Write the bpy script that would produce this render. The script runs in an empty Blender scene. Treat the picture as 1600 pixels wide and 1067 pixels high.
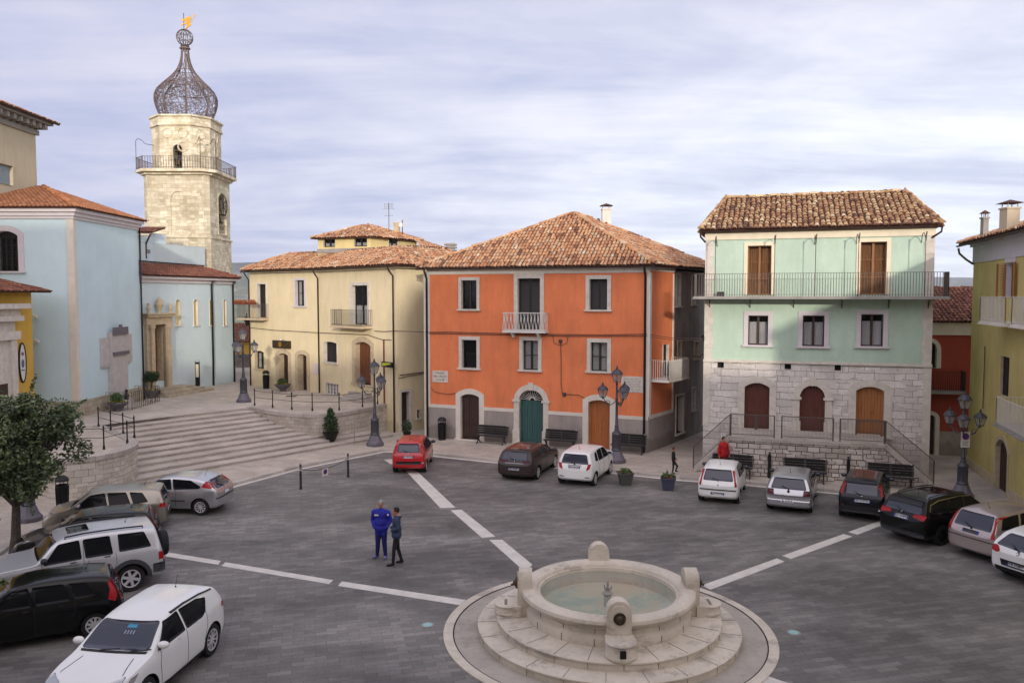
import bpy, bmesh, math, random
from mathutils import Vector, Matrix
from mathutils.geometry import tessellate_polygon
from mathutils.bvhtree import BVHTree
random.seed(7)
SC = bpy.context.scene
COL = SC.collection
R = math.radians
# ---------------------------------------------------------------- camera
CAM_H, F_PX, Y_HOR = 8.2, 1250.0, 463.0        # eye height (m), focal length in photo pixels, horizon row
PITCH = math.atan((533.5 - Y_HOR) / F_PX)
cd = bpy.data.cameras.new('camera'); cam = bpy.data.objects.new('camera', cd); COL.objects.link(cam)
cam.location = (0, 0, CAM_H); cam.rotation_euler = (R(90) - PITCH, 0, 0)
cd.sensor_width = 36; cd.lens = F_PX / 1600 * 36; cd.clip_start = 0.1; cd.clip_end = 30000
SC.camera = cam
# ---------------------------------------------------------------- sky, sun, exposure
SUN_EL, SUN_AZ = 11.0, -6.0      # low afternoon sun behind the camera (azimuth from -Y towards -X)
W = bpy.data.worlds.new('World'); SC.world = W; W.use_nodes = True
nt = W.node_tree; N = nt.nodes; L = nt.links; N.clear()
def nd(tree, t, **k):
    n = tree.nodes.new(t)
    for a, v in k.items():
        if a == 'inp':
            for i, x in v.items(): n.inputs[i].default_value = x
        else: setattr(n, a, v)
    return n
wo = nd(nt, 'ShaderNodeOutputWorld'); bg = nd(nt, 'ShaderNodeBackground', inp={1: 0.12})
sky = nd(nt, 'ShaderNodeTexSky'); sky.sky_type = 'NISHITA'; sky.sun_disc = False
sky.sun_elevation = R(SUN_EL); sky.sun_rotation = R(180 + SUN_AZ); sky.altitude = 700; sky.dust_density = 1.6; sky.ozone_density = 2.5
tc = nd(nt, 'ShaderNodeTexCoord'); sp = nd(nt, 'ShaderNodeSeparateXYZ'); L.new(tc.outputs['Generated'], sp.inputs[0])
def wm(op, a, b=None, clamp=False):
    m = nd(nt, 'ShaderNodeMath', operation=op); m.use_clamp = clamp
    for i, v in enumerate((a, b)):
        if v is None: continue
        if isinstance(v, (int, float)): m.inputs[i].default_value = v
        else: L.new(v, m.inputs[i])
    return m.outputs[0]
zz = wm('MAXIMUM', wm('ADD', sp.outputs[2], 0.10), 0.03)
cu = wm('DIVIDE', sp.outputs[0], zz); cv = wm('DIVIDE', sp.outputs[1], zz)
cx = nd(nt, 'ShaderNodeCombineXYZ'); L.new(cu, cx.inputs[0]); L.new(wm('MULTIPLY', cv, 1.0), cx.inputs[1])
mp = nd(nt, 'ShaderNodeMapping'); mp.inputs['Rotation'].default_value = (0, 0, R(-20)); mp.inputs['Scale'].default_value = (0.30, 0.95, 1); L.new(cx.outputs[0], mp.inputs[0])
nz = nd(nt, 'ShaderNodeTexNoise', inp={'Scale': 1.15, 'Detail': 9.0, 'Roughness': 0.66, 'Distortion': 0.6}); L.new(mp.outputs[0], nz.inputs['Vector'])
nz2 = nd(nt, 'ShaderNodeTexNoise', inp={'Scale': 1.5, 'Detail': 8.0, 'Roughness': 0.6, 'Distortion': .4}); L.new(cx.outputs[0], nz2.inputs['Vector'])
cr = nd(nt, 'ShaderNodeValToRGB'); cr.color_ramp.elements[0].position = .38; cr.color_ramp.elements[1].position = .62
L.new(wm('ADD', wm('MULTIPLY', nz.outputs[0], .62), wm('MULTIPLY', nz2.outputs[0], .38)), cr.inputs[0])
# thicker bright cloud low on the right, lavender veil elsewhere
side = wm('MULTIPLY', wm('ADD', wm('MULTIPLY', sp.outputs[0], 1.1), .62, True), wm('SUBTRACT', 1.0, wm('MULTIPLY', sp.outputs[2], 2.3), True), True)
cl = nd(nt, 'ShaderNodeMix', data_type='RGBA'); L.new(side, cl.inputs[0])
cl.inputs[6].default_value = (4.15, 4.05, 4.75, 1); cl.inputs[7].default_value = (6.3, 6.7, 7.1, 1)
mx = nd(nt, 'ShaderNodeMix', data_type='RGBA')
L.new(wm('ADD', wm('MULTIPLY', cr.outputs[0], .68), wm('ADD', wm('ADD', .04, wm('MULTIPLY', side, .42)), wm('MULTIPLY', sp.outputs[2], .55)), True), mx.inputs[0])
vl = nd(nt, 'ShaderNodeMix', data_type='RGBA'); vl.inputs[0].default_value = .93   # thin high veil over the clear blue
L.new(sky.outputs[0], vl.inputs[6]); vl.inputs[7].default_value = (2.1, 2.4, 3.75, 1)
L.new(vl.outputs[2], mx.inputs[6]); L.new(cl.outputs[2], mx.inputs[7])
gs = wm('POWER', wm('MULTIPLY', sp.outputs[1], -1.0, True), 1.2); gc = nd(nt, 'ShaderNodeCombineXYZ')
for i_, k_ in enumerate((2.7, 2.25, 1.7)): L.new(wm('ADD', 1.0, wm('MULTIPLY', gs, k_)), gc.inputs[i_])
gl_ = nd(nt, 'ShaderNodeVectorMath', operation='MULTIPLY'); L.new(mx.outputs[2], gl_.inputs[0]); L.new(gc.outputs[0], gl_.inputs[1])   # veil glows brighter round the low sun behind the camera
L.new(gl_.outputs[0], bg.inputs[0]); L.new(bg.outputs[0], wo.inputs[0])
sl = bpy.data.lights.new('sun', 'SUN'); sl.energy = 1.6; sl.angle = R(1.6); sl.color = (1, .90, .77)
so = bpy.data.objects.new('sun', sl); COL.objects.link(so)
az, el = R(SUN_AZ), R(SUN_EL)
so.rotation_euler = Vector((math.sin(az) * math.cos(el), math.cos(az) * math.cos(el), -math.sin(el))).to_track_quat('-Z', 'Y').to_euler()
SC.view_settings.view_transform = 'Standard'; SC.view_settings.look = 'None'; SC.view_settings.exposure = 0.68; SC.view_settings.gamma = 1
SC.render.engine = 'CYCLES'
# ---------------------------------------------------------------- measuring helpers (photo pixel -> point on a real plane)
def ray(px, py):
    x = (px - 800) / F_PX; y = (533.5 - py) / F_PX; c, s = math.cos(PITCH), math.sin(PITCH)
    return Vector((x, c + y * s, -s + y * c))
def at(px, py, z=0.0):
    d = ray(px, py); t = (z - CAM_H) / d.z
    return Vector((d.x * t, d.y * t, z))
def hz(px, py, D):                 # point at depth D seen at pixel
    d = ray(px, py); return Vector((0, 0, CAM_H)) + d * (D / d.y)
# ---------------------------------------------------------------- materials
MATS = {}
def srgb(h):
    h = h.lstrip('#'); o = []
    for i in (0, 2, 4):
        v = int(h[i:i + 2], 16) / 255; o.append(v / 12.92 if v <= .04045 else ((v + .055) / 1.055) ** 2.4)
    return (*o, 1)
class Mt:
    def __init__(s, name):
        s.m = bpy.data.materials.new(name); s.m.use_nodes = True; s.t = s.m.node_tree; s.n = s.t.nodes
        s.p = s.n['Principled BSDF']; MATS[name] = s.m
    def nd(s, t, **k): return nd(s.t, t, **k)
    def ln(s, a, b): s.t.links.new(a, b)
    def coord(s, kind='Object'): return s.nd('ShaderNodeTexCoord').outputs[kind]
    def noise(s, vec, scale, detail=4, rough=.55, sc=None):
        if sc:
            m = s.nd('ShaderNodeMapping'); m.inputs['Scale'].default_value = sc; s.ln(vec, m.inputs[0]); vec = m.outputs[0]
        n = s.nd('ShaderNodeTexNoise', inp={'Scale': scale, 'Detail': detail, 'Roughness': rough}); s.ln(vec, n.inputs['Vector']); return n.outputs[0]
    def ramp(s, f, stops):
        r = s.nd('ShaderNodeValToRGB'); s.ln(f, r.inputs[0]); e = r.color_ramp.elements
        while len(e) < len(stops): e.new(.5)
        for i, (p, c) in enumerate(stops): e[i].position = p; e[i].color = c if len(c) == 4 else (*c, 1)
        return r.outputs[0]
    def mix(s, f, a, b, bt='MIX'):
        m = s.nd('ShaderNodeMix', data_type='RGBA', blend_type=bt)
        for i, v in ((0, f), (6, a), (7, b)):
            if isinstance(v, (int, float, tuple)): m.inputs[i].default_value = v
            else: s.ln(v, m.inputs[i])
        return m.outputs[2]
    def mth(s, op, a, b=0.0):
        m = s.nd('ShaderNodeMath', operation=op)
        for i, v in enumerate((a, b)):
            if isinstance(v, (int, float)): m.inputs[i].default_value = v
            else: s.ln(v, m.inputs[i])
        return m.outputs[0]
    def bump(s, h, st=.3, d=.02):
        b = s.nd('ShaderNodeBump', inp={'Strength': st, 'Distance': d}); s.ln(h, b.inputs['Height']); s.ln(b.outputs[0], s.p.inputs['Normal'])
def g3(v): return (v, v, v, 1)
def mul(c, k): return (min(c[0] * k, 1), min(c[1] * k, 1), min(c[2] * k, 1), 1)
def plain(name, col, rough=.6, metal=0, coat=0, var=.12, scale=3, bump=0, spec=None, emit=0):
    if name in MATS: return MATS[name]
    t = Mt(name); c = srgb(col) if isinstance(col, str) else (*col[:3], 1)
    if var:
        f = t.noise(t.coord(), scale, 5); o = t.ramp(f, [(.3, mul(c, 1 - var)), (.7, mul(c, 1 + var))]); t.ln(o, t.p.inputs['Base Color'])
        if bump: t.bump(f, bump, .02)
    else: t.p.inputs['Base Color'].default_value = c
    t.p.inputs['Roughness'].default_value = rough; t.p.inputs['Metallic'].default_value = metal
    if coat: t.p.inputs['Coat Weight'].default_value = coat; t.p.inputs['Coat Roughness'].default_value = .04
    if spec is not None: t.p.inputs['Specular IOR Level'].default_value = spec
    return t.m
def plaster(name, col, stain=.10, streak=.08, dirt=None):
    t = Mt(name); c = srgb(col); v = t.coord()
    a = t.noise(v, .55, 6, .6); b = t.noise(v, 2.2, 5, .65, (1, 1, .22)); e = t.noise(v, 9, 4)
    x = t.ramp(a, [(.32, mul(c, 1 - stain)), (.68, mul(c, 1 + stain))])
    x = t.mix(1.0, x, t.ramp(b, [(.36, g3(1 - streak * 1.6)), (.6, g3(1))]), 'MULTIPLY')
    x = t.mix(1.0, x, t.ramp(e, [(.3, g3(.95)), (.7, g3(1))]), 'MULTIPLY')
    if dirt:
        sx = t.nd('ShaderNodeSeparateXYZ'); t.ln(t.coord(), sx.inputs[0])
        h = t.mth('ADD', sx.outputs[2], t.mth('MULTIPLY', b, -1.4)); x = t.mix(t.ramp(h, [(0, g3(.55)), (.12, g3(0))]), x, srgb(dirt))
    t.ln(x, t.p.inputs['Base Color']); t.p.inputs['Roughness'].default_value = .9
    t.bump(t.noise(v, 38, 4), .25, .012); return t.m
def blocks(name, c1, c2, mortar, bw=.5, bh=.25, ms=.012, dist=.02, uv='UV', off=.5, rough=.85, bump=.5, sq=1, stainc=None, rot=0, bias=0.0, patch=0.0):
    if name == 'tower_stone': patch = .16
    t = Mt(name); v = t.coord(uv)
    n = t.nd('ShaderNodeTexNoise', inp={'Scale': 2.3, 'Detail': 3.0}); t.ln(v, n.inputs['Vector'])
    va = t.nd('ShaderNodeVectorMath', operation='MULTIPLY_ADD'); t.ln(n.outputs['Color'], va.inputs[0]); va.inputs[1].default_value = (dist, dist * 2, 0); t.ln(v, va.inputs[2])
    mpp = t.nd('ShaderNodeMapping'); mpp.inputs['Rotation'].default_value = (0, 0, R(rot)); t.ln(va.outputs[0], mpp.inputs[0])
    b = t.nd('ShaderNodeTexBrick', offset=off, squash=sq, inp={'Scale': 1.0, 'Mortar Size': ms, 'Mortar Smooth': .3, 'Bias': bias, 'Brick Width': bw, 'Row Height': bh})
    b.inputs['Color1'].default_value = srgb(c1); b.inputs['Color2'].default_value = srgb(c2); b.inputs['Mortar'].default_value = srgb(mortar); t.ln(mpp.outputs[0], b.inputs['Vector'])
    x = b.outputs['Color']; bf = b.outputs['Fac']; w = t.coord()
    if name in ('house_stone', 'tower_stone', 'terrace_stone', 'wall_stone'):
        b2 = t.nd('ShaderNodeTexBrick', offset=.43, squash=1.3, inp={'Scale': 1.0, 'Mortar Size': ms * .8, 'Mortar Smooth': .3, 'Bias': bias, 'Brick Width': bw * .62, 'Row Height': bh * .78}); b2.squash_frequency = 3
        b2.inputs['Color1'].default_value = srgb(c1); b2.inputs['Color2'].default_value = srgb(c2); b2.inputs['Mortar'].default_value = srgb(mortar); t.ln(mpp.outputs[0], b2.inputs['Vector'])
        mk = t.ramp(t.noise(w, .55, 2, .4, (1, 1, 1.8)), [(.49, g3(0)), (.51, g3(1))]); x = t.mix(mk, x, b2.outputs['Color']); bf = t.mix(mk, bf, b2.outputs['Fac'])
    x = t.mix(1.0, x, t.ramp(t.noise(w, .8, 6, .65), [(.3, g3(.80)), (.7, g3(1.12))]), 'MULTIPLY')
    x = t.mix(1.0, x, t.ramp(t.noise(w, 14, 5), [(.3, g3(.86)), (.7, g3(1.08))]), 'MULTIPLY')
    if stainc: x = t.mix(t.ramp(t.noise(w, .33, 7, .7), [(.52, g3(0)), (.66, g3(.6))]), x, srgb(stainc))
    if patch: x = t.mix(1.0, x, t.ramp(t.noise(w, .16, 5, .6, (1, 2.2, 1)), [(.38, g3(1 - patch)), (.62, g3(1 + patch * .5))]), 'MULTIPLY')
    t.ln(x, t.p.inputs['Base Color']); t.p.inputs['Roughness'].default_value = rough
    h = t.mth('ADD', t.mth('MULTIPLY', bf, -1.0), t.mth('MULTIPLY', t.noise(w, 12, 4), .5)); t.bump(h, bump, .02); return t.m
def wood(name, col, dark=.6, rough=.55, pw=.14):
    t = Mt(name); c = srgb(col); v = t.coord()
    a = t.noise(v, 3.0, 6, .6, (6, 6, .5)); x = t.ramp(a, [(.28, mul(c, dark)), (.72, mul(c, 1.2))])
    t.ln(x, t.p.inputs['Base Color']); t.p.inputs['Roughness'].default_value = rough; t.bump(a, .25, .01); return t.m
def tiles_mat(name, stops, lichen=.35):
    t = Mt(name); a = t.nd('ShaderNodeAttribute', attribute_name='tint').outputs['Fac']; v = t.coord()
    x = t.ramp(a, [(p, srgb(c)) for p, c in stops])
    x = t.mix(t.ramp(t.noise(v, 1.6, 6, .7), [(.5, g3(0)), (.72, g3(lichen))]), x, srgb('#857a66'))
    x = t.mix(1.0, x, t.ramp(t.noise(v, 9, 5, .6), [(.3, g3(.7)), (.7, g3(1.15))]), 'MULTIPLY')
    t.ln(x, t.p.inputs['Base Color']); t.p.inputs['Roughness'].default_value = .88; t.bump(t.noise(v, 30, 3), .3, .01); return t.m
M = MATS
blocks('piazza_stone', '#6f6c68', '#8b8782', '#575451', .52, .19, .006, .05, 'Object', rot=-14, bump=.4, patch=.34, rough=.72, bias=-.25, stainc='#595652')
blocks('pavement_stone', '#bdb3a6', '#b0a699', '#948a80', .62, .34, .006, .01, 'Object', rot=35, bump=.25, patch=.12)
blocks('pavement_grey', '#b5ada4', '#a8a098', '#8b847d', .8, .42, .007, .01, 'Object', rot=-20, bump=.25, patch=.12)
blocks('step_stone', '#c2b9ae', '#b8afa4', '#9c948b', 1.2, .75, .006, .01, 'Object', rot=38, bump=.2, patch=.1)
blocks('riser_stone', '#b1a89e', '#bab1a7', '#968e85', .9, .3, .01, .01, bump=.4, stainc='#766e66')
blocks('kerb_stone', '#bdb6ac', '#aaa299', '#7d766e', 1.0, .9, .008, .0, bump=.2)
blocks('wall_stone', '#cdc6ba', '#b5ada0', '#8e877c', .52, .26, .012, .035, bump=.6, stainc='#857c70')
blocks('terrace_stone', '#dcd5cc', '#b0a79d', '#524c46', .50, .235, .022, .05, bump=.8, stainc='#8d847b')
blocks('house_stone', '#ddd9d3', '#c3beb8', '#7d7771', .85, .34, .012, .07, bump=.6, off=.37, sq=1.6, stainc='#8f8880')
blocks('base_stone', '#b5ab96', '#a29884', '#7f7767', .55, .27, .01, .02, bump=.5)
blocks('tower_stone', '#e2dac2', '#bcb093', '#968a70', .62, .30, .007, .03, bump=.45, stainc='#a29676')
blocks('rough_stone', '#8f8a82', '#7b766f', '#57534e', .4, .2, .02, .06, bump=.8)
plain('fountain_stone', '#cfc4b2', .75, var=.16, scale=2.2, bump=.25)
plain('trim_stone', '#c6c0b5', .85, var=.12, scale=4, bump=.2)
plain('trim_warm', '#b8a88c', .85, var=.15, scale=4, bump=.2)
plain('white_paint', '#cfccc6', .6, var=.06); plain('white_trim', '#cfc9bd', .8, var=.08, scale=2)
plain('cream_trim', '#d9cfb6', .85, var=.08, scale=2)
plain('lavender_trim', '#c5bfc2', .8, var=.06, scale=2)
plain('iron', '#1b1b1d', .5, metal=.3, var=.2, scale=8); plain('cast_iron', '#65616a', .6, metal=.2, var=.15, scale=5)
plain('lamp_iron', '#47484f', .5, metal=.3, var=.15, scale=5); plain('copper_pipe', '#3a2722', .55, metal=.3, var=.2)
plain('rust_pipe', '#6e3422', .8, var=.2); plain('rail_grey', '#5d5550', .6, metal=.3, var=.15)
plain('dark_bench', '#2c2a2b', .6, var=.15, scale=6); plain('cable', '#463733', .7, var=0)
plain('dark_void', '#0d0b0b', .9, var=0); plain('black_plastic', '#141416', .45, var=0)
plain('curtain', '#b9bab7', .9, var=.12, scale=9); plain('lace', '#c9c9c9', .9, var=.22, scale=30)
plain('dark_shutter', '#2a201e', .55, var=.15, scale=6); plain('frame_dark', '#1d1918', .5, var=.1)
plain('marking', '#cbc7be', .8, var=.12, scale=2.5); plain('manhole', '#3a3737', .6, metal=.4, var=.2)
plain('gold', '#c58b34', .35, metal=.8, var=.2); plain('bronze', '#4c4031', .5, metal=.7, var=.2)
plain('roof_under', '#4a2d22', .95, var=.2); plain('concrete', '#8e8b86', .85, var=.15)
plain('bark', '#4b433a', .95, var=.3, scale=9, bump=.6); plain('soil', '#3b2e24', .95, var=.3, scale=12)
wood('wood_brown', '#6d3f24'); wood('wood_dark', '#38231a'); wood('wood_red', '#592b1f'); wood('wood_orange', '#a8622f'); wood('wood_ochre', '#9c6537', .75); wood('wood_green', '#2c5350', .7); wood('wood_amber', '#8a5a2a')
TS = [(0, '#5a3e2e'), (.18, '#94664a'), (.4, '#b57f59'), (.62, '#c69a72'), (.82, '#b19a80'), (1, '#dcc6a8')]
tiles_mat('roof_tiles', TS, .45)
tiles_mat('roof_tiles_new', [(0, '#8a5836'), (.5, '#ad7048'), (1, '#c28a62')], .12)
tiles_mat('roof_tiles_brown', [(0, '#5c3328'), (.5, '#7e4a37'), (1, '#9c6a50')], .25)
tiles_mat('roof_tiles_ochre', [(0, '#5a4030'), (.25, '#93694a'), (.5, '#ae865c'), (.75, '#bda074'), (1, '#d6c3a0')], .5)
def leafm(name, c0, c1, c2):
    t = Mt(name); a = t.nd('ShaderNodeAttribute', attribute_name='tint').outputs['Fac']
    t.ln(t.ramp(a, [(0, srgb(c0)), (.6, srgb(c1)), (1, srgb(c2))]), t.p.inputs['Base Color'])
    t.p.inputs['Roughness'].default_value = .5; t.p.inputs['Subsurface Weight'].default_value = 0; return t.m
leafm('leaves', '#2a3622', '#485836', '#7d8a5c'); leafm('leaves_bush', '#22311b', '#35502a', '#5e7a3f'); leafm('flowers', '#8e3f2a', '#c8a23e', '#e6dfc8'); leafm('pansies', '#b89a2e', '#d8c648', '#e9e6cf'); leafm('pinks', '#7d5a2f', '#b06a3c', '#c05a48')
def glassm(name, col=(.02, .022, .026), tr=.35):
    t = Mt(name); t.p.inputs['Base Color'].default_value = (*col, 1); t.p.inputs['Roughness'].default_value = .06; t.p.inputs['Specular IOR Level'].default_value = .6
    if tr:
        tb = t.nd('ShaderNodeBsdfTransparent'); ms = t.nd('ShaderNodeMixShader', inp={0: tr}); t.ln(t.p.outputs[0], ms.inputs[1]); t.ln(tb.outputs[0], ms.inputs[2]); t.ln(ms.outputs[0], t.n['Material Output'].inputs[0])
    return t.m
glassm('window_glass', tr=.72); glassm('lamp_glass', (.35, .35, .34), .5); glassm('car_glass', (.008, .009, .011), 0); M['car_glass'].node_tree.nodes['Principled BSDF'].inputs['Specular IOR Level'].default_value = .14; glassm('car_glass_blue', (.03, .035, .055), 0)
# ---------------------------------------------------------------- mesh builder
def tag(o, label=None, cat=None, group=None, kind=None):
    if label: o['label'] = label
    if cat: o['category'] = cat
    if group: o['group'] = group
    if kind: o['kind'] = kind
    return o
def thing(name, label, cat, loc=(0, 0, 0), rz=0, group=None):
    o = bpy.data.objects.new(name, None); COL.objects.link(o); o.location = loc; o.rotation_euler = (0, 0, rz); o.empty_display_size = .2
    return tag(o, label, cat, group)
def wmat(o):
    m = Matrix.LocRotScale(o.location, o.rotation_euler, o.scale)
    return wmat(o.parent) @ m if o.parent else m
class MB:
    def __init__(s): s.v = []; s.f = []; s.mi = []; s.uv = {}; s.t = []; s.cur = 0; s.tint = None
    def face(s, ids, uvs=None):
        if uvs: s.uv[len(s.f)] = uvs
        s.f.append(tuple(ids)); s.mi.append(s.cur); s.t.append(s.tint or 0.0)
    def quad(s, *p, uvs=None):
        n = len(s.v); s.v += [Vector(q) for q in p]; s.face(range(n, n + len(p)), uvs); return s
    def box(s, c, sz, rz=0, M_=None):
        m = (M_ or Matrix.Translation(Vector(c)) @ Matrix.Rotation(rz, 4, 'Z')); hx, hy, hz_ = sz[0] / 2, sz[1] / 2, sz[2] / 2; n = len(s.v)
        for x, y, z in ((-1, -1, -1), (1, -1, -1), (1, 1, -1), (-1, 1, -1), (-1, -1, 1), (1, -1, 1), (1, 1, 1), (-1, 1, 1)): s.v.append(m @ Vector((x * hx, y * hy, z * hz_)))
        for q in ((0, 3, 2, 1), (4, 5, 6, 7), (0, 1, 5, 4), (1, 2, 6, 5), (2, 3, 7, 6), (3, 0, 4, 7)): s.face([n + i for i in q])
        return s
    def bar(s, a, b, w, h=None, up=(0, 0, 1)):        # rectangular bar from a to b
        a, b = Vector(a), Vector(b); d = b - a; ln = d.length
        if ln < 1e-6: return s
        x = d / ln; u = Vector(up)
        if abs(x.dot(u)) > .99: u = Vector((1, 0, 0))
        y = u.cross(x).normalized(); z = x.cross(y)
        m = Matrix((x, y, z)).transposed().to_4x4(); m.translation = (a + b) / 2
        return s.box(None, (ln, w, h or w), M_=m)
    def tube(s, path, r, n=8, cap=True):
        P = [Vector(p) for p in path]; rs = r if isinstance(r, (list, tuple)) else [r] * len(P); base = len(s.v); prev = None
        for i, p in enumerate(P):
            d = (P[min(i + 1, len(P) - 1)] - P[max(i - 1, 0)]).normalized()
            if prev is None: u = d.cross(Vector((0, 0, 1)));  u = (Vector((1, 0, 0)) if u.length < .05 else u).normalized()
            else: u = (prev - d * prev.dot(d)).normalized()
            prev = u; w = d.cross(u)
            for k in range(n):
                a = 2 * math.pi * k / n; s.v.append(p + (u * math.cos(a) + w * math.sin(a)) * rs[i])
        for i in range(len(P) - 1):
            for k in range(n):
                a, b = base + i * n + k, base + i * n + (k + 1) % n; s.face((a, b, b + n, a + n))
        if cap: s.face([base + k for k in range(n)][::-1]); s.face([base + (len(P) - 1) * n + k for k in range(n)])
        return s
    def lathe(s, prof, n=16, c=(0, 0, 0), a0=0, a1=2 * math.pi, uvR=None, ax=None, sq=(1, 1)):
        c = Vector(c); full = abs(a1 - a0 - 2 * math.pi) < 1e-6; m = n if full else n + 1; base = len(s.v); vv = [0]
        for i in range(1, len(prof)): vv.append(vv[-1] + math.hypot(prof[i][0] - prof[i - 1][0], prof[i][1] - prof[i - 1][1]))
        for r, z in prof:
            for k in range(m):
                a = a0 + (a1 - a0) * k / n; q = Vector((r * math.cos(a) * sq[0], r * math.sin(a) * sq[1], z)); s.v.append(c + (ax @ q if ax else q))
        for i in range(len(prof) - 1):
            for k in range(n):
                a, b = base + i * m + k, base + i * m + (k + 1) % m; u = None
                if uvR:
                    t0, t1 = (a0 + (a1 - a0) * k / n) * uvR, (a0 + (a1 - a0) * (k + 1) / n) * uvR; u = ((t0, vv[i]), (t1, vv[i]), (t1, vv[i + 1]), (t0, vv[i + 1]))
                s.face((a, b, b + m, a + m), u)
        return s
    def prism(s, poly, z0, z1, top=True, bot=True):       # vertical prism over a plan polygon (ccw)
        n = len(s.v); k = len(poly)
        s.v += [Vector((p[0], p[1], z0)) for p in poly] + [Vector((p[0], p[1], z1)) for p in poly]; u = 0
        for i in range(k):
            j = (i + 1) % k; l = (Vector(poly[j][:2]) - Vector(poly[i][:2])).length
            s.face((n + i, n + j, n + k + j, n + k + i), ((u, z0), (u + l, z0), (u + l, z1), (u, z1))); u += l
        for z, flip in ((z1, False), (z0, True)):
            if (z == z1 and not top) or (z == z0 and not bot): continue
            o = n + (0 if flip else k)
            for t in tessellate_polygon([[Vector((p[0], p[1], 0)) for p in poly]]):
                a, b, c_ = [Vector(poly[q][:2]) for q in t]; ccw = (b - a).cross(c_ - a) > 0
                t = t if ccw != flip else t[::-1]; s.face([o + q for q in t])
        return s
    def add(s, o, m=None):
        n = len(s.v); s.v += [(m @ p if m else p.copy()) for p in o.v]; k = len(s.f)
        s.f += [tuple(n + i for i in q) for q in o.f]; s.mi += [s.cur or x for x in o.mi]; s.t += o.t
        for a, b in o.uv.items(): s.uv[k + a] = b
        return s
    def build(s, name, mats, parent=None, smooth=False, merge=0, flip=True, mod=None):
        me = bpy.data.meshes.new(name); iv = wmat(parent).inverted() if parent else None
        vs = [(iv @ p if iv else p) for p in s.v]; me.from_pydata(vs, [], s.f); me.validate()
        o = bpy.data.objects.new(name, me)
        for m in (mats if isinstance(mats, (list, tuple)) else [mats]): me.materials.append(MATS[m] if isinstance(m, str) else m)
        if len(me.polygons) == len(s.f):
            me.polygons.foreach_set('material_index', s.mi)
            if smooth: me.polygons.foreach_set('use_smooth', [True] * len(s.f))
            ul = me.uv_layers.new(name='UVMap'); data = [0.0] * (2 * len(me.loops)); li = 0
            for i, p in enumerate(me.polygons):
                if i in s.uv:
                    for q in s.uv[i]: data[li * 2], data[li * 2 + 1] = q[0], q[1]; li += 1
                else:
                    nn = p.normal
                    if abs(nn.z) > .75: tx, ty = Vector((1, 0, 0)), Vector((0, 1, 0))
                    else:
                        tx = Vector((-nn.y, nn.x, 0)).normalized(); ty = Vector((0, 0, 1)) if abs(nn.z) < .3 else nn.cross(tx)
                    for vi in p.vertices:
                        q = vs[vi]; data[li * 2], data[li * 2 + 1] = q.dot(tx), q.dot(ty); li += 1
            ul.data.foreach_set('uv', data)
            if any(s.t): at_ = me.attributes.new('tint', 'FLOAT', 'FACE'); at_.data.foreach_set('value', s.t)
        else:
            print('FACE MISMATCH', name)
        COL.objects.link(o)
        if parent: o.parent = parent
        if merge or smooth:
            bm = bmesh.new(); bm.from_mesh(me)
            if merge: bmesh.ops.remove_doubles(bm, verts=bm.verts, dist=merge)
            bm.to_mesh(me); bm.free()
        if smooth == 'auto':
            me.polygons.foreach_set('use_smooth', [True] * len(me.polygons))
            try: me.set_sharp_from_angle(angle=R(38))
            except Exception as e: print(e)
        return o
def copy_tree(o, parent=None, **kw):
    c = o.copy(); COL.objects.link(c); c.parent = parent
    for ch in list(o.children): copy_tree(ch, c)
    return c
def text_mb(txt, size, mat4):       # lettering as flat mesh, placed by a matrix (x right, y up)
    cu_ = bpy.data.curves.new('t', 'FONT'); cu_.body = txt; cu_.size = size; cu_.align_x = 'CENTER'; cu_.align_y = 'CENTER'; cu_.extrude = .004; cu_.resolution_u = 3
    o = bpy.data.objects.new('t', cu_); COL.objects.link(o); dg = bpy.context.evaluated_depsgraph_get(); me = o.evaluated_get(dg).to_mesh(); m = MB()
    m.v = [mat4 @ v.co for v in me.vertices]
    for p in me.polygons: m.face(p.vertices[:])
    o.evaluated_get(dg).to_mesh_clear(); bpy.data.objects.remove(o); bpy.data.curves.remove(cu_); return m
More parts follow.
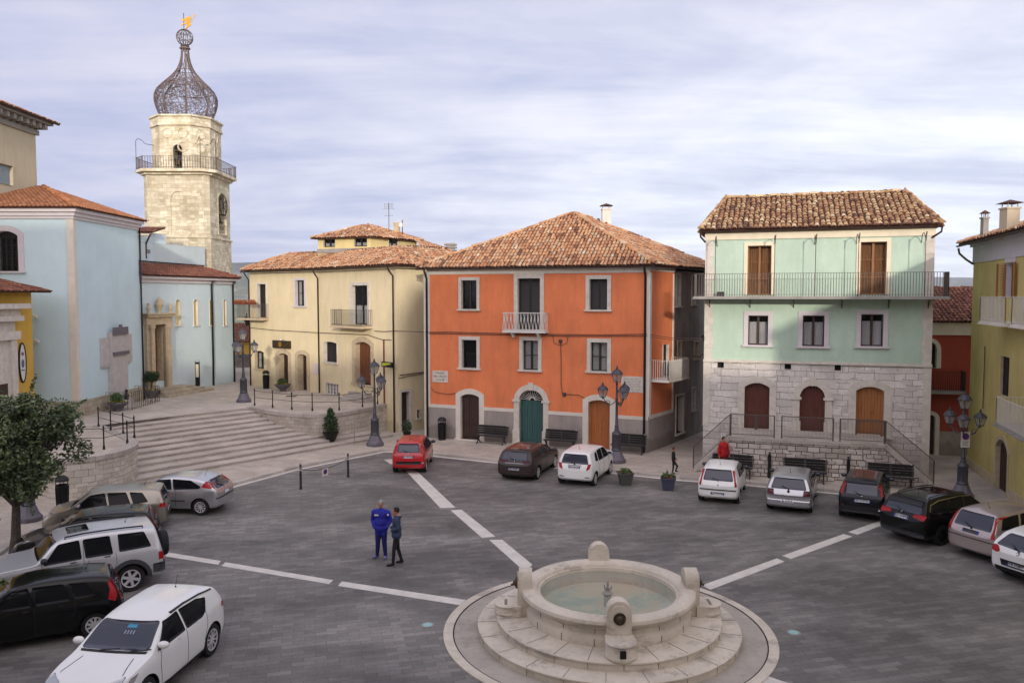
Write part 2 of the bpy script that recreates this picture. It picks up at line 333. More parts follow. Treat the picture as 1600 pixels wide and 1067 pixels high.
# ---------------------------------------------------------------- facades with real openings
class Fac:
    def __init__(s, p0, p1, z0, z1):
        s.p0 = Vector(p0[:2]).to_3d(); s.p1 = Vector(p1[:2]).to_3d(); s.d = (s.p1 - s.p0); s.W = s.d.length; s.d /= s.W
        s.n = Vector((s.d.y, -s.d.x, 0)); s.z0, s.z1 = z0, z1; s.holes = []
    def pt(s, u, w, z): q = s.p0 + s.d * u + s.n * w; q.z = z; return q
    def px(s, x, y):
        r = ray(x, y); c = Vector((0, 0, CAM_H)); t = (s.p0 - c).dot(s.n) / r.dot(s.n); q = c + r * t
        return (q - s.p0).dot(s.d), q.z
    def rect(s, x0, y0, x1, y1):
        xm, ym = (x0 + x1) / 2, (y0 + y1) / 2
        return s.px(x0, ym)[0], s.px(xm, y1)[1], s.px(x1, ym)[0], s.px(xm, y0)[1]
    def wall(s, b, mat, outer=None, name='wall', mb=None):
        outer = outer or [(0, s.z0), (s.W, s.z0), (s.W, s.z1), (0, s.z1)]
        rings = [outer] + s.holes; flat = [p for r in rings for p in r]; m = mb or MB(); base = len(m.v)
        m.v += [s.pt(u, 0, z) for u, z in flat]
        for t in tessellate_polygon([[Vector((u, z, 0)) for u, z in r] for r in rings]):
            a, c, e = [Vector(flat[i]) for i in t]; cr_ = (c - a).cross(e - a)
            if abs(cr_) < 1e-9: continue
            m.face([base + i for i in (t if cr_ > 0 else t[::-1])])
        return None if mb else m.build(name, mat, b)
    def box(s, m, u0, u1, w0, w1, z0, z1):
        p = [s.pt(u, w, z) for z in (z0, z1) for u, w in ((u0, w1), (u1, w1), (u1, w0), (u0, w0))]; n = len(m.v); m.v += p
        for q in ((3, 2, 1, 0), (4, 5, 6, 7), (0, 1, 5, 4), (1, 2, 6, 5), (2, 3, 7, 6), (3, 0, 4, 7)): m.face([n + i for i in q])
def topf(u0, u1, z1, arch):
    uc, hw = (u0 + u1) / 2, (u1 - u0) / 2
    if arch <= 0: return lambda u: z1
    if arch > .85 * hw: return lambda u: z1 - arch + arch * math.sqrt(max(0, 1 - ((u - uc) / hw) ** 2))
    r_ = (hw * hw + arch * arch) / (2 * arch); return lambda u: z1 - r_ + math.sqrt(max(0, r_ * r_ - (u - uc) ** 2))
def arc_pts(u0, u1, z1, arch, n=12):
    if arch <= 0: return [(u0, z1), (u1, z1)]
    f = topf(u0, u1, z1, arch); uc, hw = (u0 + u1) / 2, (u1 - u0) / 2
    return [(uc - hw * math.cos(math.pi * i / n), f(uc - hw * math.cos(math.pi * i / n))) for i in range(n + 1)]
def opening(F, b, r, kind='glass', arch=0, fr=.2, sill=.08, depth=.2, mat='frame_dark', tm='trim_stone', proud=.05, label=None, curtain=None, head=0, leaves=2, uz=False, key=False, imposts=False, step=None, bars=1, curt_mat='curtain', hole=True, nm=None, feet=0):
    u0, z0, u1, z1 = r if uz else F.rect(*r)
    top = topf(u0, u1, z1, arch); ap = arc_pts(u0, u1, z1, arch)
    if hole: F.holes.append([(u0, z0), (u1, z0)] + ap[::-1])
    isdoor = kind.startswith('door'); root = None; w = -depth
    m = MB()
    if kind == 'glass':
        t = .055
        F.box(m, u0, u0 + t, w - .05, w, z0, z1); F.box(m, u1 - t, u1, w - .05, w, z0, z1); F.box(m, u0 + t, u1 - t, w - .05, w, z0, z0 + t); F.box(m, u0 + t, u1 - t, w - .05, w, z1 - arch - t, z1)
        for k in range(1, leaves): uc = u0 + (u1 - u0) * k / leaves; F.box(m, uc - .05, uc + .05, w - .045, w + .012, z0 + t, z1 - t)
        for k in range(1, bars + 1):
            zc = z0 + (z1 - z0) * k / (bars + 1); F.box(m, u0 + t, u1 - t, w - .03, w + .004, zc - .014, zc + .014)
    elif kind == 'shutter':
        for k in range(leaves):
            a, c = u0 + (u1 - u0) * k / leaves + .01, u0 + (u1 - u0) * (k + 1) / leaves - .01; t = .06
            F.box(m, a, a + t, w - .04, w, z0, z1 - arch); F.box(m, c - t, c, w - .04, w, z0, z1 - arch)
            ns = max(3, int((z1 - z0) / .09))
            for q in range(ns):
                zc = z0 + (z1 - z0) * (q + .5) / ns; p = [F.pt(a + t, w - .03, zc + .035), F.pt(c - t, w - .03, zc + .035), F.pt(c - t, w - .002, zc - .035), F.pt(a + t, w - .002, zc - .035)]; m.quad(*p)
        F.box(m, u0, u1, w - .07, w - .05, z0, z1)
    elif isdoor:
        zt = z1 - arch if kind == 'door_fan' else z1
        F.box(m, u0, u1, w - .12, w - .06, z0, z1 - arch if kind == 'door_fan' else z1 - arch * .3)
        np_ = max(4, int((u1 - u0) / .13)); 
        if kind == 'door_flat': np_ = 2
        for k in range(np_):
            a, c = u0 + (u1 - u0) * k / np_ + .006, u0 + (u1 - u0) * (k + 1) / np_ - .006
            ta, tb = (top(a), top(c)) if kind != 'door_fan' else (zt, zt); e = .008 * (k % 2)
            m.quad(F.pt(a, w - e, z0), F.pt(c, w - e, z0), F.pt(c, w - e, tb), F.pt(a, w - e, ta))
            m.quad(F.pt(c, w - e, z0), F.pt(c, w - .06, z0), F.pt(c, w - .06, tb), F.pt(c, w - e, tb)); m.quad(F.pt(a, w - .06, z0), F.pt(a, w - e, z0), F.pt(a, w - e, ta), F.pt(a, w - .06, ta))
        if kind == 'door_panel':
            for k in range(leaves):
                a, c = u0 + (u1 - u0) * k / leaves + .12, u0 + (u1 - u0) * (k + 1) / leaves - .12
                for q in range(3):
                    q0, q1 = z0 + .15 + (z1 - arch - z0) * q / 3, z0 + (z1 - arch - z0) * (q + 1) / 3 - .08; F.box(m, a, c, w, w + .025, q0, q1)
    elif kind == 'void': F.box(m, u0, u1, w - .3, w - .28, z0, z1)
    elif kind == 'niche': F.box(m, u0 - .02, u1 + .02, w - .05, w, z0 - .02, z1 + .02)
    nm = nm or ('door' if isdoor else {'void': 'vent_opening', 'niche': 'niche'}.get(kind, 'window'))
    root = m.build(nm, mat, b)
    if label: root['label'] = label
    if kind == 'glass':
        g = MB(); poly = [F.pt(u, w - .025, z) for u, z in [(u0, z0), (u1, z0)] + ap[::-1]]; g.quad(*poly); g.build('pane', 'window_glass', root)
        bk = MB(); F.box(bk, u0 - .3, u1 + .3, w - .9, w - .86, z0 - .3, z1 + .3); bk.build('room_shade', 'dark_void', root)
        if curtain:
            c = MB(); h0, h1 = curtain
            for k in range(leaves):
                a, e = u0 + (u1 - u0) * k / leaves + .06, u0 + (u1 - u0) * (k + 1) / leaves - .06; nn = 10
                for q in range(nn):
                    x0_, x1_ = a + (e - a) * q / nn, a + (e - a) * (q + 1) / nn; za, zb = z0 + (z1 - z0) * h0, z0 + (z1 - z0) * h1
                    c.quad(F.pt(x0_, w - .07 - .02 * (q % 2), za), F.pt(x1_, w - .07 - .02 * ((q + 1) % 2), za), F.pt(x1_, w - .07 - .02 * ((q + 1) % 2), zb), F.pt(x0_, w - .07 - .02 * (q % 2), zb))
            c.build('curtain', curt_mat, root)
    if fr is not None:
        s = MB(); inner = [(u0, z0)] + (ap if arch > 0 else [(u0, z1), (u1, z1)]) + [(u1, z0)]
        uc = (u0 + u1) / 2; hw = (u1 - u0) / 2
        if arch > 0:
            outa = arc_pts(u0 - fr, u1 + fr, z1 + fr, arch + (fr if arch > .85 * hw else fr * .55)); outer = [(u0 - fr, z0)] + outa + [(u1 + fr, z0)]
        else: outer = [(u0 - fr, z0), (u0 - fr, z1 + max(fr, head)), (u1 + fr, z1 + max(fr, head)), (u1 + fr, z0)]
        for i in range(len(inner) - 1):
            a, c, e, f = inner[i], inner[i + 1], outer[i + 1], outer[i]
            s.quad(F.pt(a[0], proud, a[1]), F.pt(c[0], proud, c[1]), F.pt(e[0], proud, e[1]), F.pt(f[0], proud, f[1]))
            s.quad(F.pt(f[0], proud, f[1]), F.pt(e[0], proud, e[1]), F.pt(e[0], -.02, e[1]), F.pt(f[0], -.02, f[1]))
            s.quad(F.pt(c[0], proud, c[1]), F.pt(a[0], proud, a[1]), F.pt(a[0], w - .06, a[1]), F.pt(c[0], w - .06, c[1]))
        if key: F.box(s, uc - .14, uc + .14, 0, proud + .05, z1 - .02, z1 + fr + .09)
        if imposts:
            for sg in (-1, 1):
                a = uc + sg * (hw + fr / 2); F.box(s, a - fr / 2 - .08, a + fr / 2 + .08, 0, proud + .07, z1 - arch - .06, z1 - arch + .06)
        if feet:
            for sg in (-1, 1):
                a = uc + sg * (hw + fr / 2); F.box(s, a - fr / 2 - .05, a + fr / 2 + .05, 0, proud + .05, z0, z0 + feet)
        if kind not in ('door', 'door_fan', 'door_panel', 'door_flat') or not isdoor: s.quad(F.pt(u0, proud, z0), F.pt(u1, proud, z0), F.pt(u1, w - .06, z0), F.pt(u0, w - .06, z0))
        s.build('surround', tm, root)
        if sill:
            k = MB(); F.box(k, u0 - fr - .07, u1 + fr + .07, 0, proud + sill, z0 - .09, z0); k.build('sill', tm, root)
    else:
        s = MB(); inner = [(u0, z0)] + ap + [(u1, z0)]
        for i in range(len(inner) - 1):
            a, c = inner[i], inner[i + 1]; s.quad(F.pt(c[0], 0, c[1]), F.pt(a[0], 0, a[1]), F.pt(a[0], w - .06, a[1]), F.pt(c[0], w - .06, c[1]))
        s.quad(F.pt(u0, 0, z0), F.pt(u1, 0, z0), F.pt(u1, w - .06, z0), F.pt(u0, w - .06, z0)); s.build('reveal', tm, root)
    if isdoor:
        h = MB(); uc = (u0 + u1) / 2; h.tube([F.pt(uc + .07, w, z0 + 1.05), F.pt(uc + .07, w + .05, z0 + 1.05), F.pt(uc + .16, w + .05, z0 + 1.05)], .012, 6); h.build('handle', 'iron', root)
        if step: q = MB(); F.box(q, u0 - .1, u1 + .1, 0, step[0], z0 - step[1], z0 - .004); q.build('threshold', tm, root)
    return root, (u0, z0, u1, z1)
def tile_plane(mb, pts, a, b, su=.205, sv=.34, r0=.088, over=.12, jit=1.0, tbase=.5, tvar=.5):
    """coppi laid on a sloping polygon; a->b is the eave direction"""
    P = [Vector(p) for p in pts]; a, b = Vector(a), Vector(b)
    nrm = (P[1] - P[0]).cross(P[2] - P[0]).normalized(); nrm = -nrm if nrm.z < 0 else nrm
    if len(P) == 4 and abs((P[3] - P[0]).dot(nrm)) > .03:
        for q_ in ((0, 1, 2), (0, 2, 3)): tile_plane(mb, [P[k] for k in q_], a, b, su, sv, r0, over, jit, tbase, tvar)
        return
    u = Vector((0, 0, 1)).cross(nrm).normalized(); u = -u if u.dot(b - a) < 0 else u; v = nrm.cross(u); v = -v if v.z < 0 else v
    o = min(P, key=lambda p: (p - P[0]).dot(v)); q = [((p - o).dot(u), (p - o).dot(v)) for p in P]
    def inside(x, y):
        c = False; j = len(q) - 1
        for i in range(len(q)):
            if (q[i][1] > y) != (q[j][1] > y) and x < (q[j][0] - q[i][0]) * (y - q[i][1]) / (q[j][1] - q[i][1]) + q[i][0]: c = not c
            j = i
        return c
    mb.cur = 1; mb.tint = None; mb.quad(*[p + nrm * .02 for p in P]); mb.quad(*[p - nrm * .07 for p in P][::-1])
    for i in range(len(P)): p_, q_ = P[i], P[(i + 1) % len(P)]; mb.quad(p_ - nrm * .07, q_ - nrm * .07, q_ + nrm * .02, p_ + nrm * .02)
    mb.cur = 0; umin, umax = min(x for x, _ in q), max(x for x, _ in q); vmax = max(y for _, y in q)
    nu, nv = int((umax - umin) / su) + 1, int(vmax / sv) + 1
    for i in range(nu):
        cx_ = umin + (i + .5) * su; colt = random.gauss(0, .08)
        for j in range(nv):
            cy_ = j * sv + .1
            if not inside(cx_, cy_ + .06): continue
            lo = -over if j == 0 else -.04
            dx, dy, rt = random.gauss(0, .012) * jit, random.gauss(0, .02) * jit, random.gauss(0, .03) * jit; ln = sv + .1; lift = .03 + abs(random.gauss(0, .008)) * jit
            mb.tint = min(1, max(.01, random.gauss(tbase, .5 * tvar) * .8 + colt + .1)); base = len(mb.v)
            for e, (yy, rr, hh) in enumerate(((cy_ - .1 + lo + dy, r0, lift + .02), (cy_ - .1 + ln + dy, r0 * .78, lift))):
                for k in range(5):
                    an = math.pi * k / 4; xx = cx_ + dx + rt * (yy - cy_) + rr * math.cos(an); mb.v.append(o + u * xx + v * yy + nrm * (hh - .02 + rr * math.sin(an) * .85))
            for k in range(4): mb.face((base + k + 1, base + k, base + 5 + k, base + 6 + k))
            mb.tint = .02; mb.cur = 1; mb.face([base + k for k in range(5)]); mb.cur = 0
    mb.tint = None
def ridge_tiles(mb, a, b, r=.13, s=.38):
    a, b = Vector(a), Vector(b); d = b - a; n = max(1, int(d.length / s)); d.normalize(); sd = d.cross(Vector((0, 0, 1))).normalized(); up = sd.cross(d)
    for i in range(n):
        mb.tint = min(1, max(.01, random.gauss(.6, .25))); mb.cur = 0; base = len(mb.v); dz = random.gauss(0, .015); dx = random.gauss(0, .02)
        for t_, rr in ((i * s, r), (i * s + s + .06, r * .82)):
            for k in range(6):
                an = math.pi * k / 5; mb.v.append(a + d * t_ + sd * (rr * math.cos(an) + dx) + up * (rr * math.sin(an) + .04 + dz))
        for k in range(5): mb.face((base + k, base + k + 1, base + 7 + k, base + 6 + k))
        mb.face([base + k for k in range(6)][::-1])
    mb.tint = None
def downpipe(b, pts, r=.055, mat='copper_pipe', name='downpipe'): m = MB(); m.tube(pts, r, 8); return m.build(name, mat, b, smooth=True)
def gutter(b, a, c, r=.075, mat='copper_pipe'):
    a, c = Vector(a), Vector(c); d = (c - a).normalized(); sd = Vector((d.y, -d.x, 0)); m = MB(); base = 0
    for p in (a, c):
        for k in range(7): an = math.pi + math.pi * k / 6; m.v.append(p + sd * r * math.cos(an) + Vector((0, 0, r * math.sin(an))))
    for k in range(6): m.face((k, k + 1, k + 8, k + 7)); m.face((k + 7, k + 8, k + 1, k))
    return m.build('gutter', mat, b)
def bar_rail(F, m, u0, u1, z, depth, h=1.0, sp=.11, w0=0.0, r=.009, top=.03, ends=True):
    segs = [((u0, depth), (u1, depth))]
    if ends: segs += [((u0, w0), (u0, depth)), ((u1, w0), (u1, depth))]
    for (a, wa), (c, wc) in segs:
        ln = math.hypot(c - a, wc - wa); n = max(1, int(ln / sp))
        m.bar(F.pt(a, wa, z + h), F.pt(c, wc, z + h), top, .02); m.bar(F.pt(a, wa, z + .08), F.pt(c, wc, z + .08), .02, .015)
        for i in range(n + 1): t = i / n; m.bar(F.pt(a + (c - a) * t, wa + (wc - wa) * t, z), F.pt(a + (c - a) * t, wa + (wc - wa) * t, z + h), r * 2)
def balcony(F, b, u0, u1, z, depth, mat='iron', slab='concrete', h=1.0, sp=.11, brackets=0, label=None, th=.1, r=.009):
    s = MB(); F.box(s, u0, u1, 0, depth, z - th, z); F.box(s, u0 - .03, u1 + .03, 0, depth + .04, z - th - .03, z - th + .02); o = s.build('balcony', slab, b)
    if label: o['label'] = label
    m = MB(); bar_rail(F, m, u0 + .04, u1 - .04, z, depth - .04, h, sp, r=r); m.build('railing', mat, o)
    for i in range(brackets):
        uu = u0 + (u1 - u0) * (i + .5) / brackets; k = MB(); k.bar(F.pt(uu, .02, z - .65), F.pt(uu, depth * .7, z - th - .03), .025); k.bar(F.pt(uu, .02, z - .7), F.pt(uu, .02, z - th - .03), .03); k.build('bracket', mat, o)
    return o
def mkroof(b, planes, ridges=(), mat='roof_tiles', **kw):
    m = MB()
    for pts, a, c in planes: tile_plane(m, pts, a, c, **kw)
    for a, c in ridges: ridge_tiles(m, a, c)
    return m.build('roof', [mat, 'roof_under'], b)
def chimney(parent, base, w, h, mat='white_trim', cap=True, bw=None):
    m = MB(); base = Vector(base); m.box(base + Vector((0, 0, h / 2)), (w, bw or w, h)); m.box(base + Vector((0, 0, h + .03)), (w + .08, (bw or w) + .08, .06))
    if cap:
        for sx in (-1, 1):
            for sy in (-1, 1): m.box(base + Vector((sx * w * .38, sy * w * .38, h + .13)), (.03, .03, .2))
        a = base + Vector((0, 0, h + .23)); q = w * .75; m.cur = 1; n = len(m.v); m.v += [a + Vector((x * q, y * q, 0)) for x, y in ((-1, -1), (1, -1), (1, 1), (-1, 1))] + [a + Vector((0, 0, .16))]
        for k in range(4): m.face((n + k, n + (k + 1) % 4, n + 4))
        m.face((n + 3, n + 2, n + 1, n))
    return m.build('chimney', [mat, 'roof_under'], parent)
P2 = lambda v: Vector((v[0], v[1], 0))
def lerp(a, b, t): return a + (b - a) * t
# ---------------------------------------------------------------- ground, piazza, steps, terraces
ZT, ZP = 1.7, .12
def struct(m, name, mats, **k): o = m.build(name, mats, None, **k); o['kind'] = 'structure'; return o
def sheet(poly, z, holes=(), mb=None):
    m = mb or MB(); rings = [[Vector((p[0], p[1], 0)) for p in poly]] + [[Vector((p[0], p[1], 0)) for p in h] for h in holes]
    flat = [p for r in rings for p in r]; base = len(m.v); m.v += [Vector((p.x, p.y, z)) for p in flat]
    for t in tessellate_polygon(rings):
        a, b, c = [flat[i] for i in t]; t = t if (b - a).cross(c - a).z > 0 else t[::-1]; m.face([base + i for i in t])
    return m
plain('field', '#6d7358', .95, var=.3, scale=.01)
g = MB(); g.quad((-12000, -3000, -.4), (12000, -3000, -.4), (12000, 14000, -.4), (-12000, 14000, -.4)); struct(g, 'terrain', 'field')
KERB = [(-13.5, -1), (-14.3, 12), (-15.2, 20), (-16.4, 26), (-16.1, 30), (-14.8, 32.6), tuple(at(355, 762)[:2]), tuple(at(458, 734)[:2]), tuple(at(560, 713)[:2]), tuple(at(598, 705.5)[:2]), tuple(at(625, 706)[:2]), tuple(at(670, 711)[:2]),
        tuple(at(774, 722)[:2]), tuple(at(955, 738)[:2]), tuple(at(1057, 749)[:2]), tuple(at(1167, 757)[:2]), tuple(at(1307, 770)[:2]), tuple(at(1401, 776)[:2]), (17.6, 30.8), (17.7, 27.5), (16.4, 20), (14.5, 8), (13.5, -1)]
pz = MB(); sheet([(-22, -2), (-22, 48), (24, 46), (26, -2)], 0, mb=pz); struct(pz, 'piazza_floor', 'piazza_stone')
out = [(-70, -30), (-70, 120), (70, 120), (70, -30), (20, -1.001), (-13.5, -1.001)]
pv = MB(); ring = [(-70, -1), (-13.5, -1)] + KERB[1:-1] + [(13.5, -1), (70, -1), (70, 130), (-70, 130)]
sheet(ring, ZP, mb=pv); struct(pv, 'pavement', 'pavement_stone')
kb = MB(); ln_ = MB()
def off_line(line, d):
    o = []
    for i, p in enumerate(line):
        a, b = Vector(line[max(i - 1, 0)]), Vector(line[min(i + 1, len(line) - 1)]); t = (b - a).normalized(); o.append(Vector(p) + Vector((-t.y, t.x)) * d)
    return o
ko = off_line(KERB, .28); ki = off_line(KERB, -.02); mo = off_line(KERB, -.24); uu = 0
for i in range(len(KERB) - 1):
    a, b, c, d = ki[i], ki[i + 1], ko[i + 1], ko[i]; l = (b - a).length
    kb.quad((*a, ZP + .012), (*b, ZP + .012), (*c, ZP + .012), (*d, ZP + .012), uvs=((uu, 0), (uu + l, 0), (uu + l, .28), (uu, .28)))
    kb.quad((*a, -.02), (*b, -.02), (*b, ZP + .012), (*a, ZP + .012), uvs=((uu, 0), (uu + l, 0), (uu + l, .12), (uu, .12))); uu += l
    ln_.quad((*ki[i], .005), (*mo[i], .005), (*mo[i + 1], .005), (*ki[i + 1], .005))
struct(kb, 'kerb', 'kerb_stone'); struct(ln_, 'kerb_line', 'marking')
# pale stone bands set in the paving
bands = [[(628, 729), (650, 734.5), (712, 793), (688, 793.5)], [(704, 797), (721, 796), (774, 838), (753, 840)], [(764, 843), (785, 843), (832, 882), (822, 890), (812, 886)],
         [(258, 862), (345, 876), (341, 882), (259, 869)], [(352, 878), (521, 906), (514, 912), (346, 884)], [(534, 908), (728, 937), (718, 945), (528, 915)],
         [(1097, 914), (1214, 872), (1226, 877), (1110, 921)], [(1222, 868), (1318, 834), (1332, 838), (1236, 873)], [(1325, 831), (1376, 813), (1392, 815), (1340, 835)],
         [(1176, 1060), (1200, 1056), (1300, 1090), (1260, 1100)], [(600, 718), (612, 717), (622, 724), (610, 725)]]
bm_ = MB()
for q in bands: bm_.quad(*[(*at(x, y)[:2], .004) for x, y in q][::-1])
struct(bm_, 'stone_bands', 'marking')
# broad steps
B0, B1 = at(213, 757), at(522, 702); T0, T1 = at(160, 662, ZT), at(386, 637, ZT); NS = 11; st = MB()
def sline(k):
    t = k / (NS - 1); a, b = lerp(P2(B0), P2(T0), t), lerp(P2(B1), P2(T1), t); d = (b - a).normalized(); return a - d * 1.2, b + d * (4.2 - 2.5 * t)
hs = (ZT - ZP) / NS
for k in range(NS):
    a, b = sline(k); c, d = sline(k + 1) if k < NS - 1 else (a + Vector((-3, 4, 0)), b + Vector((-3, 4, 0))); z0, z1 = ZP + k * hs, ZP + (k + 1) * hs; e = (c - a) * .05
    nn = Vector(((b - a).y, -(b - a).x, 0)).normalized() * .025
    st.cur = 0; st.quad((*(a + nn)[:2], z1), (*(b + nn)[:2], z1), (*(d + e)[:2], z1 - (.004 if k == NS - 1 else 0)), (*(c + e)[:2], z1 - (.004 if k == NS - 1 else 0)))
    st.quad((*(a + nn)[:2], z1 - .05), (*(b + nn)[:2], z1 - .05), (*(b + nn)[:2], z1), (*(a + nn)[:2], z1)); st.quad((*(a + nn)[:2], z1 - .05), (*a[:2], z1 - .05), (*b[:2], z1 - .05), (*(b + nn)[:2], z1 - .05))
    st.cur = 1; st.quad((*a[:2], z0 - .01), (*b[:2], z0 - .01), (*b[:2], z1 - .05), (*a[:2], z1 - .05))
struct(st, 'stairs', ['step_stone', 'riser_stone'])
# curved retaining walls and the upper terrace
def smooth_line(pts, n=5):
    o = []
    for i in range(len(pts) - 1):
        p = [Vector(pts[max(0, min(len(pts) - 1, i + k))]) for k in (-1, 0, 1, 2)]
        for j in range(n):
            t = j / n; o.append(.5 * ((2 * p[1]) + (p[2] - p[0]) * t + (2 * p[0] - 5 * p[1] + 4 * p[2] - p[3]) * t * t + (-p[0] + 3 * p[1] - 3 * p[2] + p[3]) * t ** 3))
    return o + [Vector(pts[-1])]
RW = smooth_line([at(x, y, ZT)[:2] for x, y in ((387, 636), (410, 640), (437, 644.5), (488, 648), (531, 645), (567, 638.5), (612, 630))])
RW[-1] = Vector((-7.15, 47.9)); LW = smooth_line([at(x, y, ZT)[:2] for x, y in ((158, 664), (185, 676), (214, 690), (200, 702), (170, 710), (135, 715), (90, 718))] + [(-19.6, 31.9), (-24, 31.2), (-40, 30)])
LW = LW[::-1]
def ret_wall(line, name, mats, label):
    o = thing(name, label, 'wall', (*line[0], 0)); m = MB(); c = MB(); u = 0
    cp = off_line(line, .10); cq = off_line(line, -.03 if name else 0)
    for i in range(len(line) - 1):
        a, b = line[i], line[i + 1]; l = (b - a).length
        m.quad((*a, -.05), (*b, -.05), (*b, ZT - .16), (*a, ZT - .16), uvs=((u, 0), (u + l, 0), (u + l, ZT - .11), (u, ZT - .11))); u += l
    o1 = off_line(line, -.05); o2 = off_line(line, .38)
    for i in range(len(line) - 1):
        a, b, e, f = o1[i], o1[i + 1], o2[i + 1], o2[i]
        c.quad((*a, ZT + .03), (*b, ZT + .03), (*e, ZT + .03), (*f, ZT + .03)); c.quad((*a, ZT - .16), (*b, ZT - .16), (*b, ZT + .03), (*a, ZT + .03)); c.quad((*line[i], ZT - .16), (*line[i + 1], ZT - .16), (*b, ZT - .16), (*a, ZT - .16)); c.quad((*f, ZT - .05), (*f, ZT + .03), (*e, ZT + .03), (*e, ZT - .05))
    m.build('wall_face', mats, o); c.build('coping', 'pavement_grey', o); return o
ret_wall(RW, 'retaining_wall', 'wall_stone', 'curved pale stone retaining wall below the beige house terrace')
ret_wall(LW, 'retaining_wall', 'wall_stone', 'rounded pale stone retaining wall left of the broad steps, behind the tree')
tt = MB(); tp = [tuple(p) for p in RW] + [(-4, 70), (-10, 95), (-75, 95), (-75, 30)] + [tuple(p) for p in LW]
sheet(tp, ZT - .002, mb=tt); struct(tt, 'church_terrace', 'pavement_stone')
# grey paved lane on the right
lane = MB(); sheet([tuple((at(1405, 777) + Vector((0, .3, 0)))[:2]), (17.9, 31.0), (18.0, 27.5), (16.8, 20), (15, 8), (27, 8), (27, 40), (17.5, 42), (17.8, 33.6)], ZP + .004, mb=lane); struct(lane, 'lane', 'pavement_grey')
# distant hills
def hill(name, cx_, cy_, w, h, d, mat, seed=0, rough=.2):
    rnd = random.Random(seed); m = MB(); nx, ny = 60, 14; ph = [(rnd.uniform(0, 6.28), rnd.uniform(.5, 3), rnd.uniform(.3, 1)) for _ in range(7)]
    for j in range(ny + 1):
        for i in range(nx + 1):
            t, s = i / nx, j / ny; prof = math.sin(math.pi * s) ** .8 * (math.sin(math.pi * t) ** .5); zz_ = sum(a * math.sin(p + 6.28 * f * t + s * 2) for p, f, a in ph) / 7 * rough + rnd.uniform(-.02, .02)
            m.v.append(Vector((cx_ + (t - .5) * w, cy_ + (s - .5) * d, -20 + (h + 20) * prof * (1 + zz_))))
    for j in range(ny):
        for i in range(nx): a = j * (nx + 1) + i; m.face((a, a + 1, a + nx + 2, a + nx + 1))
    o = m.build(name, mat, None, smooth=True); o['kind'] = 'structure'; return o
t = Mt('hill_green'); f = t.noise(t.coord(), .006, 8, .65); t.ln(t.ramp(f, [(.35, srgb('#2f3a35')), (.5, srgb('#46503f')), (.62, srgb('#5c5f4b')), (.72, srgb('#b5aea2'))]), t.p.inputs['Base Color']); t.p.inputs['Roughness'].default_value = 1
hill('hills', -1650, 4600, 3600, 205, 1500, 'hill_green', 3); hill('hills', 3200, 7600, 6500, 190, 2500, 'hill_green', 5, .1)
# ---------------------------------------------------------------- orange town house
def ov(p, d, k): return p + d * k
plaster('orange_plaster', '#de8052', .09, .08); plaster('grey_plaster', '#9b938c', .1, .1, '#6b645d'); plaster('old_render', '#978f86', .22, .2)
plaster('cream_plaster', '#dccda8', .05, .05, '#b3a684'); plaster('cream_plaster_light', '#d9c88e', .05, .05); plaster('green_plaster', '#b3c9b7', .07, .05); plaster('blue_plaster', '#c3d9df', .05, .02)
plaster('blue_plaster_pale', '#c8dadf', .04, .02); plaster('pale_blue_white', '#c5d3d2', .03, .04); plaster('beige_plaster', '#c0b59b', .06, .06); plaster('ochre_plaster', '#cda444', .07, .05); plaster('olive_plaster', '#cbba76', .12, .08); plaster('red_plaster', '#9a4433', .08, .06)
OP0, OP1 = at(669.5, 683, ZP), at(1012.5, 707, ZP)
FO = Fac(OP0, OP1, 0, 9.9); O = thing('town_house', 'orange plastered house with pyramid tiled roof, white balcony and green arched door', 'house', (*OP0[:2], 0))
opening(FO, O, (721, 438, 745, 483), 'glass', fr=.17, curtain=None, mat='frame_dark')
opening(FO, O, (809, 435, 844, 518), 'shutter', fr=.22, head=.42, sill=0)
opening(FO, O, (921, 436, 949, 484), 'shutter', fr=.2)
opening(FO, O, (722, 531, 745, 575), 'glass', fr=.19, leaves=1, bars=1)
opening(FO, O, (817, 532, 841, 578), 'glass', fr=.2, curtain=(.02, .97))
opening(FO, O, (923, 535, 949, 580), 'glass', fr=.2, curtain=(.02, .97))
opening(FO, O, (720, 615.5, 749, 686), 'door_panel', arch=.16, fr=.3, mat='wood_dark', tm='white_trim', step=(.2, .06))
r_, gd = opening(FO, O, (811, 609, 849, 692), 'door_fan', arch=.62, fr=.3, mat='wood_green', tm='trim_stone', key=True, imposts=True, feet=.7, step=(.25, .06), leaves=4)
opening(FO, O, (919, 625, 953, 701), 'door', arch=.14, fr=.3, mat='wood_orange', tm='white_trim', step=(.2, .06), leaves=2)
# radiating fanlight over the green door
u0, z0, u1, z1 = gd; uc, hw = (u0 + u1) / 2, (u1 - u0) / 2; zb = z1 - .62; fm = MB(); fm.cur = 0
fm.quad(*[FO.pt(u, -.27, z) for u, z in [(u0, zb)] + arc_pts(u0, u1, z1, .62) + [(u1, zb)]][::-1]); fm.cur = 1
for k in range(13):
    a = math.pi * (k + .5) / 13; c, s = math.cos(a), math.sin(a); fm.bar(FO.pt(uc + c * .14, -.2, zb + .03 + s * .14), FO.pt(uc + c * hw * .93, -.2, zb + .03 + s * .56), .035, .02)
    fm.bar(FO.pt(uc + math.cos(a - .12) * hw * .9, -.2, zb + .03 + math.sin(a - .12) * .54), FO.pt(uc + math.cos(a + .12) * hw * .9, -.2, zb + .03 + math.sin(a + .12) * .54), .04, .02)
for k in range(12): a, c = math.pi * k / 12, math.pi * (k + 1) / 12; fm.bar(FO.pt(uc + math.cos(a) * .15, -.2, zb + .02 + math.sin(a) * .15), FO.pt(uc + math.cos(c) * .15, -.2, zb + .02 + math.sin(c) * .15), .04, .03)
fm.build('fanlight', ['dark_void', 'white_paint'], r_)
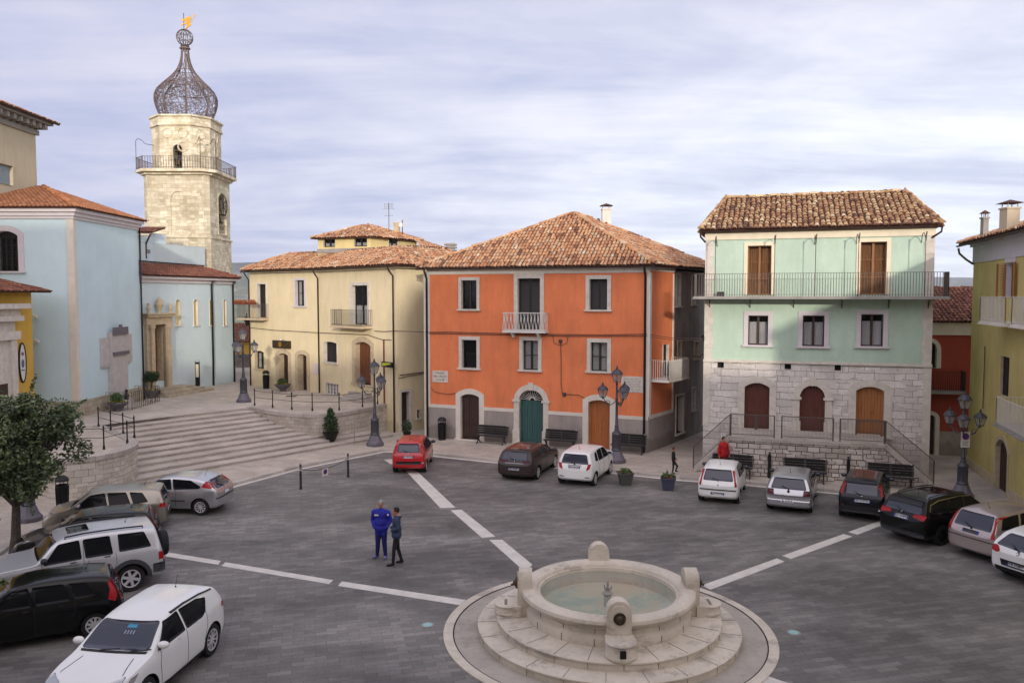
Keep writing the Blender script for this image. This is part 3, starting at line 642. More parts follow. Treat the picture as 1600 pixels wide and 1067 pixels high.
FO.wall(O, 'orange_plaster')
bz0, bz1 = FO.px(675, 635.5)[1], FO.px(1007, 656)[1]
def skirt(F, b, segs, zf, mat, name='skirting', th=.03, band=None, z0=0):
    for a, c in segs:
        m = MB(); k = MB(); p = [F.pt(a, th, z0), F.pt(c, th, z0), F.pt(c, th, zf(c)), F.pt(a, th, zf(a))]; m.quad(*p)
        m.quad(p[3], p[2], F.pt(c, 0, zf(c)), F.pt(a, 0, zf(a)))
        for q in (a, c): m.quad(F.pt(q, 0, z0), F.pt(q, th, z0), F.pt(q, th, zf(q)), F.pt(q, 0, zf(q)))
        if band:
            w2 = th + .015; p = [F.pt(a, w2, zf(a) - .01), F.pt(c, w2, zf(c) - .01), F.pt(c, w2, zf(c) + band), F.pt(a, w2, zf(a) + band)]; k.quad(*p); k.quad(p[3], p[2], F.pt(c, 0, zf(c) + band), F.pt(a, 0, zf(a) + band)); k.quad(p[1], p[0], F.pt(a, 0, zf(a) - .01), F.pt(c, 0, zf(c) - .01))
            k.build('string_course', 'white_trim', b)
        m.build(name, mat, b)
def free(F, r, pad): a = F.rect(*r); return a[0] - pad, a[2] + pad
d1, d2, d3 = free(FO, (720, 615, 749, 686), .3), free(FO, (811, 609, 849, 692), .3), free(FO, (919, 625, 953, 701), .3)
zf = lambda u: lerp(bz0, bz1, u / FO.W)
skirt(FO, O, [(0, d1[0]), (d1[1], d2[0]), (d2[1], d3[0]), (d3[1], FO.W)], zf, 'grey_plaster', band=.17)
tr = MB(); FO.box(tr, -.02, FO.W + .02, 0, .06, 9.42, 9.9); FO.box(tr, -.02, .14, 0, .045, zf(0) + .17, 9.42); FO.box(tr, FO.W - .14, FO.W + .05, 0, .045, zf(FO.W) + .17, 9.42)
tr.build('cornice', 'white_trim', O)
ob = O; bu0, bz, bu1, _ = FO.rect(791, 514, 857, 516)
def belly_balcony(F, b, u0, u1, z, depth, h=1.0):
    s = MB(); F.box(s, u0, u1, 0, depth, z - .12, z); o = s.build('balcony', 'white_paint', b); m = MB(); n = int((u1 - u0) / .1)
    prof = [(0, .05), (.12, .12), (.2, .3), (.16, .5), (.04, .72), (0, .95)]
    for i in range(n + 1):
        t = u0 + .05 + (u1 - u0 - .1) * i / n
        for k in range(5):
            (a, c), (e, f) = prof[k], prof[k + 1]; sg = 1 if i % 2 else -1; x = .035 * math.sin(math.pi * k / 2.5) * sg; y = .035 * math.sin(math.pi * (k + 1) / 2.5) * sg
            m.bar(F.pt(t + x, depth - .05 + a * .3, z + c), F.pt(t + y, depth - .05 + e * .3, z + f), .03, .014)
    for w_ in range(6):
        for uu_ in (u0 + .03, u1 - .03): m.bar(F.pt(uu_, depth * (w_ + .3) / 6.5, z), F.pt(uu_, depth * (w_ + .3) / 6.5, z + h - .03), .028, .014)
    for zz_ in (.05, .95): m.bar(F.pt(u0, depth - .05, z + zz_), F.pt(u1, depth - .05, z + zz_), .05, .04)
    for uu_ in (u0 + .03, u1 - .03): m.bar(F.pt(uu_, 0, z + .95), F.pt(uu_, depth - .05, z + .95), .05, .04)
    m.build('railing', 'white_paint', o)
    for t in (.2, .8): k = MB(); uu_ = lerp(u0, u1, t); F.box(k, uu_ - .07, uu_ + .07, 0, depth * .7, z - .24, z - .12); F.box(k, uu_ - .07, uu_ + .07, 0, depth * .4, z - .38, z - .24); k.build('bracket', 'white_paint', o)
    return o
belly_balcony(FO, O, bu0, bu1, bz, .6)
sd = Vector((.56, .83, 0)).normalized(); OBR = OP1 + sd * 9.2; OBL = OP0 + sd * 9.2
FS = Fac(OP1, OP1 + sd * 3.2, 0, 9.9); bs, bq = FS.px(1030, 0)[0], 0
r_, dd = opening(FS, O, (1035, 538, 1044, 588), 'shutter', fr=.0001, sill=0, depth=.12, leaves=1)
opening(FS, O, (1052, 0, 1053, 1), 'void', fr=None, hole=False, uz=False) if 0 else None
FS.wall(O, 'orange_plaster', name='side_wall'); skirt(FS, O, [(0, FS.W)], lambda u: bz1 + .05, 'grey_plaster', band=.17)
tr = MB(); FS.box(tr, 0, .2, 0, .05, bz1 + .2, 9.42); FS.box(tr, FS.W - .16, FS.W, 0, .05, bz1 + .2, 9.42); FS.box(tr, 0, FS.W, 0, .06, 9.5, 9.9); tr.build('cornice', 'white_trim', O)
sb = balcony(FS, O, .25, 3.0, dd[1] - .0, 1.0, mat='white_paint', slab='white_trim', h=1.0, sp=.12, r=.012)
pn = MB(); FS.box(pn, .28, 2.97, .99, 1.005, dd[1] + .05, dd[1] + .93); pn.build('screen_panel', 'white_paint', sb)
FS2 = Fac(OP1 + sd * 3.2, OBR, 0, 9.6)
for r in ((1057, 430, 1062, 478), (1081, 432, 1086, 475)): opening(FS2, O, r, 'glass', fr=.12, depth=.15, tm='trim_stone', leaves=1)
for r in ((1059, 535, 1064, 562), (1085, 535, 1090, 560)): opening(FS2, O, r, 'glass', fr=.1, depth=.15, tm='trim_warm', leaves=1)
opening(FS2, O, (1056, 618, 1067, 676), 'door', fr=.1, depth=.3, mat='wood_dark'); opening(FS2, O, (1081, 606, 1086, 640), 'void', fr=.06, depth=.2)
FS2.wall(O, 'old_render', name='side_wall')
Fac(OBL, OP0, 0, 9.9).wall(O, 'old_render', name='side_wall'); Fac(OBR, OBL, 0, 9.9).wall(O, 'old_render', name='back_wall')
ovh = .42; cn = sum((OP0, OP1, OBR, OBL), Vector()) / 4; ap = Vector((cn.x - .05, cn.y, 13.05)); dO = FO.d
c0 = OP0 - dO * ovh - sd * ovh; c1 = OP1 + dO * ovh - sd * ovh; c2 = OBR + dO * ovh + sd * ovh; c3 = OBL - dO * ovh + sd * ovh
for c in (c0, c1, c2, c3): c.z = 9.83
mkroof(O, [([c0, c1, ap], c0, c1), ([c1, c2, ap], c1, c2), ([c2, c3, ap], c2, c3), ([c3, c0, ap], c3, c0)], [(c1, ap), (c0, ap), (c2, ap), (c3, ap)])
sf = MB(); sf.quad(c0, c1, OP1 + Vector((0, 0, 9.8)), OP0 + Vector((0, 0, 9.8))); n_ = int(FO.W / .28)
for i in range(n_): FO.box(sf, i * .28, i * .28 + .09, .02, .36, 9.70, 9.79)
sf.build('eaves', 'trim_stone', O)
gutter(O, c0 + Vector((0, 0, -.08)) + FO.n * .04, c1 + Vector((0, 0, -.08)) + FO.n * .04); gutter(O, c1 + Vector((.04, 0, -.08)), c2 + Vector((.04, 0, -.08)))
for u in (-.02, FO.W - .2): downpipe(O, [FO.pt(u, .42, 9.7), FO.pt(u, .3, 9.5), FO.pt(u, .09, 9.2), FO.pt(u, .09, .15)], .06, 'black_plastic')
w_ = MB(); FO.box(w_, -.24, -.07, -.25, .03, 0, 9.6); w_.build('white_edge', 'white_trim', O)
chimney(O, hz(947, 352, 48) + Vector((0, 0, -.7)), .5, 1.6, cap=True); chimney(O, hz(978, 372, 52) + Vector((0, 0, -.6)), .4, .6, 'roof_under')
for x, y in ((797, 366), (797, 368)): pass
vp = MB(); q = hz(797, 372, 47.5); vp.tube([q - Vector((0, 0, .4)), q + Vector((0, 0, .1))], .08, 8); vp.lathe([(0, .28), (.16, .2), (.2, .08), (.08, .05)], 10, q); vp.build('vent_pipe', 'iron', O)
def plaque(F, x0, y0, x1, y1, lines, b, name='street_sign', label=None, cat='plaque', w=.03, sz=.13, col='trim_stone', ink='concrete'):
    r = F.rect(x0, y0, x1, y1); o = MB(); F.box(o, r[0], r[2], 0, w, r[1], r[3]); o = o.build(name, col, None); tag(o, label, cat)
    if lines:
        m4 = Matrix((F.d, Vector((0, 0, 1)), F.n)).transposed().to_4x4(); t_ = MB()
        for i, l in enumerate(lines):
            m4.translation = F.pt((r[0] + r[2]) / 2, w + .002, r[3] - (r[3] - r[1]) * (i + .7) / (len(lines) + .4)); t_.add(text_mb(l, sz, m4))
        t_.build('lettering', ink, o)
    return o
plaque(FO, 676, 579, 700, 597, ['PIAZZA', 'DEI CADUTI', '1915-18'], O, label='small cream street name plaque on the left end of the orange wall', ink='cable', sz=.15)
pr = plaque(FO, 971, 588, 1005, 613, ['', '', ''], O, label='large pale stone memorial tablet on the right end of the orange wall, behind the lamp', name='memorial_tablet', cat='tablet')
lm = MB(); ru = FO.rect(971, 588, 1005, 613)
for i in range(9):
    z = ru[3] - .12 - i * .085; a = ru[0] + .12; 
    while a < ru[2] - .2:
        l = random.uniform(.05, .2); FO.box(lm, a, min(a + l, ru[2] - .1), .03, .034, z - .02, z + .012); a += l + .05
lm.build('inscription', 'concrete', pr)
# cables and junction box on the orange wall
cb = MB(); cb.tube([FO.pt(*FO.px(x, y)[:1], .05, FO.px(x, y)[1]) for x, y in ((670, 519), (700, 518.5), (790, 521), (850, 522), (880, 522.5), (940, 523), (1012, 522))], .018, 5)
cb.tube([FO.pt(*FO.px(x, y)[:1], .05, FO.px(x, y)[1]) for x, y in ((670, 521), (700, 521), (790, 523), (850, 524), (880, 525), (940, 525), (1012, 525))], .018, 5)
cb.tube([FO.pt(*FO.px(x, y)[:1], .04, FO.px(x, y)[1]) for x, y in ((876, 534), (877, 560), (877, 600), (879, 615), (890, 616), (905, 617), (914, 622))], .016, 5)
cb.tube([FO.pt(*FO.px(x, y)[:1], .04, FO.px(x, y)[1]) for x, y in ((864, 524), (866, 536), (876, 540), (886, 536), (888, 524))], .014, 5)
cb.tube([FO.pt(*FO.px(x, y)[:1], .04, FO.px(x, y)[1]) for x, y in ((674, 605), (680, 612), (700, 616), (712, 614))], .014, 5)
for x, y in ((876, 533), (882, 616)): u, z = FO.px(x, y); FO.box(cb, u - .09, u + .09, 0, .08, z - .09, z + .09)
tag(cb.build('wall_cable', 'cable', None), 'brown cables looping across the orange facade to a junction box', 'cable')
# ---------------------------------------------------------------- beige house with lantern storey
YA, YM, YC = at(393, 602, ZT), at(502, 613.6, ZT), at(621, 679, 0); YA = P2(YA); YM = P2(YM); YC = P2(YC)
Y = thing('town_house', 'beige corner house with small roof lantern storey above the curved terrace', 'house', YA)
FA, FB, FC = Fac(YA, YM, 0, 10.15), Fac(YM, YC, 0, 10.15), Fac(YC, YC + Vector((.73, .685, 0)) * 8, 0, 10.15)
opening(FA, Y, (403, 444, 416, 496), 'shutter', fr=.12, leaves=1, sill=0, tm='white_trim'); opening(FA, Y, (462, 438, 476, 478), 'glass', fr=.14, curtain=(.02, .98), tm='lavender_trim')
opening(FA, Y, (399, 548, 413, 576), 'glass', fr=.0001, arch=.12, tm='trim_warm', curtain=(0, .9)); opening(FA, Y, (436, 552, 451, 608), 'door', arch=.14, fr=.3, depth=.45, mat='wood_dark', tm='trim_warm', sill=0)
opening(FA, Y, (466, 553.5, 480, 611), 'door_flat', arch=.12, fr=.28, depth=.45, mat='wood_dark', tm='trim_warm', sill=0)
opening(FB, Y, (551, 446, 575, 507), 'glass', fr=.2, sill=0, curtain=(0, .5)); opening(FB, Y, (507, 534, 527, 566), 'shutter', arch=.08, fr=.03, tm='trim_stone')
opening(FB, Y, (555, 534, 580, 600), 'door', arch=.22, fr=.32, mat='wood_brown', tm='trim_warm', depth=.35, step=(.0, .0) if 0 else None)
r_, gr_ = opening(FB, Y, (510, 599, 529, 617), 'glass', fr=.03, sill=0, leaves=4, bars=2, depth=.06, mat='white_paint', curtain=(0, 1))
opening(FC, Y, (627, 612, 640, 680), 'door', fr=.16, mat='wood_dark', depth=.3); opening(FC, Y, (651, 640, 656, 653), 'void', fr=.02, depth=.1)
for F in (FA, FB, FC): F.wall(Y, 'cream_plaster')
YB = FC.p1; YD = YA + Vector((3.0, 9.5, 0)); Fac(YB, YD, 0, 10.1).wall(Y, 'cream_plaster', name='back_wall'); Fac(YD, YA, 0, 10.1).wall(Y, 'cream_plaster', name='back_wall')
sp_ = MB()
for k, (w, z) in enumerate(((1.0, ZT + .16), (.7, ZT + .32), (.4, ZT + .48))): u = FB.px(567, 600)[0]; FB.box(sp_, u - 1.35 + k * .1, u + 1.25 - k * .1, 0, w, ZT - .02, z)
sp_.build('door_steps', 'pavement_grey', Y)
k = .45; e0, e1, e2, e3 = [P2(v) for v in (YA, YM, YC, YB)]
def offpt(F, G, d):
    a, b = F.pt(0, d, 0), F.d; c, e = G.pt(0, d, 0), G.d; det = b.x * e.y - b.y * e.x; t = ((c.x - a.x) * e.y - (c.y - a.y) * e.x) / det; return a + b * t
E1, E2 = offpt(FA, FB, k), offpt(FB, FC, k); E0 = FA.pt(-k, k, 0); E3 = FC.pt(FC.W, k, 0); E4 = YD + Vector((-.3, .4, 0))
for e in (E0, E1, E2, E3, E4): e.z = 10.08
L0, L1, L2 = hz(497, 391, 56.2), hz(579, 390, 54.6), hz(651, 394, 58.6); L3 = L2 + (L0 - L1) * .9 + Vector((0, 1.5, 0)); RR = hz(694, 386, 60)
RR = Vector((RR.x, RR.y, RR.z)); 
EE = [E0, E1, E2, E3, E4]
def inset(Q, d, z):
    o = []; n = len(Q)
    for i in range(n):
        a_, b_, c_ = Q[i - 1], Q[i], Q[(i + 1) % n]; d1, d2 = P2(b_ - a_).normalized(), P2(c_ - b_).normalized(); n1, n2 = Vector((-d1.y, d1.x, 0)), Vector((-d2.y, d2.x, 0)); p_, q_ = P2(b_) + n1 * d, P2(b_) + n2 * d
        det = d1.x * d2.y - d1.y * d2.x; t_ = ((q_.x - p_.x) * d2.y - (q_.y - p_.y) * d2.x) / det; r_ = p_ + d1 * t_; r_.z = z; o.append(r_)
    return o
QQ = inset(EE, 2.7, 10.08 + 2.7 * .45); qc = sum(QQ, Vector()) / 5; qc.z += .05; S0 = lerp(QQ[2], QQ[3], .45)
mkroof(Y, [([EE[i], EE[(i + 1) % 5], QQ[(i + 1) % 5], QQ[i]], EE[i], EE[(i + 1) % 5]) for i in range(5)] + [([QQ[i], QQ[(i + 1) % 5], qc], QQ[i], QQ[(i + 1) % 5]) for i in range(5)], [(EE[i], QQ[i]) for i in (0, 1, 2)], jit=1.6)
mkroof(Y, [([S0, QQ[3], hz(702, 390, 60.5), hz(652, 374, 60.5)], S0, QQ[3])], jit=1.6)
lz = MB(); ls = []
H_ = 1.15
FL1, FL2 = Fac(L0, L1, min(L0.z, L1.z) - .3, L1.z + .9), Fac(L1, L2, L1.z - .5, L1.z + .9)
lan = FL1; 
for F, rs in ((FL1, ((506, 374, 524, 386), (554, 372.5, 574, 385))), (FL2, ((607, 374, 622, 386.5),))):
    for r in rs: opening(F, Y, r, 'glass', fr=.0001, sill=0, depth=.1, leaves=2, bars=0, curtain=(0, .5))
for F in (FL1, FL2): F.wall(Y, 'cream_plaster_light', name='lantern_wall')
L3b = L0 + (L2 - L1); Fac(L2, L3b, L1.z - .5, L1.z + .9).wall(Y, 'cream_plaster_light', name='lantern_wall'); Fac(L3b, L0, L1.z - .5, L1.z + .9).wall(Y, 'cream_plaster_light', name='lantern_wall')
sk = MB(); FL1.box(sk, 0, FL1.W, 0, .1, L1.z - .16, L1.z + .12); FL2.box(sk, 0, FL2.W, 0, .1, L1.z - .2, L1.z + .1); sk.build('lantern_kerb', 'concrete', Y)
le = [offpt(FL1, FL2, .35)]; l0, l2 = FL1.pt(-.35, .35, 0), FL2.pt(FL2.W + .35, .35, 0); l1 = le[0]; l3 = l0 + (l2 - l1); lc = (l0 + l1 + l2 + l3) / 4
for v in (l0, l1, l2, l3): v.z = L1.z + .86
lc.z = L1.z + 1.9
mkroof(Y, [([l0, l1, lc], l0, l1), ([l1, l2, lc], l1, l2), ([l2, l3, lc], l2, l3), ([l3, l0, lc], l3, l0)], [(l1, lc), (l0, lc), (l2, lc)], jit=1.6)
for a, b in ((E0, E1), (E1, E2), (E2, E3)): gutter(Y, a + Vector((0, 0, -.1)), b + Vector((0, 0, -.1)))
def pipe_at(F, b, u, z0, z1=9.95, w=.4, mat='copper_pipe', r=.05): return downpipe(b, [F.pt(u, w + .05, z1), F.pt(u, w - .05, z1 - .2), F.pt(u + .06, .1, z1 - .55), F.pt(u + .06, .08, z0)], r, mat)
pipe_at(FA, Y, -.05, ZT); pipe_at(FA, Y, FA.px(498, 500)[0], ZT); pipe_at(FB, Y, FB.px(617, 500)[0] - .1, .1); pipe_at(FC, Y, 7.7, .1, mat='white_paint')
rp = MB(); u = FB.px(601, 560)[0]; rp.tube([FB.pt(u, .06, FB.px(601, 530)[1]), FB.pt(u, .06, ZT)], .045, 8); rp.build('downpipe', 'rust_pipe', Y)
bu = FA.rect(388, 490, 420, 500); bb = balcony(FA, Y, -.55, bu[2], FA.px(405, 497)[1], .75, mat='rail_grey', slab='trim_warm', sp=.14)
bu = FB.rect(533, 508, 582, 512); balcony(FB, Y, bu[0], bu[2], FB.px(560, 509)[1], .8, mat='iron', slab='trim_warm', sp=.12)
cb = MB(); cb.tube([FA.pt(*FA.px(x, y)[:1], .05, FA.px(x, y)[1]) for x, y in ((392, 512), (430, 516), (470, 518), (500, 520))] + [FB.pt(*FB.px(x, y)[:1], .05, FB.px(x, y)[1]) for x, y in ((503, 520), (550, 522), (575, 523), (590, 528), (600, 531), (612, 531))], .02, 5)
cb.tube([FC.pt(*FC.px(x, y)[:1], .05, FC.px(x, y)[1]) for x, y in ((624, 586), (640, 584), (662, 581))], .025, 5); cb.tube([FC.pt(*FC.px(x, y)[:1], .05, FC.px(x, y)[1]) for x, y in ((622, 591), (640, 587), (662, 583))], .02, 5)
cb.tube([FB.pt(*FB.px(x, y)[:1], .05, FB.px(x, y)[1]) for x, y in ((586, 517), (600, 518), (618, 517))] + [FO.pt(.0, .07, FO.px(670, 519)[1])], .02, 5)
tag(cb.build('wall_cable', 'cable', None), 'dark cables sagging across the beige facade below its balconies', 'cable')
cb = MB()
for y_ in (522, 525): a_, b_ = hz(1014, y_, 41.2), hz(1101, y_ + 5, 38.8); cb.tube([lerp(a_, b_, t_) - Vector((0, 0, .5 * t_ * (1 - t_))) for t_ in [i / 8 for i in range(9)]], .014, 5)
tag(cb.build('overhead_cable', 'cable', None), 'thin pair of cables strung over the alley from the orange house to the green one', 'cable')
an = thing('antenna', 'thin television aerial mast on the beige house roof, left of the chimney', 'aerial', hz(608, 386, 57)); m = MB(); p = hz(608, 386, 57); m.tube([p, p + Vector((0, 0, 3.1))], .025, 6)
for z, l in ((3.0, .35), (2.85, .3), (2.7, .4), (2.2, .3)):
    m.bar(p + Vector((-l, 0, z)), p + Vector((l, 0, z)), .02)
for x in (-.25, 0, .25): m.bar(p + Vector((x, -.2, 2.7)), p + Vector((x, -.2, 3.05)), .015)
m.build('mast', 'rail_grey', an)
an = thing('antenna', 'satellite style aerial with white panels on the beige house roof, right of the chimney', 'aerial', hz(629, 390, 58)); m = MB(); p = hz(629, 390, 58); m.tube([p, p + Vector((0, 0, 2.1))], .03, 6); m.build('mast', 'iron', an)
m = MB()
for s_ in (-1, 1):
    for k in range(5): m.bar(p + Vector((s_ * .08, 0, 1.7 + k * .1)), p + Vector((s_ * .42, -.1, 1.75 + k * .12)), .03, .02)
m.box(p + Vector((-.1, -.1, 1.75)), (.25, .06, .25)); m.build('reflector', 'white_paint', an)
chimney(Y, hz(620, 384, 58.5) + Vector((0, 0, -.4)), .42, 2.0, 'trim_warm', cap=False)
cc = MB(); q = hz(704, 396, 56); 
for k in range(4): cc.box(q + Vector((0, 0, .0 + k * .2)), (.85, .85, .08))
cc.box(q + Vector((0, 0, .2)), (.6, .6, 1.0)); cc.box(q - Vector((0, 0, 1)), (.6, .6, 1.6)); cc.build('chimney', 'concrete', Y)
# ---------------------------------------------------------------- green house with stone ground floor
dG = Vector((.949, -.315, 0)).normalized(); GP0 = Vector((9.36, 38.9, 0)); GP1 = GP0 + dG * 9.95; FG = Fac(GP0, GP1, 0, 11.45); ZG = 1.88
G = thing('town_house', 'mint green house with white stone ground floor and long iron balcony', 'house', GP0)
zs = FG.px(1275, 566)[1]; FGs = Fac(GP0, GP1, 0, zs)
DRS = ((1163, 598, 1202, 672), (1249, 602, 1289, 675), (1337, 604, 1381, 681)); W2 = ((1169, 493, 1200, 539), (1254, 493, 1288, 541), (1345, 491, 1380, 541))
opening(FGs, G, DRS[0], 'door_panel', arch=.22, fr=.3, mat='wood_red', tm='trim_stone', leaves=2); opening(FGs, G, DRS[1], 'door', arch=.62, fr=.3, mat='wood_red', tm='trim_stone', imposts=True, key=True, feet=.5); opening(FGs, G, DRS[2], 'door', arch=.2, fr=.32, mat='wood_ochre', tm='trim_stone')
for x, y in ((1126, 570), (1231, 572.5), (1309, 574.5)): opening(FGs, G, (x - 5, y - 4.5, x + 5, y + 4.5), 'void', fr=None, depth=.1, tm='rough_stone')
FGs.wall(G, 'house_stone')
FGu = Fac(GP0, GP1, zs, 11.45)
for i, r in enumerate(W2): opening(FGu, G, r, 'glass', fr=.2, curtain=(.03, .78), mat='wood_dark', curt_mat='lace', tm='lavender_trim', bars=0)
for r in ((1168, 384, 1205, 461), (1344, 378, 1385, 460)): opening(FGu, G, r, 'glass', fr=.17, sill=0, mat='wood_amber', curtain=(0, .95), curt_mat='wood_amber', tm='cream_trim', bars=2)
FGu.wall(G, 'green_plaster')
q = MB()
for s_, e in ((0, 1), (FG.W, -1)):
    for k in range(12):
        z0_, z1_ = zs + .02 + k * .55, min(zs + .02 + (k + 1) * .55 - .008, 10.95)
        if z0_ < 10.9: a = s_ + e * (.42 if k % 2 else .36); FG.box(q, min(s_, a), max(s_, a), -.02, .035, z0_, z1_)
    q.build('quoins', 'trim_stone', G); q = MB()
q = MB(); FG.box(q, -.02, FG.W + .02, 0, .06, 10.9, 11.45); q.build('cornice', 'cream_trim', G)
q = MB(); FG.box(q, -.03, FG.W + .03, -.01, .09, zs - .09, zs + .03); FG.box(q, -.02, .3, 0, .03, ZG, zs - .1); FG.box(q, FG.W - .3, FG.W + .02, 0, .03, .1, zs - .1); q.build('string_course', 'trim_stone', G)
bk = Vector((.315, .949, 0)); GB0, GB1 = GP0 + bk * 8.5, GP1 + bk * 8.5
Fac(GB0, GP0, 0, 11.45).wall(G, 'old_render', name='side_wall'); Fac(GP1, GB1, 0, 11.45).wall(G, 'green_plaster', name='side_wall'); Fac(GB1, GB0, 0, 11.45).wall(G, 'green_plaster', name='back_wall')
o_ = .24; c0, c1, c2, c3 = GP0 - dG * o_ - bk * o_, GP1 + dG * o_ - bk * o_, GB1 + dG * o_ + bk * o_, GB0 - dG * o_ + bk * o_
for c in (c0, c1, c2, c3): c.z = 11.4
r0, r1 = (c0 + c3) / 2 + dG * .9, (c1 + c2) / 2 - dG * .9; r0.z = r1.z = 13.35
mkroof(G, [([c0, c1, r1, r0], c0, c1), ([c1, c2, r1], c1, c2), ([c2, c3, r0, r1], c2, c3), ([c3, c0, r0], c3, c0)], [(r0, r1), (c0, r0), (c1, r1), (c2, r1), (c3, r0)], mat='roof_tiles_ochre', su=.245, r0=.112, sv=.38, jit=1.5)
gutter(G, c0 + Vector((0, 0, -.09)), c1 + Vector((0, 0, -.09))); 
for c, s_ in ((c0, -1), (c1, 1)): downpipe(G, [c + Vector((0, 0, -.1)), c + Vector((s_ * -.03, 0, -.35)), c + dG * (-s_ * .3) + Vector((0, .2, -.6))], .045)
zb = FG.px(1290, 463)[1]; bal = balcony(FG, G, -.45, FG.W + .45, zb, 1.15, mat='rail_grey', slab='concrete', h=1.05, sp=.115, th=.1)
for x in (1109, 1172, 1240, 1315, 1388, 1450):
    u = FG.px(x, 480)[0]; k_ = MB(); k_.bar(FG.pt(u, .02, zb - .5), FG.pt(u, .55, zb - .14), .03); k_.bar(FG.pt(u, .03, zb - .55), FG.pt(u, .03, zb - .14), .035); k_.build('bracket', 'rail_grey', bal)
hk = [1120, 1210, 1272, 1337, 1438]
for x in hk:      # tall curved awning hooks standing on the balcony edge
    u = FG.px(x, 440)[0]; m = MB(); z0_, z1_ = zb, zb + 2.75; pts = [FG.pt(u, 1.1, z0_), FG.pt(u, 1.1, z1_ - .25)] + [FG.pt(u - .02 - .0 * a, 1.1 - .28 * (1 - math.cos(a)) * 1.7, z1_ - .25 + .28 * math.sin(a)) for a in (.4, .8, 1.2, 1.57, 2, 2.4)] + [FG.pt(u, .03, z1_ - .35)]
    m.tube(pts, .018, 6); m.tube([FG.pt(u, 1.1, z1_ - .35), FG.pt(u + .03, 1.16, z1_ + .05)], .03, 6); m.build('awning_post', 'rail_grey', bal)
m = MB(); u = FG.px(1127, 456)[0]; FG.box(m, u - .16, u + .16, .3, .5, zb, zb + .22); tag(m.build('planter_box', 'black_plastic', None), 'small black box standing on the left end of the long balcony', 'box')
# stone terrace in front of the green house
TD = 2.62; FT = Fac(GP0 + FG.n * TD, GP1 + FG.n * TD, 0, ZG); T = thing('entrance_terrace', 'stone block terrace with stairs at both ends before the green house', 'terrace', (*FT.p0[:2], 0))
ua, ub, ue0, ue1 = 1.42, 7.85, -.2, 9.75; m = MB(); ub_ = ub
outl = [(ue0, .0), (ue1, .0), (ue1, .12), (ub, ZG - .16), (ua, ZG - .16), (ue0, .12)]; FT.wall(T, 'terrace_stone', outl, name='block_wall')
c = MB(); FT.box(c, ua - .05, ub + .05, -TD + .01, .06, ZG - .16, ZG); 
for a, e in ((ua, ue0), (ub, ue1)):
    n = 10
    for k in range(n):
        x0_, x1_ = lerp(a, e, k / n), lerp(a, e, (k + 1) / n); FT.box(c, min(x0_, x1_), max(x0_, x1_), -TD + .012, -.01, 0, lerp(ZG - .17, .12, k / n) - .02)
    p = [FT.pt(a, .06, ZG), FT.pt(a, .06, ZG - .2), FT.pt(e, .06, .0), FT.pt(e, .06, .26)]; p2 = [FT.pt(u_, -.2, z_) for u_, z_ in ((a, ZG), (a, ZG - .2), (e, 0), (e, .26))]
    c.quad(*p); c.quad(p[0], p[3], p2[3], p2[0]); c.quad(p[3], p[2], p2[2], p2[3]); c.quad(*p2[::-1])
c.build('steps', 'kerb_stone', T)
rl = MB()
def panel(m, A, B, h, r=.022, sp=.055, n_posts=1, mesh=True, zb_=.1):
    A, B = Vector(A), Vector(B); up = Vector((0, 0, h)); m.bar(A + up, B + up, .035); m.bar(A + Vector((0, 0, zb_)), B + Vector((0, 0, zb_)), .025)
    L_ = (B - A).length; k = int(L_ / sp)
    for i in range(1, k): q = lerp(A, B, i / k); m.bar(q + Vector((0, 0, zb_)), q + up, .009)
    for q in (A, B): m.bar(q, q + up, .045)
w = .0 - .08
xs = [ua, lerp(ua, ub, .30), lerp(ua, ub, .34), lerp(ua, ub, .68), lerp(ua, ub, .715), ub]
for i in (0, 2, 4): panel(rl, FT.pt(xs[i] + .03, w, ZG), FT.pt(xs[i + 1] - .03, w, ZG), 1.0)
for x in (.17, .82): panel(rl, FT.pt(lerp(ua, ub, x), w + .02, ZG + .35), FT.pt(lerp(ua, ub, x + (.17 if x > .5 else .01)), w + .02, ZG + .35), .6, mesh=False)
panel(rl, FT.pt(ua, w, ZG), FT.pt(ue0, w, .28), 1.0, sp=.05); panel(rl, FT.pt(ub, w, ZG), FT.pt(ue1, w, .28), 1.0, sp=.05)
rl.build('railing', 'rail_grey', T)
# ---------------------------------------------------------------- dark red house in the gap, olive house on the right
RD = thing('town_house', 'dark red house with white cornice seen in the gap between the green and olive houses', 'house', (19, 40.8, 0)); FR = Fac((18.6, 41.2), (26, 39.4), 0, 7.0)
opening(FR, RD, (1446, 535, 1463.5, 575), 'niche', fr=.2, tm='white_trim', sill=0, arch=.4, mat='dark_void', depth=.3); opening(FR, RD, (1446, 648, 1460.5, 712), 'door', fr=.2, tm='white_trim', arch=.2, mat='wood_dark')
FR.wall(RD, 'red_plaster'); m = MB(); FR.box(m, 0, FR.W, 0, .12, 6.25, 7.0); FR.box(m, 0, FR.W, 0, .2, 6.85, 7.02); m.build('cornice', 'white_trim', RD); m = MB(); a = FR.px(1461, 680)[0]; FR.box(m, a, FR.W, 0, .04, 0, 1.35); m.build('skirting', 'grey_plaster', RD)
b_ = FR.rect(1448, 600, 1502, 609); balcony(FR, RD, b_[0], b_[2], b_[1], .8, mat='iron', sp=.1, slab='concrete')
c0, c1 = FR.pt(-.3, .4, 6.95), FR.pt(FR.W, .4, 6.95); c2, c3 = c1 + Vector((.9, 4.5, 1.65)), c0 + Vector((.9, 4.5, 1.65)); mkroof(RD, [([c0, c1, c2, c3], c0, c1)], [(c3, c2)], mat='roof_tiles_brown')
Fac(FR.p0 + Vector((1, 8, 0)), FR.p0, 0, 6.9).wall(RD, 'red_plaster', name='side_wall')
LP0 = at(1511, 727, ZP); LP0.z = 0; dL = Vector((-.288, -.9576, 0)); FE = Fac(LP0, LP0 + dL * 24, 0, 10.75)
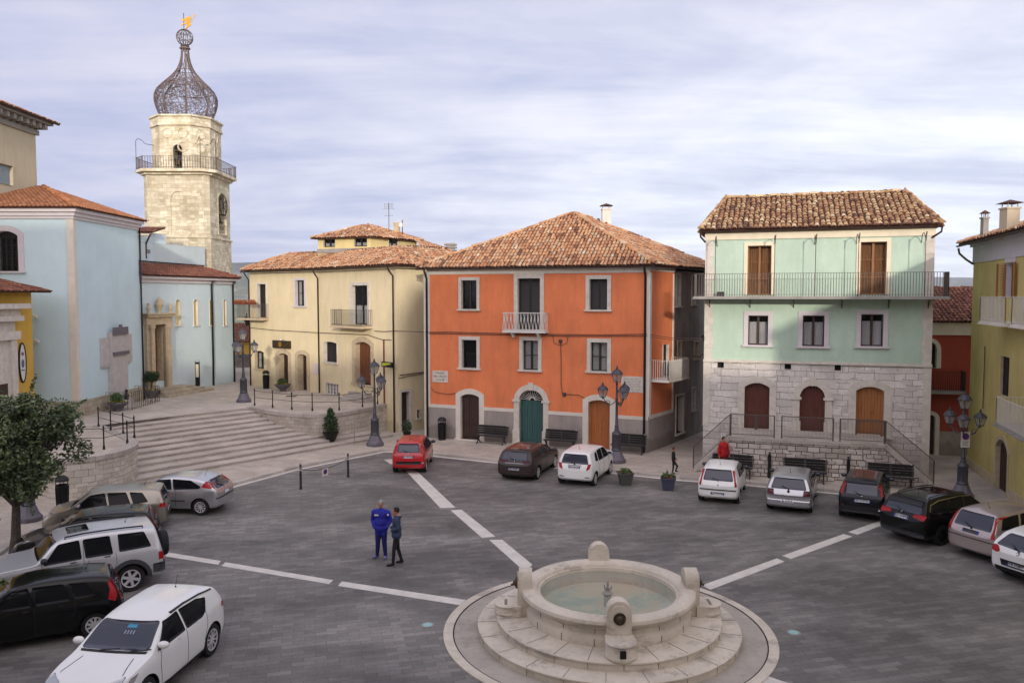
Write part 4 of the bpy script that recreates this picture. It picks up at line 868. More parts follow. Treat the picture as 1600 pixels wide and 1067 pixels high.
E_ = thing('town_house', 'olive yellow house along the right edge with shuttered window and balconies', 'house', LP0)
opening(FE, E_, (1572, 411, 1584, 465), 'glass', fr=None, sill=0, tm='lavender_trim', mat='wood_dark', leaves=1); r_, sq_ = opening(FE, E_, (1563, 557, 1576.5, 619), 'shutter', fr=None, tm='trim_warm', depth=.1)
opening(FE, E_, (1556, 686, 1575, 777), 'door', fr=.16, arch=.42, tm='trim_warm', mat='wood_dark', depth=.15)
FE.wall(E_, 'olive_plaster'); u0_, z0_, u1_, z1_ = FE.rect(1572, 411, 1584, 465)
for a, c, wa, wc in ((u0_ - .05, u0_ - .42, .02, .22), (u1_ + .05, u1_ + .5, .02, .12)):
    m = MB(); nsl = 22
    for k in range(nsl):
        za = lerp(z0_, z1_, k / nsl); m.bar(FE.pt(a, wa, za + .03), FE.pt(c, wc, za + .03), .07, .02)
    for q_, qw in ((a, wa), (c, wc)): m.bar(FE.pt(q_, qw, z0_), FE.pt(q_, qw, z1_), .07, .05)
    m.build('shutter', 'wood_ochre', E_)
m = MB(); FE.box(m, u0_ - .1, u1_ + .25, 0, .04, z1_ + .02, z1_ + .55); FE.box(m, 0, FE.W, 0, .05, 9.75, 10.75); FE.box(m, -.05, FE.W, 0, .16, 10.5, 10.75); m.build('cornice', 'lavender_trim', E_)
m = MB(); m.v; p = FE.pt(0, .05, 0); FE.box(m, 0, FE.px(1555, 740)[0], 0, .05, 0, .55); FE.box(m, FE.px(1577, 740)[0], FE.W, 0, .05, 0, .55); m.build('skirting', 'trim_warm', E_)
zb_ = FE.px(1573, 502)[1]; balcony(FE, E_, u0_ - .25, FE.px(1612, 500)[0], zb_, .9, mat='white_paint', slab='white_trim', sp=.13, r=.008)
balcony(FE, E_, FE.px(1622, 500)[0], FE.px(1622, 500)[0] + 4, zb_, .9, mat='white_paint', slab='white_trim', sp=.13, r=.008)
balcony(FE, E_, FE.px(1601, 640)[0], FE.px(1601, 640)[0] + 4, FE.px(1601, 662)[1], 1.0, mat='white_paint', slab='concrete', sp=.13, r=.008)
o_ = .55; c0, c1 = FE.pt(-.5, o_, 10.7), FE.pt(FE.W, o_, 10.7); c2, c3 = FE.pt(FE.W, -4.2, 12.3), FE.pt(2.2, -4.2, 12.3); c4 = FE.pt(-.5, -9, 10.7)
mkroof(E_, [([c0, c1, c2, c3], c0, c1), ([c4, c0, c3], c4, c0)], [(c0, c3)], mat='roof_tiles'); Fac(FE.pt(0, -8.5, 0), LP0, 0, 10.7).wall(E_, 'olive_plaster', name='side_wall')
gutter(E_, c0 + Vector((-.05, 0, -.09)), c1 + Vector((-.05, 0, -.09))); downpipe(E_, [c0 + Vector((0, 0, -.2)), c0 + Vector((.05, 0, -.45)), FE.pt(.05, .35, 9.95), FE.pt(.3, .08, 9.7)], .05, 'rail_grey')
chimney(E_, hz(1577, 352, 33) + Vector((0, 0, -.6)), .52, 1.25, 'beige_plaster'); chimney(E_, hz(1538, 361, 36.5) + Vector((0, 0, -.5)), .24, 1.05, 'concrete')
pp = MB(); u = FE.px(1541, 540)[0]; pp.tube([FE.pt(u, .05, FE.px(1541, 541)[1]), FE.pt(u, .05, FE.px(1541, 640)[1])], .02, 5); pp.build('conduit', 'cable', E_)
# ---------------------------------------------------------------- church, bell tower and the ochre house on the left
CX, CY = at(123, 652, ZT)[:2]; CZ = 12.75; CH = thing('church', 'pale blue plastered church with tiled roofs and arched wall niches beside the bell tower', 'church', (CX, CY, 0))
F1, F2 = Fac((CX - 12, CY), (CX, CY), 0, CZ), Fac((CX, CY), (CX + .05, CY + 7.3), 0, CZ)
opening(F1, CH, (-12, 361, 29, 424), 'glass', arch=.25, fr=.3, tm='lavender_trim', mat='iron', bars=5, leaves=5, depth=.35)
F1.wall(CH, 'blue_plaster'); F2.wall(CH, 'blue_plaster')
m = MB(); F1.box(m, F1.W - .34, F1.W + .02, 0, .04, ZT + .9, CZ - .45); F2.box(m, -.04, .25, 0, .04, ZT + .9, CZ - .45); m.build('corner_strip', 'white_trim', CH)
m = MB()
for w_, a, c in ((.10, CZ - .45, CZ - .3), (.2, CZ - .3, CZ - .1), (.36, CZ - .1, CZ + .12)): F1.box(m, 0, F1.W + w_, 0, w_, a, c); F2.box(m, 0, F2.W + .1, 0, w_, a, c)
m.build('cornice', 'lavender_trim', CH)
m = MB(); F1.box(m, 0, F1.W + .07, 0, .07, 0, ZT + .86); F2.box(m, 0, F2.W, 0, .07, 0, ZT + .86); m.build('plinth', 'base_stone', CH)
HP = hz(66, 291, 50); BX = -29.4
e0, e1, e2 = Vector((CX - 12, CY - .5, CZ + .14)), Vector((CX + .5, CY - .5, CZ + .14)), Vector((CX + .5, CY + 7.6, CZ + .14)); h0, h1 = hz(16, 291, 46.8), HP
mkroof(CH, [([e0, e1, h1, Vector((h0.x - 6, h0.y, h1.z))], e0, e1), ([e1, e2, h1], e1, e2)], [(e1, h1)], mat='roof_tiles_new', su=.24, r0=.07, jit=.4)
downpipe(CH, [(CX + .15, CY + 7.3, CZ - .3), (CX + .15, CY + 7.35, ZT)], .06, 'black_plastic')
F3 = Fac((-23.95, 51.4), (-21.15, 61.0), 0, 9.6)
dr, dz = opening(F3, CH, (235, 508, 255, 596), 'door', fr=.001, mat='wood_brown', tm='trim_warm', depth=.5, sill=0)
for x0, x1 in ((274, 281.5), (302, 309), (327, 333), (348.5, 353.5)): opening(F3, CH, (x0, 468, x1, 508), 'niche', arch=.17, fr=.0001, tm='white_trim', mat='cream_plaster_light', sill=.05, depth=.14)
F3.wall(CH, 'blue_plaster_pale')
m = MB(); F3.box(m, 0, F3.W + .1, 0, .12, 9.1, 9.35); F3.box(m, -.0, F3.W + .25, 0, .32, 9.35, 9.62); m.build('cornice', 'lavender_trim', CH)
for x in (330, 363): u = F3.px(x, 500)[0]; downpipe(CH, [F3.pt(u, .3, 9.35), F3.pt(u, .1, 9.1), F3.pt(u, .1, ZT)], .07, 'black_plastic')
# stone portal with three finials
m = MB(); a, z0_, c, z1_ = dz
for s_, q_ in ((-1, a), (1, c)):
    F3.box(m, min(q_, q_ + s_ * .55), max(q_, q_ + s_ * .55), 0, .22, ZT, z1_ + .1); F3.box(m, min(q_, q_ + s_ * .32), max(q_, q_ + s_ * .32), 0, .4, ZT, z1_ - .2); F3.box(m, min(q_, q_ + s_ * .4), max(q_, q_ + s_ * .4), 0, .46, z1_ - .2, z1_ + .05)
F3.box(m, a - .6, c + .6, 0, .3, z1_ + .05, z1_ + .55); F3.box(m, a - .7, c + .7, 0, .5, z1_ + .55, z1_ + .72); F3.box(m, a - .8, c + .8, 0, .6, z1_ + .72, z1_ + .8)
m.build('portal', 'trim_warm', dr)
m = MB(); um = (a + c) / 2; m.lathe([(.12, 0), (.08, .12), (.16, .3), (.26, .55), (.2, .8), (.1, .95), (0, 1.1)], 10, F3.pt(um, .3, z1_ + .8))
for q_ in (a - .45, c + .45): m.lathe([(.1, 0), (.06, .1), (.13, .3), (.08, .5), (.1, .6), (0, .7)], 10, F3.pt(q_, .3, z1_ + .8))
m.build('finials', 'trim_warm', dr)
m = MB()
for k, w_ in enumerate((2.0, 1.6, 1.2)): F3.box(m, a - .75 + k * .1, c + 2.6 - k * .5, 0, w_, ZT - .03, ZT + .15 * (k + 1))
m.build('door_steps', 'base_stone', CH)
sw = Vector((-.96, .28, 0)); q0, q1 = F3.pt(0, .4, 9.58), F3.pt(F3.W + .3, .4, 9.58); q2, q3 = q1 + sw * 4.1 + Vector((0, 0, .95)), q0 + sw * 4.1 + Vector((0, 0, .95))
mkroof(CH, [([q0, q1, q2, q3], q0, q1)], [(q1, q2)], mat='roof_tiles_brown', jit=.5, tvar=.5)
NW = Fac((q3 - Vector((0, 0, 0)))[:2], (q2 + (q2 - q3) * .12)[:2], 8.5, 12.0); NW.wall(CH, 'pale_blue_white', name='nave_wall'); m = MB(); NW.box(m, 0, NW.W, -1.0, .0, 11.98, 12.06); m.build('coping', 'pale_blue_white', CH)
NB = Fac(NW.p1, NW.p1 + Vector((-6, 0, 0)), 8, 12.0); NB.wall(CH, 'pale_blue_white', name='nave_wall')
F4 = Fac((-33, 57.4), (-26.0, 57.4), 8.6, 12.75); u_ = F4.px(231, 393); F4.wall(CH, 'blue_plaster_pale', name='sacristy_wall'); Fac((-26, 57.4), (-25.6, 59.5), 8.6, 12.75).wall(CH, 'blue_plaster_pale', name='sacristy_wall')
m = MB(); F4.box(m, F4.px(225, 393)[0], F4.px(235, 393)[0], 0, .03, F4.px(230, 396)[1], F4.px(230, 390)[1]); m.build('vent_grille', 'concrete', CH)
a0, a1 = F4.pt(0, .35, 12.75), F4.pt(F4.W + .5, .35, 12.75); mkroof(CH, [([a0, a1, a1 + Vector((-.2, 2.6, .5)), a0 + Vector((0, 2.6, .5))], a0, a1)], mat='roof_tiles_brown'); m = MB(); F4.box(m, 0, F4.W + .3, 0, .2, 12.5, 12.74); m.build('cornice', 'white_trim', CH)
downpipe(CH, [F4.pt(F4.W + .35, .3, 12.6), F4.pt(F4.W + .1, .2, 12.2), F4.pt(F4.W - .1, .1, 11.9), F4.pt(F4.W - .1, .1, 10.9)], .06)
bts = MB(); bts.tube([NW.pt(.0, .08, 10.75), NW.pt(NW.W * .98, .08, 10.6)], .05, 6); bts.build('downpipe', 'copper_pipe', CH)
Fac((CX - 12, CY + 12), (CX - 12, CY), 0, CZ).wall(CH, 'blue_plaster', name='back_wall')
plain('blind_grey', '#7f8e94', .5)
BH = thing('church_nave', 'tall beige church nave with bracketed eaves at the top left corner', 'church nave', (BX, 44, 0)); F5 = Fac((BX, 36), (BX, 50.0), 8, 18.9)
opening(F5, BH, (-14, 256, 19, 287), 'niche', fr=.0001, tm='beige_plaster', depth=.15, mat='blind_grey', sill=0); F5.wall(BH, 'beige_plaster'); Fac((BX, 50), (BX - 12, 50), 8, 18.9).wall(BH, 'beige_plaster')
m = MB(); F5.box(m, 0, F5.W + .5, 0, .85, 18.75, 18.95); F5.box(m, 0, F5.W + .15, 0, .15, 18.1, 18.4)
for k in range(24): F5.box(m, F5.W - k * .62 - .12, F5.W - k * .62 + .12, 0, .7, 18.45, 18.74)
m.build('eaves', 'concrete', BH); a0, a1 = F5.pt(0, 1.0, 18.95), F5.pt(F5.W + .8, 1.0, 18.95); mkroof(BH, [([a0, a1, a1 + Vector((-6, -4, 2.4)), a0 + Vector((-6, 0, 2.4))], a0, a1)])
gutter(BH, a0, a1, .1)
OCX = -24.6; F6 = Fac((OCX, 30), (OCX, 41.0), 0, 8.5); OC = thing('ochre_house', 'ochre yellow house with stone portal at the left edge before the church', 'house', (OCX, 38, 0))
F6b = Fac((OCX - .001, 30), (OCX - .001, F6.px(17, 540)[0] + 30), 0, 8.3)
F6.wall(OC, 'ochre_plaster'); Fac((OCX, 41), (OCX - 6, 41), 0, 8.5).wall(OC, 'ochre_plaster', name='side_wall')
up = F6.px(19, 540)[0]; m = MB(); F6.box(m, up - 3.2, up, 0, .18, 0, 7.0); F6.box(m, up - 3.3, up + .25, 0, .5, 7.0, 7.25); F6.box(m, up - 3.3, up + .1, 0, .4, 6.1, 6.5); F6.box(m, up - 3.4, up + .5, 0, .7, 7.6, 7.85); F6.box(m, up - 3.3, up + .2, 0, .35, 7.25, 7.6)
F6.box(m, up - .55, up - .1, .18, .32, 0, 6.1); m.build('portal', 'trim_stone', OC)
m = MB(); a = up - 1.0; F6.box(m, a - 1.6, a + .25, .18, .2, 0, 4.0); m.build('door', 'wood_dark', OC)
a0, a1 = F6.pt(0, .7, 8.45), F6.pt(F6.W + .6, .7, 8.45); mkroof(OC, [([a0, a1, a1 + Vector((-5, -3, 1.5)), a0 + Vector((-5, 0, 1.5))], a0, a1)], mat='roof_tiles_brown')
ov_ = thing('oval_sign', 'oval framed white sign on the ochre yellow wall', 'sign', F6.pt(0, 0, 5)); x0, z0_, x1, z1_ = F6.rect(28.5, 536, 39, 597); uc, zc = (x0 + x1) / 2, (z0_ + z1_) / 2; hu, hz_ = (x1 - x0) / 2, (z1_ - z0_) / 2
def oval(m, F, uc, zc, hu, hz_, w, n=24): m.quad(*[F.pt(uc + hu * math.cos(2 * math.pi * k / n), w, zc + hz_ * math.sin(2 * math.pi * k / n)) for k in range(n)])
m = MB(); oval(m, F6, uc, zc, hu * .93, hz_ * .95, .06); m.build('sign_face', 'white_paint', ov_); m = MB(); m.tube([F6.pt(uc + hu * math.cos(2 * math.pi * k / 24), .05, zc + hz_ * math.sin(2 * math.pi * k / 24)) for k in range(25)], .045, 6); m.build('sign_frame', 'iron', ov_)
plain('emblem_red', '#7e4655', .6); plain('emblem_blue', '#4d6076', .6)
m = MB(); oval(m, F6, uc, zc + hz_ * .45, hu * .4, hz_ * .1, .065); m.cur = 1; oval(m, F6, uc, zc - hz_ * .05, hu * .45, hz_ * .22, .065); F6.box(m, uc - hu * .5, uc + hu * .5, .06, .066, zc - hz_ * .42, zc - hz_ * .36); m.build('emblem', ['emblem_red', 'emblem_blue'], ov_)
for x, y in ((57, 494), (60, 533)):
    u, z = F1.px(x, y); m = MB(); m.bar(F1.pt(u, 0, z), F1.pt(u, .2, z), .05); m.bar(F1.pt(u - .12, .22, z + .08), F1.pt(u + .18, .24, z - .05), .12, .12); tag(m.build('security_camera', 'white_paint', None), 'small white camera on the blue church wall, %s' % ('the upper one' if y < 500 else 'the lower one'), 'camera', 'cameras on the church wall')
# war memorial on the church side wall
plain('memorial_stone', '#b3aeab', .7, var=.12, scale=3)
WM = thing('war_memorial', 'pale marble memorial with side tablets and bronze lettering plate on the blue wall', 'memorial', F2.pt(4, 0, ZT)); m = MB()
x0, z0_, x1, z1_ = F2.rect(168, 513, 192, 618); F2.box(m, x0, x1, 0, .3, ZT, z1_ - .2); F2.box(m, x0 - .15, x1 + .15, 0, .5, ZT, ZT + .4); m.build('central_slab', 'memorial_stone', WM)
for r in ((156, 528, 168, 574), (191, 522, 203, 566)): a = F2.rect(*r); m = MB(); F2.box(m, a[0], a[2], .0, .14, a[1], a[3]); F2.box(m, a[0] + .08, a[2] - .08, .14, .155, a[1] + .1, a[3] - .1); m.build('name_tablet', 'memorial_stone', WM)
a = F2.rect(167.5, 511, 191, 523); m = MB(); F2.box(m, a[0], a[2], .3, .38, a[1], a[3]); F2.box(m, (a[0] + a[2]) / 2 - .15, (a[0] + a[2]) / 2 + .15, .3, .38, a[3], a[3] + .15); m.build('bronze_plate', 'cast_iron', WM)
a = F2.rect(168, 549, 192, 554); m = MB(); F2.box(m, a[0], a[2], .3, .42, a[1], a[3]); m.build('ledge', 'cast_iron', WM)
m = MB(); m.lathe([(.14, 0), (.1, .1), (.16, .2), (.05, .4), (.1, .5), (0, .6)], 8, F2.pt(x1 - .5, .42, ZT + .42)); m.build('bronze_lamp', 'iron', WM)
m = MB(); bar_rail(F2, m, x0 - .3, x1 + 1.4, ZT, 1.5, 1.0, .22, r=.012); tag(m.build('low_railing', 'rail_grey', None), 'low grey railing round the foot of the marble memorial', 'railing')
# far small house and houses beyond
SH = thing('small_house', 'small ochre house with red roof in the gap beside the tower', 'house', (-25, 76, 0)); FX = Fac((-28.5, 76), (-18, 76), 0, 3.9); opening(FX, SH, (386, 558, 395, 581), 'glass', fr=.0001, tm='wood_dark', mat='wood_dark'); FX.wall(SH, 'ochre_plaster')
a0, a1 = FX.pt(0, .4, 3.95), FX.pt(FX.W, .4, 3.95); mkroof(SH, [([a0, a1, a1 + Vector((0, 4, 1.5)), a0 + Vector((0, 4, 1.5))], a0, a1)], mat='roof_tiles_brown')
m = MB(); m.box((-24.6, 73.5, 2.2), (2.5, .3, 1.4)); tag(m.build('boundary_wall', 'rough_stone', None), 'low rough stone wall at the foot of the bell tower', 'wall')
# ---------------------------------------------------------------- bell tower
TX0, TX1, TY = -29.35, -24.1, 64.0; TC = Vector(((TX0 + TX1) / 2, TY + 2.62, 0)); TW = thing('bell_tower', 'old limestone bell tower with railed gallery and openwork iron onion dome', 'bell tower', TC)
def sq(h, a0=0): return [(TC.x - h, TC.y - h), (TC.x + h, TC.y - h), (TC.x + h, TC.y + h), (TC.x - h, TC.y + h)]
def octo(h, c=.414): k = h * c; return [(TC.x - k, TC.y - h), (TC.x + k, TC.y - h), (TC.x + h, TC.y - k), (TC.x + h, TC.y + k), (TC.x + k, TC.y + h), (TC.x - k, TC.y + h), (TC.x - h, TC.y + k), (TC.x - h, TC.y - k)]
hh = 2.62; z13 = 12.9; z18 = 18.1; z23 = 22.5
m = MB(); m.prism(octo(hh + .05, .86), 0, z13, top=False); m.build('tower_base', 'tower_stone', TW)
FT1 = Fac(octo(hh, .86)[0], octo(hh, .86)[1], z13, z18); FT2 = Fac(octo(hh, .86)[2], octo(hh, .86)[3], z13, z18)
opening(FT1, TW, (267, 299, 292, 366), 'niche', arch=.6, fr=None, tm='tower_stone', mat='tower_stone', depth=.09, nm='blind_arch')
ro, rr = opening(FT2, TW, (341, 303, 353, 366), 'void', arch=.45, fr=.12, tm='tower_stone', depth=.9, nm='bell_opening')
FT1.wall(TW, 'tower_stone', name='tower_wall'); FT2.wall(TW, 'tower_stone', name='tower_wall'); O8 = octo(hh, .86)
m = MB()
for i in (1, 3, 4, 5, 6, 7): Fac(O8[i], O8[(i + 1) % 8], z13, z18).wall(TW, None, mb=m)
m.build('tower_wall', 'tower_stone', TW)
def bell(c, r, parent, wheel=True):
    m = MB(); m.lathe([(0, r * 1.5), (r * .45, r * 1.45), (r * .55, r * 1.1), (r * .65, r * .5), (r, 0), (r * .93, 0), (0, r * .3)], 16, c); o = m.build('bell', 'bronze', parent, smooth=True)
    k = MB(); k.bar(c + Vector((-r * 1.4, 0, r * 1.65)), c + Vector((r * 1.4, 0, r * 1.65)), .12); k.build('bell_yoke', 'iron', o); return o
uc = (rr[0] + rr[2]) / 2; bc = FT2.pt(uc, -.35, rr[1] + .9); b_ = bell(bc, .42, TW); wc = FT2.pt(uc, .12, rr[1] + 2.35); m = MB()
m.tube([wc + FT2.d * .85 * math.cos(a * .2618) + Vector((0, 0, .85 * math.sin(a * .2618))) for a in range(25)], .035, 6)
for a in range(4): v = FT2.d * math.cos(a * .785) + Vector((0, 0, math.sin(a * .785))); m.bar(wc - v * .85, wc + v * .85, .04)
m.build('bell_wheel', 'iron', b_)
m = MB(); m.prism(octo(hh + .16, .84), z13 - .08, z13 + .06); m.build('ledge', 'tower_stone', TW)
m = MB(); m.prism(octo(hh + .25, .8), z18 - .3, z18 - .1); m.prism(octo(hh + .62, .72), z18 - .1, z18 + .12); m.build('gallery', 'tower_stone', TW)
gr = octo(hh + .55, .72); m = MB()
for i in range(8):
    a, b = Vector((*gr[i], z18 + .12)), Vector((*gr[(i + 1) % 8], z18 + .12)); n = int((b - a).length / .2)
    for k in range(n + 1): q = lerp(a, b, k / n); m.bar(q, q + Vector((0, 0, .95)), .028)
    m.bar(a + Vector((0, 0, .95)), b + Vector((0, 0, .95)), .05, .03); m.bar(a + Vector((0, 0, .12)), b + Vector((0, 0, .12)), .035, .02); m.bar(a, a + Vector((0, 0, 1.0)), .06)
m.build('gallery_railing', 'rail_grey', TW)
for i in (0, 1, 2):
    a = Vector((*gr[[7, 1, 2][i]], z18 + .1)); dr_ = (TC - P2(a)).normalized(); m = MB(); m.tube([a, a + Vector((0, 0, 2.3)), a + dr_ * .15 + Vector((0, 0, 2.5)), a + dr_ * .4 + Vector((0, 0, 2.45)), a + dr_ * .7 + Vector((0, 0, 2.15)), a + dr_ * 1.5 + Vector((0, 0, 2.1))], .022, 6); m.build('lightning_rod', 'iron', TW)
U8 = octo(2.36, .52); m = MB(); fw = Fac(U8[0], U8[1], z18, z23 - .75)
opening(fw, TW, (271, 226, 285, 268), 'void', arch=.28, fr=.03, tm='tower_stone', depth=.8, nm='bell_opening'); fw.wall(TW, 'tower_stone', name='tower_wall'); ub0, _, ub1, _ = fw.rect(271, 226, 285, 268); uc = (ub0 + ub1) / 2
for z in (z18 + .55, z18 + 1.55): bell(fw.pt(uc, -.15, z), .27, TW)
for i in range(1, 8): Fac(U8[i], U8[(i + 1) % 8], z18, z23 - .75).wall(TW, None, mb=m)
m.build('tower_wall', 'tower_stone', TW)
m = MB(); F8 = [Fac(U8[i], U8[(i + 1) % 8], z18, z23) for i in (0, 1, 2)]
for F in F8:
    for z in (z18 + 3.05, z18 + 1.95):
        for du in ((.25, .75) if F is F8[0] else (.5,)):
            if F is F8[0] and du == .25 and z < z18 + 3: continue
            q_ = MB(); q_.tube([F.pt(F.W * du + .38 * math.cos(a * .393), .0, z + .38 * math.sin(a * .393)) for a in range(17)], .075, 5); q_.build('carved_roundel', 'tower_stone', TW)
m = MB(); m.prism(octo(2.5, .52), z23 - .78, z23 - .62); m.prism(octo(2.42, .52), z23 - .62, z23 - .08); m.prism(octo(2.55, .52), z23 - .08, z23 + .06); m.build('tower_cap', 'tower_stone', TW)
# openwork onion dome: ribs, hoops and tangled scroll bars
pr_ = [(1.95, 0), (2.25, .45), (2.48, 1.0), (2.6, 1.5), (2.58, 1.95), (2.38, 2.4), (2.0, 2.8), (1.55, 3.2), (1.12, 3.6), (.72, 4.05), (.46, 4.6), (.33, 5.15), (.28, 5.75)]
DK = 1.0
def prr(t):
    x = max(0, min(.9999, t)) * (len(pr_) - 1); i = int(x); f = x - i; return lerp(pr_[i][0], pr_[i + 1][0], f), lerp(pr_[i][1], pr_[i + 1][1], f)
def onp(t, a): r, z = prr(t); return Vector((TC.x + r * .93 * math.cos(a), TC.y + r * .93 * math.sin(a), z23 + .06 + z * DK))
plain('dome_iron', '#6d605d', .6, metal=.2, var=.2)
DM = MB()
for k in range(8): DM.tube([onp(t / 26, math.pi / 8 + k * math.pi / 4) for t in range(27)], .055, 6)
for t in (.0, .42, .75, .99): DM.tube([onp(t, a * math.pi / 12) for a in range(25)], .035, 5)
dm = DM.build('onion_dome', 'dome_iron', TW); DS = MB(); rnd = random.Random(4)
for k in range(640):
    t, a = rnd.uniform(.01, .62), rnd.uniform(0, 6.283); r, _ = prr(t); s_ = rnd.uniform(.22, .5); ca = rnd.uniform(0, 6.28); n = 9; sweep = rnd.uniform(2.5, 6.3)
    DS.tube([onp(max(0, t + s_ * .13 * math.sin(ca + sweep * i / n)), a + s_ / max(r, .5) * math.cos(ca + sweep * i / n)) for i in range(n + 1)], .017, 3, cap=False)
for k in range(60):
    a, t = rnd.uniform(0, 6.283), rnd.uniform(.35, .8); DS.tube([onp(t + i * .03, a + .12 * math.sin(i * .9 + k)) for i in range(7)], .018, 3, cap=False)
DS.build('scroll_work', 'dome_iron', dm)
tz = z23 + 5.8; m = MB(); m.lathe([(.28, 0), (.42, .05), (.42, .15), (.25, .2), (.35, .3), (.2, .4)], 14, (TC.x, TC.y, tz))
bc = Vector((TC.x, TC.y, tz + .98)); br = .64
for k in range(6): a = k * math.pi / 6; m.tube([bc + Vector((math.cos(a) * math.cos(b * .2618), math.sin(a) * math.cos(b * .2618), math.sin(b * .2618))) * br for b in range(25)], .03, 5)
for z_ in (-.4, 0, .4): rr_ = math.sqrt(br * br - z_ * z_); m.tube([bc + Vector((rr_ * math.cos(b * .2618), rr_ * math.sin(b * .2618), z_)) for b in range(25)], .026, 5)
for a in range(8):
    c_ = Vector((math.cos(a * .785) * .8, math.sin(a * .785) * .8, .5 * (1 if a % 2 else -1))).normalized() * br; u_ = c_.cross(Vector((0, 0, 1))).normalized(); v_ = u_.cross(c_).normalized(); m.tube([c_ * .97 + bc + (u_ * math.cos(b * .524) + v_ * math.sin(b * .524)) * .18 for b in range(13)], .02, 4)
m.build('finial_ball', 'dome_iron', TW)
m = MB(); top = bc + Vector((-.05, 0, br)); m.tube([top, top + Vector((0, 0, 1.3))], .025, 6); m.build('vane_rod', 'iron', TW)
gv = [(0, .15), (.25, .35), (.5, .6), (.62, .95), (.95, 1.25), (1.3, 1.55), (1.25, 1.4), (1.0, 1.05), (.85, .8), (.75, .5), (.5, .25), (.25, .05)]
m = MB(); b2 = [(-.3, 1.0), (.1, 1.15), (.35, 1.35), (.75, 1.4), (.85, 1.2), (.7, 1.0), (.65, .75), (.85, .5), (.55, .3), (.3, .08), (.12, .02), (.3, .3), (.4, .6), (.1, .55), (-.25, .45), (-.28, .55), (.1, .7), (.3, .78), (.2, .9), (-.1, .9)]
k0 = len(m.v); w_ = .05
for s_ in (-1, 1):
    base = len(m.v); m.v += [top + Vector((x, s_ * w_, z)) for x, z in b2]
    for t_ in tessellate_polygon([[Vector((x, z, 0)) for x, z in b2]]): m.face([base + q for q in t_])
n = len(b2)
for i in range(n): m.face((i, (i + 1) % n, n + (i + 1) % n, n + i))
m.bar(top + Vector((.7, 0, .7)), top + Vector((1.15, 0, 1.35)), .05); m.box(top + Vector((1.2, 0, 1.5)), (.22, .05, .16), M_=None); m.v = [top + (v - top) * .74 for v in m.v]; m.build('weather_vane', 'gold', TW)
# ---------------------------------------------------------------- building the photo was taken from (unseen; stepped heights and gable shaped to shade the square)
BB = thing('palazzo', 'tall pale palazzo behind the camera, unseen, its roofline shaped to shade the square', 'building', (0, -1.2, 0)); FBB = Fac((34, -1.2), (-34, -1.2), 0, 15.2)
blk = ((-34, -17.2, 20.4), (-17.2, -.6, 14.0), (-.6, 12.4, 18.2), (12.4, 19.6, 11.9), (19.6, 34, 14.6)); m = MB(); rf = MB()
for x0, x1, h in blk: m.prism([(x0, -13), (x1, -13), (x1, -1.25), (x0, -1.25)], 0, h); rf.prism([(x0, -13.3), (x1, -13.3), (x1, -.95), (x0, -.95)], h, h + .35)
m.build('wall', 'beige_plaster', BB)
for y0, y1 in ((-13, -1.3),): rf.v; n = len(rf.v); rf.v += [Vector(q) for q in ((19.6, y0, 14.95), (19.6, y1, 14.95), (24.5, y0, 18.5), (24.5, y1, 18.5), (30, y0, 14.95), (30, y1, 14.95))]; [rf.face([n + i for i in q]) for q in ((0, 2, 3, 1), (2, 4, 5, 3), (1, 3, 5), (0, 4, 2), (0, 1, 5, 4))]
rf.build('roof', 'roof_tiles', BB)
for k in range(12):
    for z in (1.2, 5.2, 9.4): m = MB(); x = -31 + k * 5.6; m.box((x, -1.22, z + 1), (1.1, .08, 1.9)); m.build('window', 'dark_shutter', BB)
# ---------------------------------------------------------------- fountain
FCX, FCY = 2.35, 19.3; C0 = Vector((FCX, FCY, 0)); FN = thing('fountain', 'round limestone fountain with pale water basin and four lion spout pillars', 'fountain', C0)
def stains(name, col, dark):
    t = Mt(name); v = t.coord(); c = srgb(col); a = t.noise(v, 1.1, 7, .65); b = t.noise(v, 6, 5, .6)
    x = t.ramp(a, [(.3, mul(c, .78)), (.55, c), (.75, mul(c, 1.12))]); x = t.mix(t.ramp(b, [(.5, g3(0)), (.75, g3(.35))]), x, srgb(dark)); x = t.mix(t.ramp(t.noise(v, .7, 6, .75, (1, 1, 3)), [(.54, g3(0)), (.62, g3(.55))]), x, srgb('#857c72'))
    t.ln(x, t.p.inputs['Base Color']); t.p.inputs['Roughness'].default_value = .7; t.bump(t.noise(v, 22, 5), .25, .01)
stains('fountain_body', '#c9c0b0', '#a2967f'); stains('fountain_floor', '#a79f94', '#857c70')
N_ = 96
m = MB(); m.lathe([(4.03, .0), (4.03, .03), (3.80, .03)], N_, C0); m.build('rim_kerb', 'fountain_body', FN)
m = MB(); m.lathe([(3.81, .016), (3.0, .02)], N_, C0, uvR=3.5); m.build('apron', 'fountain_floor', FN)
m = MB(); gut = [(3.74, .02), (3.70, .02)]; m.lathe([(3.80, .024), (3.77, .024)], N_, C0); m.build('drain_slot', 'dark_void', FN)
m = MB(); m.lathe([(3.16, 0), (3.16, .15), (3.19, .17), (3.19, .2), (3.15, .22), (2.6, .225)], N_, C0); m.lathe([(2.70, .22), (2.70, .37), (2.73, .39), (2.73, .42), (2.69, .44), (1.5, .445)], N_, C0); m_s = m; m_s.cur = 1
m = MB(); m.lathe([(2.02, .44), (2.02, .62), (1.99, .66), (1.94, .69), (1.93, .80), (1.98, .84), (2.0, .88), (2.02, .90), (2.10, .93), (2.135, .99), (2.12, 1.06), (2.06, 1.10), (1.95, 1.12), (1.84, 1.11), (1.76, 1.07), (1.725, 1.03), (1.72, .99), (1.66, .99), (1.655, .9), (1.64, .6)], N_, C0); m_j = m; m_j.cur = 1; plain('joint_grey', '#7d756a', .9)
